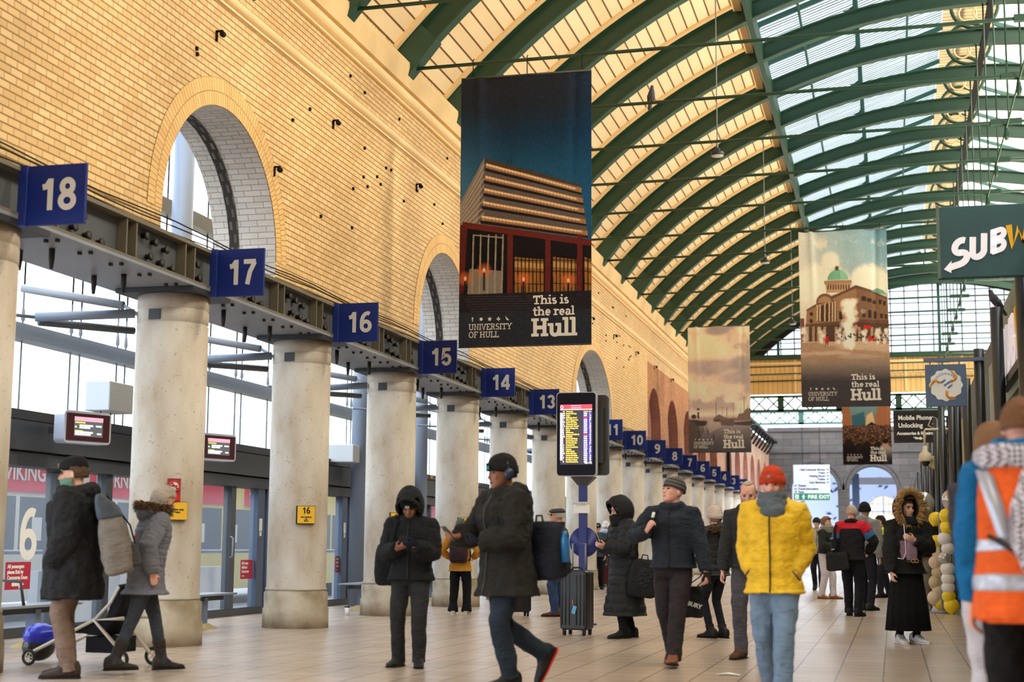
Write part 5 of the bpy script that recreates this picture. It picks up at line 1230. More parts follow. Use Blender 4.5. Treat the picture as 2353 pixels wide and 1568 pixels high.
for a, b, w_, h_ in ((145, 760, 26, 30), (145, 815, 24, 35), (385, 750, 26, 70), (575, 720, 24, 80), (620, 735, 26, 70), (665, 745, 22, 65), (565, 625, 38, 40), (610, 640, 38, 36), (655, 655, 28, 34), (705, 650, 22, 40), (740, 662, 20, 40), (716, 765, 24, 40), (752, 770, 22, 40)): P([(a, b), (a+w_, b+4), (a+w_, b+h_), (a, b+h_-3)], (70, 52, 44))
P([(108, 862), (540, 815), (790, 820), (792, 850), (540, 845), (108, 890)], (112, 82, 60))
P([(110, 885), (540, 842), (790, 848), (796, 1002), (110, 1008)], (92, 70, 58))
for a in (118, 165, 205, 258, 350, 540, 640, 700): P([(a, 880), (a+22, 876), (a+22, 1004), (a, 1006)], (178, 146, 112))
P([(583, 862), (645, 866), (645, 892), (583, 890)], (206, 44, 40)); P([(515, 860), (530, 850), (540, 880), (515, 890)], (206, 44, 40)); P([(620, 950), (678, 952), (678, 985), (620, 985)], (206, 50, 44)); P([(66, 812), (100, 812), (105, 1005), (76, 1005)], (130, 84, 76))
P([(60, 1004), (800, 990), (815, 1540), (70, 1540)], (204, 178, 152))
gm = np.clip((p.Vv-.70)/.16, 0, 1); p.put(gm, (66, 62, 68), .92)
p.put((p.Vv > .635)*np.clip((p.noise(3, 40, 4)-.45)/.2, 0, 1)*(1-gm), (160, 124, 96), .55)
r = np.random.RandomState(2)
for k in range(150):
    a, b = 470+r.randn()*30, r.uniform(660, 1060); wd = 1-.4*(b-660)/400; u, v = b2(470+(a-470)*wd, b); p.ell(u, v, .02, .011, (236, 226, 210), .5, .8)
for a in (100, 240, 385, 590, 700, 765):
    for k in range(24): u, v = b2(a+r.randn()*12, r.uniform(890, 1005)); p.ell(u, v, .012, .008, (234, 224, 208), .5, .8)
for k in range(26): u, v = b2(r.uniform(360, 780), r.uniform(930, 990)); p.ell(u, v, .008, .006, (60, 50, 50), .8)
P([(275, 955), (298, 955), (302, 1010), (272, 1010)], (206, 40, 44)); P([(278, 1010), (284, 1010), (275, 1042), (270, 1042)], (50, 40, 44)); P([(288, 1010), (294, 1010), (298, 1025), (292, 1030)], (50, 40, 44)); u, v = b2(285, 948); p.ell(u, v, .012, .007, (70, 48, 40))
p.a += (p.noise(80, 160, 3, 2)[..., None]-.5)*16
p.a = np.minimum(p.a*1.10, 244)
banner('dome', 35.92, -2.01, 4.43, 2.06, 4.24, p, 'banner printed with a green-domed building and fountains', 2, amp=.03)

# harbour
p = Paint(290, 598, (206, 184, 154))
P = lambda pts, c, al=1.0: p.poly([((x-62)/715, (y-70)/1452) for x, y in pts], c, al)
p.vgrad([(0, (196, 172, 142)), (.2, (214, 190, 156)), (.45, (206, 184, 158)), (.7, (222, 200, 172)), (.73, (176, 158, 146)), (.85, (122, 112, 110)), (1, (78, 78, 82))])
n1 = p.noise(3, 6, 21); sk = np.clip((.70-p.Vv)/.05, 0, 1)
p.put(np.clip((n1-.52)/.1, 0, 1)*sk, (150, 140, 138), .6); p.put(np.clip((.44-n1)/.1, 0, 1)*sk, (232, 206, 168), .7)
for a, b, ru, rv, c in ((390, 120, 90, 40, (140, 132, 134)), (680, 500, 100, 60, (146, 140, 140)), (300, 540, 240, 70, (160, 148, 146)), (640, 670, 140, 50, (164, 152, 150)), (250, 330, 200, 90, (224, 196, 156))): p.ell((a-62)/715, (b-70)/1452, ru/715, rv/1452, c, .7, .8)
P([(60, 1140), (180, 1150), (215, 1520), (60, 1520)], (96, 82, 74)); P([(100, 1150), (275, 1160), (270, 1200), (240, 1220), (170, 1215)], (74, 66, 64))
p.ell((125-62)/715, (1110-70)/1452, .04, .018, (80, 66, 56)); P([(165, 1130), (168, 1080), (164, 1060), (188, 1060), (184, 1080), (188, 1130)], (70, 58, 54)); P([(158, 1035), (194, 1035), (188, 1018), (176, 1010), (164, 1018)], (60, 52, 50))
for a, b in ((383, 950), (448, 1000), (503, 1010), (576, 950), (700, 890), (655, 1020), (740, 990)): P([(a-2, b), (a+2, b), (a+2, 1150), (a-2, 1150)], (96, 80, 70))
P([(350, 1130), (385, 1105), (415, 1085), (445, 1105), (500, 1130), (620, 1130), (640, 1085), (690, 1075), (720, 1030), (780, 1020), (782, 1160), (350, 1165)], (128, 108, 94)); P([(425, 1160), (580, 1150), (595, 1200), (580, 1222), (440, 1212)], (110, 96, 88)); P([(580, 1180), (782, 1165), (782, 1222), (600, 1210)], (88, 76, 72)); P([(350, 1150), (420, 1140), (430, 1170), (360, 1170)], (92, 80, 74))
for a, b, c in ((205, 1200, 1330), (228, 1230, 1300), (283, 1255, 1320), (350, 1310, 1420), (185, 1250, 1350)): P([(a-5, b), (a+5, b), (a+5, c), (a-5, c)], (74, 66, 66))
P([(300, 1160), (420, 1180), (440, 1230), (300, 1300), (280, 1230)], (186, 168, 154), .5)
p.put(np.clip((p.Vv-.8)/.2, 0, 1), (70, 70, 76), .45); p.a += (p.noise(70, 140, 3, 2)[..., None]-.5)*14
gr = p.a.mean(2, keepdims=True); p.a = np.minimum((p.a*.7+gr*.3*np.array([1.0, 1, 1.06]))*np.array([1.27, 1.26, 1.27]), 248)
banner('harbour', 49.79, -6.53, 4.25, 2.07, 4.24, p, 'banner printed with a sepia harbour, boats and a small lighthouse', 3)

# street crowd
p = Paint(260, 536, (40, 26, 24))
p.vgrad([(0, (150, 190, 200)), (.44, (120, 150, 158)), (.58, (150, 120, 90)), (.66, (96, 58, 42)), (1, (28, 22, 24))])
p.poly([(0, .3), (.16, .42), (.2, .6), (0, .62)], (176, 120, 84)); p.poly([(1, .3), (.72, .42), (.66, .6), (1, .62)], (170, 112, 78)); p.poly([(.2, .5), (.45, .46), (.48, .6), (.22, .6)], (60, 110, 126)); p.poly([(.5, .5), (.62, .46), (.68, .6), (.48, .6)], (214, 190, 150)); p.poly([(.5, .6), (.6, .565), (.72, .6)], (52, 40, 40))
r = np.random.RandomState(9)
for k in range(1300):
    v = .60+.34*(k/1300)**1.3; s_ = .010+.05*(v-.6)/.34; u = r.rand(); c = r.choice(4)
    p.ell(u, v+s_*.5, s_*1.1, s_*.55, [(36, 26, 28), (60, 40, 36), (150, 130, 120), (46, 30, 30)][c], .9, .3); p.ell(u, v, s_*.55, s_*.32, [(236, 176, 130), (206, 136, 98), (250, 200, 156), (140, 86, 64)][r.randint(4)], .9, .4); p.ell(u, v-s_*.16, s_*.58, s_*.22, [(40, 28, 26), (70, 46, 34), (120, 84, 54)][r.randint(3)], .9, .4)
for a, b in ((.12, .80), (.5, .82), (.34, .84), (.72, .83)): p.ell(a, b+.07, .15, .09, (30, 24, 28), 1, .3); p.ell(a, b-.02, .065, .035, (44, 28, 26), 1, .3)
p.ell(.87, .88, .12, .08, (176, 166, 160), 1, .3); p.ell(.87, .785, .05, .03, (206, 150, 116), 1, .3); p.ell(.87, .765, .052, .02, (40, 28, 26), 1, .3)
p.put(np.clip((p.Vv-.84)/.1, 0, 1), (30, 26, 28), .75)
banner('crowd', 66.41, -2.0, 4.72, 2.07, 4.24, p, 'banner printed with a packed street crowd, lowest of the four', 4)
# ---------------------------------------------------------------- people
CLOUD = bpy.data.textures.new('cloth_folds', 'CLOUDS'); CLOUD.noise_scale = .11; CLOUD.noise_depth = 2
CLOUD2 = bpy.data.textures.new('fur_tufts', 'CLOUDS'); CLOUD2.noise_scale = .03; CLOUD2.noise_depth = 2
def organic(mb, name, m, parent, vox, folds=0.0, smooth=2, tex=None):
    """closed shapes melted into one continuous surface"""
    o = mb.build(name, m, parent)
    r = o.modifiers.new('merge', 'REMESH'); r.mode = 'VOXEL'; r.voxel_size = vox; r.use_smooth_shade = True
    if smooth: s = o.modifiers.new('soften', 'SMOOTH'); s.iterations = smooth; s.factor = .5
    if folds:
        d = o.modifiers.new('folds', 'DISPLACE'); d.texture = tex or CLOUD; d.strength = folds; d.mid_level = .5; d.texture_coords = 'LOCAL'
    return o
def ik(a, c, l1, l2, hint):
    a, c = Vector(a), Vector(c); d = c-a; L = min(d.length, (l1+l2)*.999); u = d.normalized()
    x = (l1*l1-l2*l2+L*L)/(2*L); h = math.sqrt(max(0, l1*l1-x*x)); hv = Vector(hint); hv = (hv-u*hv.dot(u)).normalized()
    return a+u*x+hv*h, a+u*L
def hand(mb, w, d, n, side, curl=.5, sc=1.0, fat=0.0):
    """palm, four unequal fingers and a thumb; d wrist to knuckles, n out of the palm"""
    d = Vector(d).normalized(); n = Vector(n); n = (n-d*n.dot(d)).normalized(); x = d.cross(n)*side; w = Vector(w)
    P = lambda a, b, c: w+(x*a+d*b+n*c)*sc
    mb.tube([P(0, -.02, 0), P(0, .02, 0), P(.002, .055, 0), P(.002, .088, 0)], [(.027+fat)*sc, (.034+fat)*sc, (.040+fat)*sc, (.036+fat)*sc], 10, 0, side=x, ell=.45, round_ends=True)
    for k, (a, L) in enumerate(((-.031, .066), (-.010, .078), (.011, .074), (.031, .058))):
        p0 = P(a, .082, 0); c1 = curl*1.0; c2 = curl*2.1; r = (.0088-.0006*k+fat*.6)*sc
        p1 = p0+(d*math.cos(c1)+n*math.sin(c1))*L*.45*sc; p2 = p1+(d*math.cos(c2)+n*math.sin(c2))*L*.33*sc; c3 = curl*2.9
        p3 = p2+(d*math.cos(c3)+n*math.sin(c3))*L*.25*sc
        mb.tube([p0, p1, p2, p3], [r*1.08, r, r*.94, r*.8], 8, round_ends=True)
    t0 = P(-.030, .022, .008); t1 = P(-.058, .052, .022); t2 = P(-.052, .082, .034+.01*curl); r = (.0105+fat*.6)*sc
    mb.tube([t0, t1, t2], [r*1.25, r, r*.8], 8, round_ends=True)
SKIN = {}
def skin(c): 
    k = 'skin_%d_%d_%d' % c
    return _mats.get(k) or mat(k, c, .5, noise=.12, nscale=14)
def cloth(c, rough=.85, bump=.0):
    k = 'cloth_%d_%d_%d_%d' % (*c, int(rough*100))
    if k in _mats: return _mats[k]
    m = mat(k, c, rough, noise=.22, nscale=9, bump=.2, bscale=160, spec=.25); n = m.node_tree.nodes; l = m.node_tree.links
    tc = n.new('ShaderNodeTexCoord'); mp = n.new('ShaderNodeMapping'); mp.inputs['Rotation'].default_value = (.5, .4, .3); mp.inputs['Scale'].default_value = (11, 11, 26); l.new(tc.outputs['Object'], mp.inputs[0])
    t = n.new('ShaderNodeTexNoise'); t.inputs['Scale'].default_value = 1.0; t.inputs['Detail'].default_value = 3; t.inputs['Distortion'].default_value = 1.2; l.new(mp.outputs[0], t.inputs['Vector'])
    b2 = n.new('ShaderNodeBump'); b2.inputs['Strength'].default_value = .55; b2.inputs['Distance'].default_value = .035; l.new(t.outputs['Fac'], b2.inputs['Height'])
    b1 = [x for x in n if x.type == 'BUMP' and x != b2][0]; l.new(b2.outputs[0], b1.inputs['Normal'])   # creases of worn cloth
    return m
def person(label, loc, face, H, pose, fit, vox=.010, far=False):
    s = H/1.75; root = None
    po = dict(lean=3, twist=0, yaw=0, pitch=0, L=(.09, 0, 0, 0, 6), R=(-.09, 0, 0, 0, 6), hL=None, hR=None, eL=(.6, .5, -.3), eR=(-.6, .5, -.3), cL=.45, cR=.45, nL=(-1, 0, 0), nR=(1, 0, 0), dL=None, dR=None, drop=0.0); po.update(pose)
    lean, tw = math.radians(po['lean']), math.radians(po['twist']); hz = .93-po['drop']
    def tp(x, y, z):
        """upright torso point -> leaning, turned torso point"""
        k = max(0, min(1, (z-.95)/.4)); v = Vector((x, y, z))
        if k > 0: v = Matrix.Rotation(tw*k, 3, 'Z') @ v
        if z > .95: v = Vector((0, 0, .95))+Matrix.Rotation(lean, 3, 'X') @ (v-Vector((0, 0, .95)))
        return (v-Vector((0, 0, po['drop'])))*s
    J = {}
    for sd, sg in (('L', 1), ('R', -1)):
        f = po[sd]; hip = Vector((sg*.09, 0, hz)); pit = math.radians(f[3]); yaw = math.radians(f[4])*sg
        ank = Vector((f[0], f[1], .085+f[2])); kn, ank = ik(hip, ank, .435, .425, (math.sin(yaw), -1, .12))
        J['hip'+sd], J['kn'+sd], J['an'+sd] = hip*s, kn*s, ank*s; J['foot'+sd] = (pit, yaw)
        sh = tp(sg*.185*fit.get('sw', 1), .01, 1.405)/s; h = po['h'+sd] or (sg*.24, -.02, .86)
        el, wr = ik(sh, h, .29, .265, po['e'+sd]); J['sh'+sd], J['el'+sd], J['wr'+sd] = sh*s, el*s, wr*s
        J['d'+sd] = Vector(po['d'+sd]) if po['d'+sd] else (wr-el)
    hb = tp(0, .005, 1.50)                                          # where the head sits
    Rh = Matrix.Rotation(math.radians(po['yaw']), 3, 'Z') @ Matrix.Rotation(lean*.5+math.radians(po['pitch']), 3, 'X')
    hp = lambda x, y, z: hb+Rh @ (Vector((x, y-.012, z+.008))*s)     # head frame: chin 0 .. crown .235
    # --- body: one continuous surface
    mb = MB(); N = 16
    def ring(z, rx, ry, cy=0): return [tp(rx*math.cos(2*PI*j/N), cy+ry*math.sin(2*PI*j/N), z) for j in range(N)]
    mb.loft([ring(z, rx, ry) for z, rx, ry in ((.84, .06, .05), (.88, .13, .10), (.97, .155, .11), (1.10, .135, .095), (1.28, .16, .11), (1.38, .17, .095), (1.44, .09, .065), (1.47, .055, .055), (1.50, .05, .05))])
    mb.tube([tp(0, .015, 1.42), hp(0, .03, .02), hp(0, .025, .07)], [.056*s, .053*s, .05*s], 12, round_ends=True)
    Q = [(-.004, .022, -.078, -.03), (.006, .036, -.088, -.005), (.03, .052, -.094, .03), (.055, .060, -.094, .06), (.085, .067, -.095, .085), (.115, .072, -.090, .098), (.14, .075, -.092, .104), (.17, .074, -.088, .102), (.198, .066, -.072, .09), (.219, .048, -.048, .068), (.232, .022, -.02, .034)]
    rings = []
    for z, rx, f, b in Q:
        q = []
        for j in range(20):
            a = 2*PI*j/20; cx, sy = math.cos(a), math.sin(a); e = .82
            q.append(hp(rx*abs(cx)**e*(1 if cx > 0 else -1), (f+b)/2+(b-f)/2*abs(sy)**.95*(1 if sy > 0 else -1), z))
        rings.append(q)
    mb.loft(rings)
    mb.tube([hp(0, -.088, .132), hp(0, -.102, .105), hp(0, -.114, .082), hp(0, -.096, .068)], [.008*s, .011*s, .0145*s, .010*s], 8, side=Rh @ Vector((1, 0, 0)))
    mb.ball(hp(0, -.089, .045), (.022*s, .012*s, .010*s), 10); mb.ball(hp(0, -.086, .012), (.02*s, .014*s, .014*s), 10)
    for sg in (-1, 1):
        mb.ball(hp(sg*.078, .012, .10), (.010*s, .020*s, .032*s), 10); mb.ball(hp(sg*.042, -.074, .088), (.022*s, .016*s, .02*s), 10); mb.ball(hp(sg*.032, -.086, .142), (.026*s, .010*s, .008*s), 10)
    for sd, sg in (('L', 1), ('R', -1)):
        mb.tube([tp(sg*.11, .01, 1.40), J['sh'+sd], (J['sh'+sd]+J['el'+sd])/2, J['el'+sd], (J['el'+sd]*.6+J['wr'+sd]*.4), J['wr'+sd]], [.05*s, .052*s, .046*s, .038*s, .037*s, .026*s], 12, round_ends=True)
        hand(mb, J['wr'+sd], J['d'+sd], po['n'+sd], sg, po['c'+sd], s)
        mb.tube([J['hip'+sd], (J['hip'+sd]+J['kn'+sd])/2, J['kn'+sd], J['kn'+sd]*.6+J['an'+sd]*.4, J['an'+sd]], [.085*s, .075*s, .054*s, .052*s, .036*s], 12, round_ends=True)
        pit, yaw = J['foot'+sd]; Rf = Matrix.Rotation(yaw, 3, 'Z') @ Matrix.Rotation(pit, 3, 'X')
        mb.tube([J['an'+sd]+Rf @ (Vector((0, y, z))*s) for y, z in ((.05, -.04), (0, -.035), (-.09, -.05), (-.16, -.062))], [.028*s, .034*s, .034*s, .022*s], 10, side=Rf @ Vector((1, 0, 0)), round_ends=True)
    root = organic(mb, 'person', skin(fit['skin']), None, vox if not far else .016, 0, 1)
    root.location = loc; root.rotation_euler = (0, 0, math.radians(face)); tag(root, label, 'person')
    # --- face
    if not far:
        e = MB(); b = MB(); l = MB()
        for sg in (-1, 1):
            e.ball(hp(sg*.032, -.089, .118), (.014*s, .006*s, .007*s), 10)
            b.tube([hp(sg*.015, -.101, .136), hp(sg*.034, -.100, .142), hp(sg*.052, -.088, .136)], [.004*s, .005*s, .003*s], 6)
        l.tube([hp(-.024, -.094, .046), hp(0, -.102, .045), hp(.024, -.094, .046)], [.003*s, .006*s, .003*s], 6)
        e.build('eyes', mat('eye_dark', (46, 34, 30), .3), root); b.build('eyebrows', cloth(fit.get('brow', (60, 44, 34))), root)
        l.build('lips', skin(tuple(int(v*f) for v, f in zip(fit['skin'], (.86, .66, .64)))), root)
    # --- trousers
    c = fit.get('legs')
    if c:
        mb = MB(); g = fit.get('lw', 1.0)
        mb.loft([ring(z, rx*fit.get('bw', 1), ry*fit.get('bw', 1)) for z, rx, ry in ((.80, .05, .05), (.83, .14, .115), (.90, .172, .132), (.98, .168, .125), (1.06, .15, .11))])
        for sd in 'LR':
            h, k, a = J['hip'+sd], J['kn'+sd], J['an'+sd]; cu = fit.get('cuff', .0)
            d_ = (a-k).normalized()
            pts = [h+Vector((0, 0, .02))*s, h*.7+k*.3, h*.35+k*.65, k, k*.7+a*.3, k*.3+a*.7, a+d_*(-.0-cu)*s, a+d_*(.035-cu)*s]
            mb.tube(pts, [v*s for v in (.100, .097*g**.3, .086*g**.6, .074*g, .068*g, .064*g, .062*g*fit.get('flare', 1), .064*g*fit.get('flare', 1))], 14, 0)
        organic(mb, fit.get('legname', 'trousers'), cloth(c, fit.get('lrough', .85)), root, .012 if not far else .018, fit.get('lfold', .022)*s)
    # --- shoes
    for sd, sg in (('L', 1), ('R', -1)):
        pit, yaw = J['foot'+sd]; Rf = Matrix.Rotation(yaw, 3, 'Z') @ Matrix.Rotation(pit, 3, 'X'); A = J['an'+sd]
        def sec(y, hw, zb, zt, n=12): return [A+Rf @ (Vector((hw*math.copysign(abs(math.cos(2*PI*j/n))**.6, math.cos(2*PI*j/n)), y, (zb+zt)/2+(zt-zb)/2*math.copysign(abs(math.sin(2*PI*j/n))**.75, math.sin(2*PI*j/n))))*s) for j in range(n)]
        S = [(.092, .026, -.06, .0), (.082, .040, -.075, .035), (.038, .047, -.078, .062), (-.03, .049, -.078, .045), (-.09, .053, -.078, -.008), (-.16, .052, -.078, -.028), (-.205, .041, -.075, -.038), (-.226, .020, -.068, -.052)]
        mb = MB(); mb.loft([sec(*q) for q in S])
        bt = fit.get('boot', 0)
        if bt: mb.tube([A+Rf @ Vector((0, .01, -.02))*s, A+(J['kn'+sd]-A).normalized()*bt*.5*s, A+(J['kn'+sd]-A).normalized()*bt*s], [.05*s, .056*s, .062*s*fit.get('bootw', 1)], 14)
        sh = organic(mb, 'shoe' if not bt else 'boot', cloth(fit.get('shoe', (30, 28, 28)), .55), root, .010 if not far else .016, .004, 1)
        so = fit.get('sole', (24, 24, 24)); mb = MB(); heel = fit.get('heel', 0)
        mb.loft([sec(y*1.01, hw*1.06, -.086-(heel if y > .03 else 0), -.066) for y, hw, _, _ in S if not (heel and -.08 < y < .03)] if not heel else [sec(y*1.01, hw*1.04, -.086, -.066) for y, hw, _, _ in S], smooth=False)
        mb.build('sole', cloth(so, .7), sh)
    # --- jacket or coat
    J_ = fit.get('coat')
    if J_:
        th = J_.get('th', .03); hem = J_['hem']; q = J_.get('quilt'); wd = J_.get('wide', 1.0); dp = J_.get('deep', 1.0); mb = MB()
        prof = [(hem, J_.get('hx', .19), J_.get('hy', .15)), (max(hem+.02, .78), .175, .135), (1.0, .155, .115), (1.12, .150, .110), (1.30, .172, .122), (1.38, .172, .108), (1.43, .115, .085), (1.475, .074, .074), (1.50, .068, .072)]
        prof = [(z, rx*wd+th*(1 if z < 1.42 else .5), ry*dp+th*(1 if z < 1.42 else .5)) for z, rx, ry in prof]
        zs = np.arange(hem, 1.505, .015) if q else None
        if q:
            pr = [(z, np.interp(z, [a[0] for a in prof], [a[1] for a in prof])+q[1]*(abs(math.sin(PI*z/q[0]))**.6-.6)*(z < 1.44), np.interp(z, [a[0] for a in prof], [a[2] for a in prof])+q[1]*(abs(math.sin(PI*z/q[0]))**.6-.6)*(z < 1.44)) for z in zs]
        else: pr = prof
        mb.loft([ring(z, rx, ry) for z, rx, ry in pr])
        for sd, sg in (('L', 1), ('R', -1)):
            S, E_, W_ = J['sh'+sd], J['el'+sd], J['wr'+sd]; k = J_.get('sleeve', 1.0)
            pts = [tp(sg*.10, .01, 1.40), S, S*.5+E_*.5, E_, E_*.5+W_*.5, W_+(W_-E_).normalized()*.0]
            rad = [(.062+th)*s, (.058+th)*s, (.054+th)*s*k, (.048+th)*s*k, (.043+th)*s*k, (.032+th*.85)*s]
            if q:
                P2, R2 = [], []
                for i in range(len(pts)-1):
                    L = (pts[i+1]-pts[i]).length; m = max(2, int(L/.015))
                    for j in range(m): P2.append(pts[i].lerp(pts[i+1], j/m)); R2.append(rad[i]+(rad[i+1]-rad[i])*j/m)
                P2.append(pts[-1]); R2.append(rad[-1]); ac = 0
                for i in range(len(P2)):
                    if i: ac += (P2[i]-P2[i-1]).length
                    R2[i] += q[1]*.8*(abs(math.sin(PI*ac/(q[0]*.8*s)))**.6-.6)
                pts, rad = P2, R2
            mb.tube(pts, rad, 14, 0)
        if J_.get('collar', 1): mb.tube([tp(.085*math.cos(a), .012+.085*math.sin(a)-.005, 1.485+.012*math.sin(a)) for a in np.linspace(0, 2*PI, 19)], [(.028+J_.get('cth', 0))*s]*19, 8)
        if J_.get('hood_down'): mb.ball(tp(0, .13, 1.46), (.125*s, .075*s, .085*s), 14)
        organic(mb, J_.get('name', 'jacket'), cloth(J_['c'], J_.get('rough', .85)), root, J_.get('vox', .011) if not far else .018, J_.get('fold', .03)*s, 1 if q else 2)
        zc_ = J_.get('zip')
        if zc_:
            pts = []
            for z in np.linspace(hem+.01, 1.46, 16): pts.append(tp(J_.get('zx', 0), -np.interp(z, [a[0] for a in pr], [a[2] for a in pr])-.006, z))
            MB().tube(pts, .006*s, 6).build('zip', cloth(zc_, .6), root)
        for nm, z0, z1, cc, ex in J_.get('bands', []):              # coloured yokes, vests and stripes hugging the torso
            zz = np.linspace(z0, z1, max(3, int((z1-z0)/.03)+1))
            mbb = MB(); mbb.loft([ring(z, np.interp(z, [a[0] for a in prof], [a[1] for a in prof])+ex, np.interp(z, [a[0] for a in prof], [a[2] for a in prof])+ex) for z in zz])
            if 'yoke' in nm:
                for sd, sg in (('L', 1), ('R', -1)): mbb.tube([tp(sg*.10, .01, 1.40), J['sh'+sd], J['sh'+sd]*.62+J['el'+sd]*.38], [(.064+th+ex)*s, (.061+th+ex)*s, (.057+th+ex)*s], 14)
            organic(mbb, nm, cloth(cc, .8), root, .012 if not far else .016, J_.get('fold', .03)*s)
        for nm, a, b, cc in J_.get('sleeve_bands', []):
            for sd in 'LR':
                S, E_ = J['sh'+sd], J['el'+sd]; mbb = MB(); mbb.tube([S.lerp(E_, a), S.lerp(E_, b)], [(.060+th)*s, (.056+th)*s], 14); organic(mbb, nm, cloth(cc, .8), root, .014, 0)
    sk = fit.get('skirt')
    if sk:
        mb = MB(); M_ = 60; pl = sk.get('pleat', .012); rings = []
        for z, rx, ry in ((sk['hem'], .27, .23), (.45, .24, .19), (.75, .20, .155), (.95, .165, .125), (1.06, .145, .108)):
            f = max(0, min(1, (1.0-z)/.6)); rings.append([tp((rx+pl*f*math.sin(15*2*PI*j/M_*1.0))*math.cos(2*PI*j/M_), (ry+pl*f*math.sin(15*2*PI*j/M_))*math.sin(2*PI*j/M_), z) for j in range(M_)])
        mb.loft(rings).build('skirt', cloth(sk['c'], .9), root)
    # --- scarf, hood, hats, hair
    sc = fit.get('scarf')
    if sc:
        mb = MB()
        for zc_, r, tr in sc.get('rolls', [(1.475, .095, .045), (1.52, .10, .042), (1.435, .09, .04)]):
            mb.tube([tp(r*math.cos(a), -.015+r*1.08*math.sin(a), zc_-.015*math.sin(a+PI)*-1) for a in np.linspace(0, 2*PI, 21)], [tr*s]*21, 10)
        if sc.get('mask'): mb.ball(hp(0, -.046, .012), (.066*s, .062*s, .058*s), 14); mb.ball(tp(.01, -.11, 1.42), (.095*s, .06*s, .085*s), 14)
        organic(mb, 'scarf', cloth(sc['c']), root, .011, .035*s)
    def shell(nm, cx, r, keep, m, th=.014, folds=0.0, n=26, k=18):
        vs, fs = [], []
        for i in range(k+1):
            a = PI*(.04+.94*i/k)
            for j in range(n): vs.append((r[0]*math.sin(a)*math.cos(2*PI*j/n), r[1]*math.sin(a)*math.sin(2*PI*j/n), r[2]*math.cos(a)))
        for i in range(k):
            for j in range(n):
                q = [i*n+j, (i+1)*n+j, (i+1)*n+(j+1) % n, i*n+(j+1) % n]; cxy = [sum(vs[t][d] for t in q)/4/r[d] for d in range(3)]
                if keep(*cxy): fs.append(tuple(q))
        fs.append(tuple(range(n))[::-1])
        us = sorted({i for f in fs for i in f}); mp = {a: b for b, a in enumerate(us)}
        mb = MB(); mb.add([hp(cx[0]+vs[i][0], cx[1]+vs[i][1], cx[2]+vs[i][2]) for i in us], [[mp[i] for i in f] for f in fs], 0, True)
        o = mb.build(nm, m, root); so = o.modifiers.new('thickness', 'SOLIDIFY'); so.thickness = th*s; so.offset = 1
        su = o.modifiers.new('soften', 'SUBSURF'); su.levels = su.render_levels = 1
        if folds:
            d = o.modifiers.new('tufts', 'DISPLACE'); d.texture = CLOUD2; d.strength = folds; d.mid_level = .5; d.texture_coords = 'LOCAL'
        return o
    hr = fit.get('hair')
    if hr:
        L = hr.get('len', -.1); top = hr.get('line', .42)
        shell('hair', (0, .008, .118), (.086, .110, .128), lambda x, y, z: (z > top and (y > -.75 or z > top+.12)) or (y > .05-.0*x and z > L) or (abs(x) > .75 and y > -.25 and z > hr.get('side', 0.1)), cloth(hr['c'], .75), hr.get('th', .008), .012*s)
        if hr.get('long'):
            mb = MB()
            for sg in (-1, 1):
                for k in range(5): x = sg*(.045+.012*k); mb.tube([hp(x, .04-.02*k, .12), hp(x*1.15, .045-.02*k, .0), tp(x*1.3, .08-.05*k, 1.40-.02*k), tp(x*1.2, .09-.05*k, 1.40-hr['long']+.02*k)], [.03*s, .035*s, .033*s, .012*s], 8)
            organic(mb, 'hair_lengths', cloth(hr['c'], .75), root, .012, .02)
        if hr.get('bun'): organic(MB().ball(hp(0, .10, .16), (.05*s, .05*s, .05*s), 12), 'hair_bun', cloth(hr['c'], .75), root, .01, .012)
    ht = fit.get('hat')
    if ht:
        z0 = ht.get('z', .135); t = ht.get('th', .014); hh = ht.get('h', .262); kind = ht['k']
        if kind == 'beanie':
            mb = MB(); cs = [cloth(c_) for c_ in ht['c']]; zs = np.linspace(z0, hh, 15)
            def br(z):
                u = (z-z0)/(hh-z0); k = math.sqrt(max(0, 1-max(0, (u-.25)/.75)**2.2)); return max(.012, (.079+t)*k), max(.012, (.105+t)*k)
            for i in range(14):
                (a, b), (c_, d) = br(zs[i]), br(zs[i+1])
                R_ = lambda z, a, b: [hp(a*math.cos(2*PI*j/24), .007+b*math.sin(2*PI*j/24)+.05*(z-z0), z+.03*math.sin(2*PI*j/24)*(1-(z-z0)/(hh-z0))*-.5) for j in range(24)]
                mb.loft([R_(zs[i], a, b), R_(zs[i+1], c_, d)], (i//2) % len(cs), True, caps=(i in (0, 13)))
            ob = mb.build('beanie', cs, root)
            if ht.get('cuff', 1):
                cf = MB().loft([[hp((.079+t+e)*math.cos(2*PI*j/24), .007+(.105+t+e)*math.sin(2*PI*j/24), z-.015*math.sin(2*PI*j/24)) for j in range(24)] for z, e in ((z0-.012, .002), (z0-.008, .010), (z0+.045, .009), (z0+.05, .001))]).build('cuff', cs[0], ob)
            if ht.get('patch'): MB().plate([(-.022, -.014), (.022, -.014), (.022, .014), (-.022, .014)], lambda a, b, tt: hp(a+ht.get('px', 0), -.112-t-tt-.0, z0+.028+b), .004).build('patch', cloth(ht['patch'], .6), ob)
            if ht.get('bobble'): organic(MB().ball(hp(0, .02, hh+.03), (.04*s, .04*s, .04*s), 10), 'bobble', cs[0], ob, .01, .015, tex=CLOUD2)
        elif kind in ('cap', 'flat'):
            R_ = lambda a, b, z, dy=0: [hp(a*math.cos(2*PI*j/24), dy+.007+b*math.sin(2*PI*j/24), z) for j in range(24)]
            if kind == 'cap': q = [(.085, .112, .14, 0), (.087, .114, .17, 0), (.082, .106, .21, 0), (.06, .08, .242, 0), (.02, .03, .254, 0)]
            else: q = [(.084, .108, .15, 0), (.105, .135, .175, -.006), (.104, .135, .195, -.008), (.08, .10, .222, .0), (.03, .04, .236, .01)]
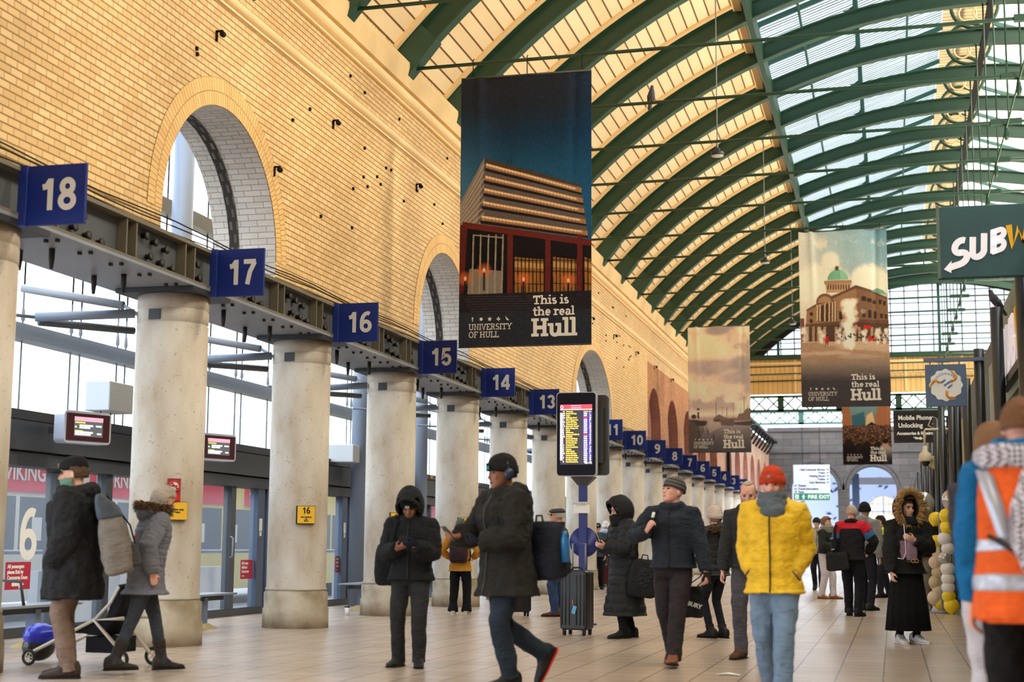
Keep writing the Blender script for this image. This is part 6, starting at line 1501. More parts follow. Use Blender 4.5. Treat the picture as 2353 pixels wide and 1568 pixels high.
            ob = MB().loft([R_(*x) for x in q]).build('cap', cloth(ht['c'][0]), root)
            q = [(.075*math.cos(a)*1.0, -.085-.115*math.sin(a) if kind == 'cap' else -.10-.06*math.sin(a)) for a in np.linspace(0, PI, 14)]
            MB().plate(q, lambda a, b, tt: hp(a, b, .148+tt-.02*(a/.075)**2-.12*max(0, -b-.1)), .008).build('brim', cloth(ht['c'][-1]), ob)
            if ht.get('badge'): MB().plate([(-.03, -.014), (.03, -.014), (.028, .016), (-.028, .016)], lambda a, b, tt: hp(a, -.112-tt+.15*(b+.0), .185+b), .004).build('badge', cloth(ht['badge'], .6), ob)
    hd = fit.get('hood')
    if hd:
        zz = hd.get('low', -.9)
        o = shell('hood', (0, .014, hd.get('cz', .115)), (hd.get('rx', .125), hd.get('ry', .150), hd.get('rz', .168)), lambda x, y, z: not (y < -.42+hd.get('open', 0) and -.75 < z < hd.get('brow', .62)) and z > zz, cloth(hd['c'], hd.get('rough', .85)), .02, .0)
        organic(MB().loft([[tp(a*math.cos(2*PI*j/18), .02+b*math.sin(2*PI*j/18), z) for j in range(18)] for a, b, z in ((.16, .12, 1.41), (.145, .125, 1.45), (.125, .125, 1.50), (.105, .11, 1.53))]), 'hood_neck', cloth(hd['c'], hd.get('rough', .85)), root, .012, .02)
        for nm in ('hood',):
            if hd.get('peak'):
                MB().tube([hp((.118)*math.cos(a), -.085-.035*math.sin(a), .13+.125*math.sin(a)) for a in np.linspace(-.35, PI+.35, 15)], .018*s, 8).build('hood_rim', cloth(hd['c'], hd.get('rough', .85)), root)
    fu = fit.get('fur')
    if fu:
        mb = MB(); rs = random.Random(4); n = fu.get('n', 420); c0 = fu['c']
        for k in range(n):
            a = rs.uniform(0, 2*PI) if not fu.get('arc') else rs.uniform(*fu['arc']); R1, R2 = fu.get('r', (.12, .15)); jit = rs.uniform(-.02, .03)
            if fu.get('down'):
                b = tp(R1*math.cos(a), fu.get('cy', .08)+R2*math.sin(a)*.7, fu.get('cz', 1.47)+jit); o3 = (Matrix.Rotation(tw, 3, 'Z') @ Vector((math.cos(a), math.sin(a)+.25, rs.uniform(-.7, .5)))).normalized()
            else:
                b = hp(R1*math.cos(a), fu.get('y', -.06)+jit, .115+R2*math.sin(a)); o3 = (Rh @ Vector((math.cos(a)*rs.uniform(.4, 1.1), rs.uniform(-.9, .35), math.sin(a)*rs.uniform(.4, 1.1)))).normalized()
            L = rs.uniform(.6, 1.2)*fu.get('len', .06)*s; u = o3.orthogonal().normalized()*.006*s*fu.get('w', 1); v = o3.cross(u)
            e = b+o3*L+Vector((rs.uniform(-.4, .4), rs.uniform(-.4, .4), rs.uniform(-.6, .1)))*L*.4; md = b+o3*L*.55
            mb.add([b+u, b-u*.5+v*.8, b-u*.5-v*.8, md+u*.9, md-u*.45+v*.7, md-u*.45-v*.7, e], [(0, 1, 4, 3), (1, 2, 5, 4), (2, 0, 3, 5), (3, 4, 6), (4, 5, 6), (5, 3, 6)], 0, True)
        mb.build('fur_trim', mat('fur_%d_%d_%d' % c0, c0, .9, noise=.45, nscale=25), root)
    if fit.get('glasses'):
        mb = MB()
        for sg in (-1, 1): mb.tube([hp(sg*.032+.020*math.cos(a), -.104, .118+.016*math.sin(a)) for a in np.linspace(0, 2*PI, 13)], .0022*s, 5).tube([hp(sg*.052, -.10, .122), hp(sg*.078, .0, .118)], .002*s, 5)
        mb.tube([hp(-.012, -.106, .122), hp(.012, -.106, .122)], .002*s, 5); mb.build('glasses', BLACK, root)
    for gl in fit.get('gloves', ''):
        mb = MB(); hand(mb, J['wr'+gl], J['d'+gl], po['n'+gl], 1 if gl == 'L' else -1, po['c'+gl], s*1.04, .006); organic(mb, 'glove', cloth(fit.get('glovec', (24, 28, 40))), root, .008, .004, 1)
    mk = fit.get('mask')
    if mk: MB().loft([[hp((rx)*math.cos(a), .01-ry*math.sin(a), z) for a in np.linspace(.15, PI-.15, 13)] for z, rx, ry in ((.002, .062, .098), (.03, .07, .115), (.06, .074, .122), (.078, .074, .112))], 0, True, caps=False, closed=False).build('face_mask', cloth(mk), root)
    root['_'] = 0; del root['_']
    W = Matrix.Translation(Vector(loc)) @ Matrix.Rotation(math.radians(face), 4, 'Z')
    return dict(o=root, W=W, tp=tp, hp=hp, J=J, s=s, face=math.radians(face), Rh=Rh)
def at_local(P, v): return P['W'] @ Vector(v)
def backpack(P, label, c, c2, off=(0, .2, .98), size=(.30, .17, .46), rot=(0, 0, 0), roll=False, straps=(.1, -.1), pocket=True, stuff=None):
    """a bag worn by a person, a thing of its own with its base at its lowest point"""
    base = at_local(P, Vector(off)*P['s'])
    t = thing('backpack', label, 'backpack', base); t.rotation_euler = Euler((rot[0], rot[1], P['face']+rot[2]))
    w_, d_, h_ = size; mb = MB(); n = 18
    se = lambda a, e=.55: (math.copysign(abs(math.cos(a))**e, math.cos(a)), math.copysign(abs(math.sin(a))**e, math.sin(a)))
    rg = lambda z, a, b, cy=0: [(a*se(2*PI*j/n)[0], cy+b*se(2*PI*j/n)[1], z) for j in range(n)]
    mb.loft([rg(.0, w_*.36, d_*.34), rg(.02, w_*.46, d_*.46), rg(h_*.3, w_*.5, d_*.52), rg(h_*.7, w_*.48, d_*.46), rg(h_*.93, w_*.40, d_*.36), rg(h_, w_*.26, d_*.2)])
    b = organic(mb, 'bag_body', cloth(c), t, .012, .02)
    if pocket: organic(MB().loft([rg(h_*.06, w_*.36, d_*.2, d_*.42), rg(h_*.12, w_*.40, d_*.24, d_*.45), rg(h_*.42, w_*.38, d_*.2, d_*.42), rg(h_*.48, w_*.3, d_*.1, d_*.38)]), 'front_pocket', cloth(c2), t, .012, .014)
    if roll: organic(MB().loft([rg(h_*.9, w_*.45, d_*.4), rg(h_*1.08, w_*.5, d_*.34, -.02), rg(h_*1.22, w_*.55, d_*.2, -.05), rg(h_*1.30, w_*.56, d_*.1, -.06)]), 'roll_top', cloth(roll), t, .012, .02)
    Mi = t.rotation_euler.to_matrix().inverted()
    for x in straps:
        pts = [Mi @ (at_local(P, P['tp'](*p))-base) for p in ((x, .15, 1.40), (x, .04, 1.485), (x*1.1, -.12, 1.42), (x*1.35, -.165, 1.28), (x*1.7, -.11, 1.08), (x*1.8, .08, 1.0))]
        MB().tube(pts, .022*P['s'], 8, 0, side=(1, 0, 0), ell=.35).build('strap', cloth(c2), t)
    MB().tube([(-.04, -d_*.2, h_), (-.03, -d_*.2, h_+.05), (.03, -d_*.2, h_+.05), (.04, -d_*.2, h_)], .008, 6).build('grab_loop', cloth(c2), t)
    return t
def phone_in(P, sd, label, d=.05, n=.03, c=(20, 20, 24)):
    w = P['J']['wr'+sd]+P['J']['d'+sd].normalized()*(.10*P['s']); t = thing('phone', label, 'phone', at_local(P, w+Vector((0, -.01, n))))
    t.rotation_euler = (math.radians(-50), 0, P['face'])
    bevel(MB().box((-.036, -.075, -.004), (.036, .075, .004)).build('phone_body', mat('phone_dark', c, .3), t), .003); return t
# ---------------------------------------------------------------- the people in the photograph
def gp(u, Y): return (pix(u, 1450, Y).x, Y, 0)
FAIR = (226, 176, 150); PINK = (232, 172, 150); BROWN = (150, 100, 74); TAN = (206, 156, 126); PALE_ = (236, 196, 176)
# man in the black cap
P = person('person in a black cap and long dark parka, facing left near the left edge', gp(163, 11.3), -78, 1.82,
    dict(lean=2, pitch=4, yaw=12, hL=(.19, -.10, .88), hR=(-.19, -.10, .88), dL=(-.8, .2, -.4), dR=(.8, .2, -.4), eL=(.5, .9, 0), eR=(-.5, .9, 0), L=(.10, .03, 0, 0, 8), R=(-.10, -.04, 0, 0, 8), cL=.7, cR=.7, nL=(-1, 0, 0)),
    dict(skin=FAIR, legs=(128, 106, 92), lw=1.12, shoe=(60, 46, 40), coat=dict(c=(34, 34, 36), hem=.62, hx=.175, hy=.135, th=.065, wide=1.12, deep=1.3, fold=.05, cth=.015, hood_down=True, zip=(18, 18, 20)), hat=dict(k='cap', c=[(24, 24, 26), (20, 20, 22)], badge=(190, 170, 170)), hair=dict(c=(90, 66, 50), len=-.35), mask=(110, 150, 128), scarf=dict(c=(28, 28, 30), rolls=[(1.475, .095, .04)])))
bag_ = backpack(P, 'grey roll-top backpack on the back of the man in the black cap', (126, 118, 110), (70, 68, 66), (.14, .43, .82), (.38, .26, .52), rot=(.22, 0, .3), roll=(84, 92, 100))
for x in (-.09, .09): MB().tube([(x, .13, .04), (x, .155, .2), (x, .14, .38), (x*.9, .07, .52), (x*.9, .0, .66)], .014, 6, ell=.5).build('compression_strap', cloth((34, 32, 32)), bag_)
MB().box((-.03, .15, .26), (.03, .175, .285)).build('red_buckle', mat('buckle_red', (170, 40, 40), .5), bag_)
# woman in the grey padded coat
P = person('person in a grey padded coat with brown fur collar and dark boots', gp(330, 11.9), 136, 1.62,
    dict(lean=10, pitch=16, yaw=0, hL=(.22, -.16, .86), hR=(-.26, .02, .92), eR=(-.5, .9, 0), eL=(.5, .9, 0), L=(.08, -.22, .0, 0, 4), R=(-.08, .30, .02, .0, 4), cL=.9, cR=.9),
    dict(skin=PINK, legs=(62, 68, 76), lw=.86, legname='leggings', lfold=.008, boot=.20, bootw=1.05, shoe=(52, 44, 42), coat=dict(c=(118, 120, 130), hem=.72, hx=.215, hy=.175, th=.035, quilt=(.055, .012), deep=1.1, fold=.02, hood_down=True), hair=dict(c=(176, 164, 150), len=-.9, line=.3, th=.016, side=-.6), fur=dict(c=(122, 92, 66), down=True, cy=.05, cz=1.53, r=(.15, .165), len=.075, n=900, w=1.4)))
# pushchair between them
t = thing('pushchair', 'black pushchair with white tube frame and blue front cover, beside the capped man', 'pushchair', (-7.0, 12.45, 0), math.radians(-96))
WT_ = mat('frame_cream', (222, 214, 196), .4); TY = mat('tyre_grey_black', (36, 34, 34), .8); SEATB = cloth((26, 24, 28))
for sg in (-1, 1):
    MB().tube([(sg*.2, .38, .12), (sg*.2, .05, .42), (sg*.2, .36, .44)], .018, 8).tube([(sg*.2, .05, .42), (sg*.2, .22, .58), (sg*.2, .30, .72)], .014, 8).tube([(sg*.2, .05, .42), (sg*.2, -.60, .12)], .016, 8).build('frame_tube', WT_, t)
    for yy, r in ((.38, .085), (-.60, .075)):
        w_ = MB().tube([(sg*.25, yy+r*.8*math.cos(a), r+r*.8*math.sin(a)) for a in np.linspace(0, 2*PI, 25)], r*.2, 8).build('wheel', TY, t)
        mb = MB().tube([(sg*.25, yy+r*.58*math.cos(a), r+r*.58*math.sin(a)) for a in np.linspace(0, 2*PI, 21)], r*.07, 6)
        for k in range(5): mb.tube([(sg*.25, yy, r), (sg*.25, yy+r*.6*math.cos(k*1.2566), r+r*.6*math.sin(k*1.2566))], r*.07, 5)
        mb.build('spokes', WT_, w_)
organic(MB().loft([[(x*.19, y, z) for x, y, z in q] for q in ([(-1, -.22, .30), (1, -.22, .30), (1, -.22, .36), (-1, -.22, .36)], [(-1, .15, .28), (1, .15, .28), (1, .15, .42), (-1, .15, .42)], [(-1, .32, .5), (1, .32, .5), (1, .20, .56), (-1, .20, .56)], [(-1, .36, .70), (1, .36, .70), (1, .28, .73), (-1, .28, .73)])]), 'seat', SEATB, t, .018, .02)
organic(MB().ball((0, -.68, .25), (.17, .15, .12), 16), 'front_cover', mat('cover_blue', (40, 50, 190), .2), t, .014); organic(MB().ball((0, -.69, .15), (.17, .14, .13), 16), 'front_bumper', mat('bumper_black', (24, 24, 28), .3), t, .014)
MB().tube([(-.2, .30, .72), (0, .32, .74), (.2, .30, .72)], .018, 8).build('push_bar', BLACK, t)
MB().cbox((0, .1, .2), (.34, .3, .14)).build('basket', SEATB, t)
# hooded man looking at a phone
P = person('person in a black hooded jacket looking down at a phone in both hands', gp(943, 13.25), 6, 1.60,
    dict(lean=5, pitch=26, hL=(.085, -.29, 1.20), hR=(-.09, -.27, 1.17), dL=(-.7, -.5, .25), dR=(.75, -.5, .3), nL=(-.2, .3, .9), nR=(.2, .3, .9), eL=(.55, .5, -.8), eR=(-.55, .5, -.8), L=(.10, -.05, 0, 0, 12), R=(-.13, .06, 0, 0, 14), cL=.75, cR=.7),
    dict(skin=BROWN, legs=(44, 44, 46), lw=1.12, shoe=(36, 34, 32), coat=dict(c=(26, 27, 29), hem=.86, hx=.185, hy=.15, th=.045, quilt=(.085, .008), fold=.035, zip=(50, 50, 52), wide=1.1), hat=dict(k='beanie', c=[(20, 20, 22)], patch=(170, 170, 172), z=.135), hood=dict(c=(34, 34, 35), rx=.125, ry=.155, rz=.185, cz=.12, brow=.55, peak=True), gloves='L', glovec=(30, 36, 54)))
phone_in(P, 'R', 'phone held in front of the hooded man in black')
t = backpack(P, 'black backpack hanging behind the elbow of the hooded man', (34, 35, 38), (24, 24, 26), (-.27, .14, .80), (.26, .16, .40), straps=(-.12,))
MB().box((-.02, -.02, .0), (.02, .02, .03)).build('buckle', BLACK, t)
# mustard jacket, seen from behind
P = person('person in a mustard jacket, grey beanie and black trousers, seen from behind', gp(1056, 23.6), 186, 1.52,
    dict(lean=0, hL=(.24, -.14, 1.06), hR=(-.24, -.14, 1.06), eL=(.8, .6, -.4), eR=(-.8, .6, -.4), L=(.13, 0, 0, 0, 8), R=(-.13, 0, 0, 0, 8)),
    dict(skin=FAIR, legs=(22, 22, 26), lw=1.22, flare=1.35, shoe=(228, 222, 214), sole=(240, 236, 228), coat=dict(c=(206, 146, 52), hem=.80, hx=.22, hy=.17, th=.035, fold=.035, hood_down=True), hat=dict(k='beanie', c=[(92, 100, 106)], z=.12, h=.28), hair=dict(c=(70, 40, 34), len=-.9, line=.3, long=.16, th=.014)))
backpack(P, 'maroon backpack worn over the mustard jacket', (66, 46, 52), (48, 34, 40), (.0, .19, .95), (.30, .18, .44))
# big man in the black parka, striding left
P = person('person in a black parka, black beanie and headphones, striding left with a phone in hand', gp(1165, 11.6), -44, 1.84,
    dict(lean=4, pitch=2, yaw=-6, hL=(.05, -.27, 1.08), hR=(-.17, -.33, 1.12), dL=(-.8, -.5, .0), dR=(.25, -.9, -.1), nL=(0, .4, .8), nR=(0, .2, 1), eL=(.9, .7, -.5), eR=(-.8, .6, -.5), L=(.10, -.03, 0, 0, 6), R=(-.02, .34, .15, 60, 6), cL=.8, cR=.6, drop=.02),
    dict(skin=BROWN, brow=(24, 20, 18), legs=(36, 46, 58), lw=1.12, lfold=.03, cuff=.02, shoe=(28, 26, 26), sole=(206, 54, 40), boot=.10, coat=dict(c=(36, 34, 30), hem=.70, hx=.20, hy=.155, th=.060, wide=1.2, deep=1.15, fold=.045, cth=.018, hood_down=True, zip=(70, 68, 60), zx=.03), hat=dict(k='beanie', c=[(26, 24, 24)], z=.13, h=.268, patch=(34, 150, 176), px=.02), hood=None, hair=dict(c=(24, 20, 18), len=-.4), gloves='L'))
MB().tube([P['hp'](.10*math.cos(a), .01, .105+.15*math.sin(a)) for a in np.linspace(.0, PI, 17)], .011, 8).ball(P['hp'](.102, .01, .10), (.03, .045, .05), 12).ball(P['hp'](-.102, .01, .10), (.03, .045, .05), 12).build('headphones', mat('headphone_navy', (34, 42, 66), .35), P['o'])
phone_in(P, 'R', 'dark phone in the hand of the striding man in the black parka')
t = backpack(P, 'navy backpack with a blue bottle, worn by the striding man in the black parka', (30, 34, 46), (24, 26, 32), (.16, .26, .80), (.36, .24, .46), rot=(.1, 0, .2))
MB().lathe([(0, 0), (.035, 0), (.035, .17), (.02, .21), (.02, .24), (0, .24)], (.20, .02, .14), 14).build('bottle', mat('bottle_blue', (30, 110, 170), .2), t)
MB().box((-.02, .15, .10), (.02, .165, .16)).build('orange_tag', mat('tag_orange', (226, 110, 60), .5), t)
# suitcases
def suitcase(loc, rot, label, tagged, h=.66):
    t = thing('suitcase', label, 'suitcase', loc, rot, 'black ribbed suitcases'); SB_ = mat('suitcase_black', (34, 34, 38), .35)
    mb = MB().plate([(a, b+h/2+.07) for a, b in rr(.37, h, .05)], lambda a, b, q: (a, -.13+q, b), .24)
    bevel(mb.build('shell', SB_, t), .02)
    for k in range(7): 
        x = -.15+.05*k; 
        if abs(x) > .02: MB().tube([(x, -.132, .13), (x, -.132, h+.01)], .008, 6).build('rib', SB_, t)
    MB().plate([(a, b+h/2+.07) for a, b in rr(.375, h+.005, .05)], lambda a, b, q: (a, -.008+q, b), .016).build('zip_band', mat('zip_grey', (86, 86, 90), .4), t)
    for x in (-.135, .135):
        for y in (-.09, .09):
            w_ = MB().lathe([(0, -.012), (.032, -.012), (.032, .012), (0, .012)], (x, y, .034), 14, axis=Matrix.Rotation(PI/2, 3, 'Y')).build('wheel', TY, t)
            MB().box((x-.02, y-.015, .05), (x+.02, y+.015, .08)).build('caster', BLACK, w_)
    MB().tube([(-.09, .06, h+.06), (-.09, .06, h+.40), (.09, .06, h+.40), (.09, .06, h+.06)], .012, 8).build('pull_handle', STEEL_LT, t)
    MB().tube([(-.07, 0, h+.07), (-.06, 0, h+.10), (.06, 0, h+.10), (.07, 0, h+.07)], .012, 8).build('carry_handle', BLACK, t)
    if tagged:
        g = MB().box((.0, -.152, .27), (.05, -.146, .37), rot=Matrix.Rotation(.3, 3, 'Y')).build('luggage_tag', mat('tag_sky_blue', (96, 170, 214), .5), t)
        MB().tube([(.01, -.148, .37), (.0, -.14, .44)], .005, 5).build('tag_loop', mat('tag_loop_orange', (230, 140, 60), .5), g)
suitcase((-3.87, 18.62, 0), -.22, 'black ribbed suitcase with a sky blue tag, standing in front of the departure totem', True, .74)
suitcase((-5.80, 23.3, 0), .5, 'smaller black suitcase behind the legs of the striding man in the black parka', False, .52)
# flat cap man
P = person('person in a grey flat cap, dark jacket and blue jeans, facing left', gp(1284, 23.5), -84, 1.72,
    dict(lean=2, hL=(.16, -.26, 1.02), hR=(-.16, -.26, 1.02), L=(.09, -.05, 0, 0, 5), R=(-.09, .08, 0, 0, 5)),
    dict(skin=PINK, legs=(52, 72, 108), lw=1.15, lfold=.03, shoe=(104, 62, 44), coat=dict(c=(44, 42, 40), hem=.82, hx=.20, hy=.17, th=.035, fold=.03, deep=1.15, bands=[('shoulder_panel', 1.26, 1.42, (70, 70, 70), .008)]), hat=dict(k='flat', c=[(82, 80, 78)]), hair=dict(c=(190, 186, 180), len=-.4), glasses=True))
# long black padded coat
P = person('person in an ankle-length black padded coat with the hood up, looking at a phone', gp(1436, 18.3), -58, 1.68,
    dict(lean=4, pitch=12, hL=(.06, -.27, 1.16), hR=(-.12, -.27, 1.14), dL=(-.5, -.8, .2), dR=(.5, -.8, .2), nL=(-.3, .2, .9), nR=(.3, .2, .9), eL=(.9, .5, -.6), eR=(-.9, .5, -.6), L=(.10, -.06, 0, 0, 8), R=(-.08, .12, 0, 0, 6), cL=.7, cR=.7),
    dict(skin=FAIR, legs=(24, 24, 26), shoe=(34, 32, 32), lw=.95, coat=dict(c=(34, 36, 38), rough=.6, hem=.28, hx=.235, hy=.21, th=.05, quilt=(.11, .016), fold=.03, name='long_coat', deep=1.1), hood=dict(c=(30, 30, 32), rough=.7, rx=.135, ry=.17, rz=.19, cz=.11, open=-.12, peak=True), scarf=dict(c=(30, 30, 32))))
phone_in(P, 'L', 'phone in the hands of the person in the long black padded coat', c=(70, 40, 44))
b = backpack(P, 'fuzzy black backpack hanging at the side of the long black padded coat', (32, 32, 34), (44, 44, 46), (.30, .10, .52), (.36, .22, .46), rot=(0, .1, 1.2), straps=())
organic(MB().ball((0, .0, .22), (.18, .13, .22), 20), 'fuzzy_front', cloth((40, 40, 42)), b, .012, .05, tex=CLOUD2)
MB().plate([(-.05, -.02), (.0, .03), (.05, .02), (.03, -.03)], lambda a, q, tt: (a+.02, .145+tt, .32+q), .004).build('white_logo', cloth((190, 190, 196)), b)
MB().tube([(-.1, 0, .44), (-.12, -.05, .70), (-.06, -.10, .88)], .02, 6, ell=.4).build('strap', cloth((34, 34, 36)), b)
# striped beanie
P = person('person in a striped grey beanie and navy jacket, looking up to one side', gp(1548, 14.2), -6, 1.76,
    dict(lean=2, yaw=-38, pitch=-14, hR=(-.18, -.27, 1.25), dR=(.5, -.3, .7), nR=(.6, .6, 0), eR=(-.9, .1, -.8), hL=(.34, -.10, .86), dL=(.15, -.25, -.95), eL=(.5, .8, 0), L=(.05, -.22, 0, -6, 8), R=(-.09, .32, .07, 28, 4), cR=1.0, cL=.5),
    dict(skin=PINK, legs=(48, 42, 44), lw=1.2, lfold=.028, shoe=(132, 80, 56), sole=(36, 28, 26), coat=dict(c=(40, 46, 56), hem=.90, hx=.19, hy=.15, th=.032, wide=1.12, deep=1.1, fold=.035, zip=(28, 32, 40), cth=.012), hat=dict(k='beanie', c=[(60, 58, 60), (104, 98, 96)], z=.13, h=.255, cuff=0)))
t = thing('backpack', 'dark backpack slung on the shoulder of the man in the striped beanie', 'backpack', at_local(P, (-.05, .19, .96))); t.rotation_euler = (0, 0, P['face'])
organic(MB().loft([[(.15*math.cos(a)*k, .07*math.sin(a)*k, z) for a in np.linspace(0, 2*PI, 16, endpoint=False)] for z, k in ((0, .8), (.1, 1), (.35, .95), (.46, .5))]), 'bag_body', cloth((30, 32, 36)), t, .014, .01)
Mi = Matrix.Rotation(-P['face'], 3, 'Z'); base = Vector(t.location)
s_ = MB().tube([Mi @ (at_local(P, P['tp'](*q))-base) for q in ((-.12, .14, 1.38), (-.13, .03, 1.485), (-.145, -.12, 1.42), (-.16, -.175, 1.3), (-.17, -.16, 1.18))], .024, 8, 0, side=(1, 0, 0), ell=.35).build('strap', cloth((24, 24, 28)), t)
MB().tube([Mi @ (at_local(P, P['tp'](*q))-base) for q in ((-.146, -.125, 1.425), (-.152, -.15, 1.375))], .016, 6, 0, side=(1, 0, 0), ell=.4).build('strap_tag', WHITE, s_)
t = phone_in(P, 'L', 'silver phone in the lowered hand of the man in the striped beanie', c=(150, 152, 160))
w_ = P['J']['wrL']; t = thing('carrier_bag', 'black carrier bag with white lettering hanging behind the legs of the striped beanie wearer', 'bag', at_local(P, (w_.x-.20, w_.y+.22, w_.z-.44)), .2)
organic(MB().loft([[(x*.12*k, y*.05*k, z) for x, y in ((-1, -1), (1, -1), (1, 1), (-1, 1))] for z, k in ((0, .9), (.02, 1), (.26, .95), (.29, .8))]), 'bag_body', cloth((20, 20, 22), .5), t, .010, .03)
MB().tube([(-.05, 0, .28), (.14, -.16, .43), (.2, -.16, .43), (.05, 0, .28)], .006, 6).build('handle', BLACK, t)
text('lettering', 'SBURY', .055, WHITE, t, (.02, -.062, .12), (PI/2, .3, 0), .002, .001)
# beige beanie
P = person('person in a beige beanie, black padded jacket and ankle boots, hand at the ear', gp(1646, 18.3), -128, 1.60,
    dict(lean=0, yaw=-10, hL=(.10, -.17, 1.47), dL=(.0, -.1, 1), nL=(-.8, .3, 0), eL=(.9, -.4, -.5), hR=(-.05, -.22, 1.05), dR=(.9, -.1, 0), eR=(-.9, .3, -.5), L=(.08, -.02, .02, 0, 6), R=(-.08, .05, .02, 0, 6), cL=.6),
    dict(skin=FAIR, legs=(26, 26, 32), lw=.82, legname='leggings', lfold=.01, shoe=(26, 24, 24), boot=.10, heel=.0, sole=(20, 20, 20), coat=dict(c=(36, 36, 36), rough=.5, hem=.84, hx=.19, hy=.16, th=.035, quilt=(.09, .012), fold=.03, hood_down=True), hat=dict(k='beanie', c=[(214, 192, 180)], z=.10, h=.275), hair=dict(c=(150, 120, 100), len=-.6), fur=dict(c=(128, 96, 60), down=True, cy=.12, cz=1.45, r=(.13, .16), len=.08, n=420, arc=(-.3, PI+.3), w=1.3)))
# grey haired man behind the yellow jacket
P = person('person with short grey hair and dark zipped jacket, behind the yellow jacket', gp(1727, 15.4), -8, 1.78,
    dict(lean=4, pitch=14, yaw=8, hL=(.25, -.05, .84), hR=(-.27, -.06, .84), L=(.10, .14, 0, 10, 5), R=(-.08, -.12, 0, 0, 10)),
    dict(skin=PINK, brow=(170, 150, 130), legs=(84, 82, 90), lw=1.08, shoe=(88, 62, 44), boot=.08, coat=dict(c=(52, 52, 54), hem=.88, hx=.185, hy=.15, th=.025, fold=.025, zip=(30, 30, 32), cth=.012, bands=[('shirt_collar', 1.475, 1.51, (120, 150, 196), -.012)]), hair=dict(c=(190, 172, 152), len=-.3, line=.78, th=.002)))
# yellow jacket
P = person('person in a bright yellow padded jacket, orange beanie and grey scarf, hands in pockets', gp(1782, 11.25), -3, 1.69,
    dict(lean=2, pitch=2, hL=(.155, -.07, .95), hR=(-.155, -.07, .95), dL=(-.8, .5, -.35), dR=(.8, .5, -.35), eL=(.3, .9, 0), eR=(-.3, .9, 0), L=(.07, -.20, 0, -6, 8), R=(-.08, .25, .05, 22, 6), cL=.9, cR=.9),
    dict(skin=PINK, legs=(118, 142, 168), lw=1.18, lfold=.035, shoe=(180, 46, 50), sole=(214, 60, 60), coat=dict(c=(242, 196, 44), rough=.55, hem=.80, hx=.205, hy=.165, th=.040, wide=1.03, deep=1.1, quilt=(.13, .011), fold=.035, zip=(40, 34, 30), zx=-.01, cth=.02, hood_down=True), hat=dict(k='beanie', c=[(196, 66, 34)], z=.125, h=.268, patch=None), scarf=dict(c=(96, 104, 112), mask=True, rolls=[(1.475, .088, .040), (1.525, .080, .034)])))
for sg in (-1, 1): MB().tube([P['tp'](sg*.16, -.235, .98), P['tp'](sg*.215, -.20, .90)], .006, 6).build('pocket_zip', BLACK, P['o'])
MB().lathe([(0, 0), (.012, 0), (.010, .005), (0, .006)], P['hp'](-.01, -.128, .175), 12, axis=Matrix.Rotation(PI/2, 3, 'X')).build('beanie_badge', STEEL_LT, P['o'])
# far small beanie
person('person in a dark beanie and pale padded jacket, far back by the white trousers', gp(1882, 40.5), 0, 1.90, dict(hL=(.2, -.05, .86), L=(.08, -.2, 0, 0, 5), R=(-.08, .25, .08, 25, 5)),
    dict(skin=FAIR, legs=(34, 34, 40), shoe=(34, 32, 34), coat=dict(c=(196, 184, 180), hem=.88, quilt=(.1, .01), zip=(60, 60, 64)), hat=dict(k='beanie', c=[(36, 44, 56)])), far=True)
# sunglasses on the head
P = person('person in white trousers and tan boots with sunglasses pushed up on the head', gp(1900, 33.9), 62, 1.80,
    dict(lean=4, yaw=6, hL=(.10, -.30, 1.12), hR=(-.08, -.30, 1.12), dL=(-.6, -.6, .2), dR=(.6, -.6, .2), L=(.09, -.12, 0, 0, 5), R=(-.09, .06, 0, 0, 5), eL=(.9, .6, -.6), eR=(-.9, .6, -.6)),
    dict(skin=FAIR, legs=(214, 206, 208), lw=1.15, shoe=(160, 100, 62), boot=.12, sole=(120, 76, 50), coat=dict(c=(44, 46, 44), hem=.96, fold=.03, th=.03), hair=dict(c=(136, 96, 62), len=-.5, line=.4, bun=True, th=.014), scarf=dict(c=(150, 150, 130))), far=True)
MB().tube([P['hp'](-.07, -.075, .20), P['hp'](0, -.095, .205), P['hp'](.07, -.075, .20)], .022, 8, ell=.5).build('sunglasses', mat('sunglass_brown', (70, 40, 34), .2), P['o'])
# bald man in red, blue and black
P = person('person with a shaved head seen from behind, red and blue shouldered black jacket', gp(1962, 25.5), 168, 1.82,
    dict(lean=3, pitch=4, hL=(.27, -.02, .86), hR=(-.22, -.20, 1.0), L=(.10, -.14, 0, 0, 10), R=(-.10, .10, 0, 0, 12), eR=(-.9, .4, -.3)),
    dict(skin=PINK, legs=(26, 24, 34), lw=1.1, shoe=(28, 28, 32), coat=dict(c=(32, 30, 34), hem=.88, hx=.19, hy=.15, th=.038, wide=1.08, fold=.03, cth=.008, bands=[('red_yoke', 1.36, 1.50, (206, 34, 52), .007)], sleeve_bands=[('blue_sleeve', .36, .72, (66, 112, 160))]), hair=dict(c=(196, 172, 150), len=-.2, line=.55, th=.004)))
t = thing('shoulder_bag', 'black shoulder bag hanging at the hip of the man with the red yoke', 'bag', at_local(P, (.17, .20, .74))); t.rotation_euler = (0, .1, P['face'])
organic(MB().loft([[(x*.19*k, y*.07*k, z) for x, y in ((-1, -1), (1, -1), (1, 1), (-1, 1))] for z, k in ((0, .85), (.03, 1), (.25, .95), (.30, .8))]), 'bag_body', cloth((28, 27, 28), .6), t, .012, .015)
Mi = Matrix.Rotation(-P['face'], 3, 'Z'); base = Vector(t.location)
MB().tube([(.05, 0, .28)]+[Mi @ (at_local(P, P['tp'](*q))-base) for q in ((.185, .17, 1.10), (.165, .175, 1.35), (.13, .05, 1.475), (.12, -.1, 1.42))], .026, 8, 0, side=(1, 0, 0), ell=.3).build('strap', cloth((22, 22, 24)), t)
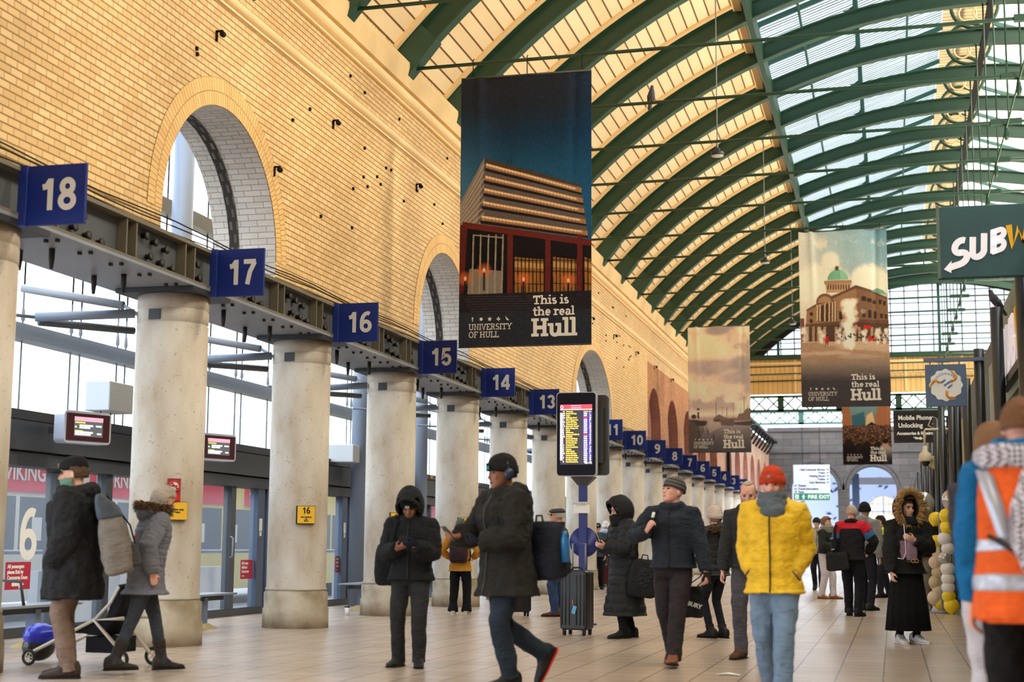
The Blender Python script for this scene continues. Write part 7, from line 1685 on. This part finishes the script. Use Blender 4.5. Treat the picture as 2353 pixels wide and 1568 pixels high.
for z in (.34, .52): MB().box((.03, -.02, z), (.08, .03, z+.025)).build('buckle', STEEL_LT, t)
# grey hoodie
person('person in a grey hooded top and black beanie, beside the red yoked jacket', gp(1992, 27.9), 152, 1.93, dict(yaw=16, hL=(.25, -.03, .86), hR=(-.25, -.03, .86), L=(.1, -.1, 0, 0, 8), R=(-.1, .05, 0, 0, 8)),
    dict(skin=TAN, legs=(34, 34, 44), lw=1.05, shoe=(44, 42, 44), coat=dict(c=(140, 138, 136), hem=.92, th=.035, fold=.03, hood_down=True), hat=dict(k='beanie', c=[(26, 26, 28)], z=.11)), far=True)
# hi-vis by the blue stand
P = person('person with dark hair and glasses in a yellow and black high-visibility jacket', gp(2033, 35.2), -70, 1.85, dict(hL=(.14, -.24, 1.1), hR=(-.14, -.24, 1.1), L=(.1, -.1, 0, 0, 8), R=(-.1, .16, 0, 0, 8)),
    dict(skin=FAIR, legs=(36, 36, 44), lw=1.1, shoe=(44, 32, 28), coat=dict(c=(34, 36, 44), hem=.9, th=.035, fold=.03, bands=[('hi_vis_yoke', 1.30, 1.47, (214, 236, 50), .008), ('silver_stripe', 1.24, 1.29, (190, 194, 190), .009), ('hi_vis_band', .92, 1.10, (206, 232, 60), .007)]), hair=dict(c=(40, 30, 28), len=-.5, line=.35, th=.014), glasses=True), far=True)
o = MB().box((-.18, -.18, 0), (.18, .18, .03)).box((-.03, -.03, 0), (.03, .03, 1.0)).build('floor_stand', mat('stand_blue', (58, 88, 206), .4), None, gp(2026, 36.6)); tag(o, 'blue floor stand glimpsed behind the high-visibility jacket', 'stand')
# fur hood and pleated skirt
P = person('person in a curly blond fur hood, black jacket and long black pleated skirt', gp(2087, 18.35), 24, 1.70,
    dict(lean=2, yaw=14, hL=(.02, -.20, 1.24), dL=(-.9, -.2, .3), nL=(0, .9, .2), eL=(.9, .2, -.7), hR=(-.24, -.10, .84), dR=(.1, -.1, -1), L=(.09, -.02, 0, 0, 20), R=(-.09, .05, 0, 0, 5), cL=.3),
    dict(skin=FAIR, legs=(24, 24, 26), shoe=(236, 234, 234), sole=(240, 238, 236), lw=.8, legname='leggings', skirt=dict(c=(18, 18, 20), hem=.16), coat=dict(c=(36, 35, 34), hem=.84, hx=.215, hy=.17, th=.045, fold=.05, vox=.012, bands=[('lilac_top', 1.0, 1.26, (150, 120, 142), .0)]), hair=dict(c=(86, 60, 44), len=-.9, line=.3, side=-.7, th=.012), hood=dict(c=(52, 44, 38), rx=.13, ry=.15, rz=.17, open=-.2), scarf=dict(c=(34, 36, 42), rolls=[(1.475, .095, .04), (1.44, .10, .045)]), fur=dict(c=(204, 162, 104), r=(.14, .17), len=.10, n=1300, y=-.075, w=1.5)))
o_ = P['o']
organic(MB().loft([[P['tp'](x, -.10-e, z) for x, e in ((-.075, .0), (-.05, .105), (.05, .105), (.075, 0))] for z in (.98, 1.05, 1.15, 1.28)]), 'blouse', cloth((160, 128, 150)), o_, .010)
b = MB().tube([P['tp'](x, -.215-.0, 1.0) for x in (-.10, 0, .10)], .02, 8, ell=.5).build('belt', BLACK, o_)
MB().tube([P['tp'](-.02+.024*math.cos(a), -.238, 1.0+.022*math.sin(a)) for a in np.linspace(0, 2*PI, 15)], .005, 6).tube([P['tp'](.024+.024*math.cos(a), -.238, 1.0+.022*math.sin(a)) for a in np.linspace(0, 2*PI, 15)], .005, 6).build('buckle', mat('buckle_gold', (206, 170, 90), .3, metal=.6), b)
MB().tube([P['tp'](*q) for q in ((-.10, -.165, 1.44), (-.105, -.20, 1.30), (-.10, -.215, 1.1), (-.14, -.225, 1.02), (-.2, -.2, 1.03))], .005, 5).build('hanging_cord', WHITE, o_)
# beige hood by the balloons
P = person('person in a beige hood under a black jacket and khaki joggers, beside the balloons', gp(2131, 28.1), -38, 1.86,
    dict(yaw=-8, hL=(.05, -.30, 1.16), hR=(-.10, -.26, 1.14), dL=(-.9, -.4, .1), nL=(0, .5, .8), eL=(.9, .4, -.6), L=(.10, -.08, 0, 0, 30), R=(-.1, .08, 0, 0, 5)),
    dict(skin=FAIR, legs=(128, 118, 106), lw=1.1, shoe=(170, 166, 164), sole=(210, 206, 202), coat=dict(c=(30, 29, 30), hem=.90, th=.04, fold=.03), hood=dict(c=(182, 166, 150), rx=.115, ry=.14, rz=.165, open=.05)), far=False, vox=.012)
# orange hi-vis in the right foreground
P = person('person in an orange high-visibility vest over a blue hooded top, from behind', gp(2366, 7.0), 174, 1.78,
    dict(lean=4, pitch=4, yaw=6, hL=(.235, -.03, .84), hR=(-.235, -.03, .84), L=(.10, 0, 0, 0, 8), R=(-.10, 0, 0, 0, 8), eL=(.3, .9, 0), eR=(-.3, .9, 0)),
    dict(skin=PINK, legs=(24, 23, 26), lw=1.15, lfold=.03, shoe=(40, 40, 44), coat=dict(c=(14, 104, 160), hem=.92, hx=.19, hy=.155, th=.032, wide=1.0, deep=1.0, sleeve=1.08, fold=.045, cth=.02, hood_down=False, name='hooded_top'), hair=dict(c=(120, 82, 56), len=-.25, line=.45, th=.007), scarf=dict(c=(14, 108, 166), rolls=[(1.485, .10, .05), (1.53, .098, .045)])))
tp = P['tp']; OV = cloth((250, 106, 38), .7); SV = mat('reflective_silver', (178, 182, 196), .35, metal=.3); N = 32
def vr(z, rx, ry, e=0): return [tp((rx+e)*math.cos(2*PI*j/N), (ry+e)*math.sin(2*PI*j/N), z) for j in range(N)]
V_ = [(.78, .235, .205), (.95, .23, .20), (1.1, .22, .185), (1.28, .23, .185), (1.38, .232, .165), (1.43, .18, .145), (1.47, .13, .125)]
iv = lambda z, k: float(np.interp(z, [q[0] for q in V_], [q[k] for q in V_]))
vest = organic(MB().loft([vr(*q) for q in V_]), 'hi_vis_vest', OV, P['o'], .012, .03)
for z0, z1 in ((.90, .97), (1.06, 1.125)):
    organic(MB().loft([vr(z, iv(z, 1), iv(z, 2), .004) for z in (z0, (z0+z1)/2, z1)]), 'reflective_stripe', SV, vest, .011, .03)
for sg in (-1, 1):
    q = [(sg*(.205-.17*k), .0, 0) for k in (0, 1)]
    L_, R_ = [], []
    for k in np.linspace(0, 1, 14):
        z = 1.44-.34*k; x = sg*(.17-.10*k); y = math.sqrt(max(.0, 1-(x/iv(z, 1))**2))*iv(z, 2)+.012
        L_.append(tp(x-.034, y+.0, z)); R_.append(tp(x+.034, y, z))
    mb = MB(); mb.add(L_+R_, [(i, i+1, 15+i, 14+i) for i in range(13)], 0, True); o = mb.build('reflective_brace', SV, vest); so = o.modifiers.new('thickness', 'SOLIDIFY'); so.thickness = .006
MB().tube([tp(sg_*.16, .225, .78) for sg_ in (-1, 1)], .006, 5).build('vest_hem', OV, vest)
# checked bag
def check_mat():
    m = bpy.data.materials.new('dogtooth_check'); m.use_nodes = True; n = m.node_tree.nodes; l = m.node_tree.links; p_ = n['Principled BSDF']
    tc = n.new('ShaderNodeTexCoord'); mp = n.new('ShaderNodeMapping'); mp.inputs['Rotation'].default_value = (0, .78, 0); ck = n.new('ShaderNodeTexChecker'); ck.inputs['Scale'].default_value = 62
    ck.inputs['Color1'].default_value = (*rgb(222, 218, 226), 1); ck.inputs['Color2'].default_value = (*rgb(74, 66, 84), 1)
    l.new(tc.outputs['Object'], mp.inputs[0]); l.new(mp.outputs[0], ck.inputs['Vector']); l.new(ck.outputs[0], p_.inputs['Base Color']); p_.inputs['Roughness'].default_value = .8; return m
CK = check_mat()
t = thing('backpack', 'dogtooth checked bag on the back of the orange high-visibility vest', 'backpack', at_local(P, (-.10, .25, .98))); t.rotation_euler = (0, 0, P['face'])
w_ = organic(MB().loft([[(.0+a*math.cos(b), .0+.07*math.sin(b)*(a/.17)**.5, z) for b in np.linspace(0, 2*PI, 20, endpoint=False)] for z, a in ((0, .06), (.03, .12), (.15, .165), (.32, .15), (.46, .10), (.55, .06))]), 'bag_body', CK, t, .012, .02)
Mi = Matrix.Rotation(-P['face'], 3, 'Z'); base = Vector(t.location)
s_ = MB().tube([Mi @ (at_local(P, P['tp'](*q))-base) for q in ((-.17, .23, 1.48), (-.06, .215, 1.46), (.06, .19, 1.475), (.16, .12, 1.475), (.20, .0, 1.47), (.2, -.14, 1.40))], .052, 10, 0, side=(0, 0, 1), ell=.3).build('wide_strap', CK, t)
MB().tube([(-.10, .0, .05), (.14, -.02, .11), (.25, -.08, .18)], .012, 6).build('side_strap', BLACK, t)
# companion, mostly hidden
P = person('person with wavy brown hair and a checked scarf, mostly hidden behind the orange vest', (pix(2286, 1200, 8.0).x, 8.0, 0), 150, 1.74, dict(yaw=40, hL=(.1, -.24, 1.0), hR=(-.1, -.24, 1.0), eL=(.2, .9, -.2), eR=(-.2, .9, -.2)),
    dict(skin=PINK, legs=(206, 204, 212), lw=1.25, shoe=(40, 40, 40), coat=dict(c=(60, 58, 64), hem=.9, wide=.72, th=.02), hair=dict(c=(134, 98, 70), len=-.5, line=.4, th=.02), scarf=dict(c=(196, 190, 196))))
# two waiting behind the totem disc
person('person in a black cap and blue padded jacket, waiting behind the blue disc', gp(1374, 39.0), 12, 1.72, dict(hL=(.2, -.1, .88), hR=(-.2, -.1, .88)),
    dict(skin=PINK, legs=(26, 26, 28), lw=1.1, shoe=(26, 26, 28), coat=dict(c=(62, 82, 100), hem=.86, quilt=(.1, .012), th=.04, zip=(30, 34, 40)), hat=dict(k='cap', c=[(26, 26, 32), (22, 22, 26)], badge=(200, 200, 206)), hair=dict(c=(190, 180, 170), len=-.4)), far=True)
person('person in a white hat and pale blue coat, back turned, behind the totem', gp(1392, 40.6), 172, 1.80, dict(hL=(.2, -.1, .9), hR=(-.2, -.1, .9)),
    dict(skin=FAIR, legs=(84, 80, 84), shoe=(60, 56, 56), coat=dict(c=(176, 196, 222), hem=.84, hood_down=True, sleeve_bands=[('red_strap', .02, .14, (176, 36, 60))]), hat=dict(k='beanie', c=[(232, 228, 226)], z=.1)), far=True)
t = thing('wheeled_shopper', 'small wheeled shopper beside the waiting pair behind the totem', 'trolley', (*gp(1386, 39.7)[:2], 0), .3)
for sg in (-1, 1):
    w_ = MB().tube([(sg*.16, .075*math.cos(a), .09+.075*math.sin(a)) for a in np.linspace(0, 2*PI, 19)], .016, 6).build('wheel', TY, t); MB().lathe([(0, -.01), (.06, -.01), (.06, .01), (0, .01)], (sg*.16, 0, .09), 12, axis=Matrix.Rotation(PI/2, 3, 'Y')).build('hub', STEEL_LT, w_)
bevel(MB().box((-.14, -.08, .12), (.14, .12, .62)).build('bag_body', cloth((90, 36, 44)), t), .02); MB().tube([(-.12, .12, .5), (-.12, .2, .95), (.12, .2, .95), (.12, .12, .5)], .012, 6).build('handle', STEEL_DK, t)
person('person with a fair bun half hidden by the blue totem pole', gp(1352, 39.6), 150, 1.74, dict(hL=(.2, -.1, .9), hR=(-.2, -.1, .9)),
    dict(skin=FAIR, legs=(70, 66, 66), shoe=(50, 48, 48), coat=dict(c=(190, 184, 176), hem=.84), hair=dict(c=(206, 178, 132), len=-.6, line=.3, bun=True, th=.016)), far=True)
# lettering becomes plain mesh
bpy.context.view_layer.update()
_dg = bpy.context.evaluated_depsgraph_get()
for o in [o for o in SC.objects if o.type == 'FONT']:
    me = bpy.data.meshes.new_from_object(o.evaluated_get(_dg)); me.name = o.name
    nm = o.name; n_ = bpy.data.objects.new(nm+'_', me); C.objects.link(n_); n_.parent = o.parent
    n_.location, n_.rotation_euler, n_.scale = o.location.copy(), o.rotation_euler.copy(), o.scale.copy()
    for k in ('label', 'category', 'group', 'kind'):
        if k in o: n_[k] = o[k]
    bpy.data.objects.remove(o); n_.name = nm
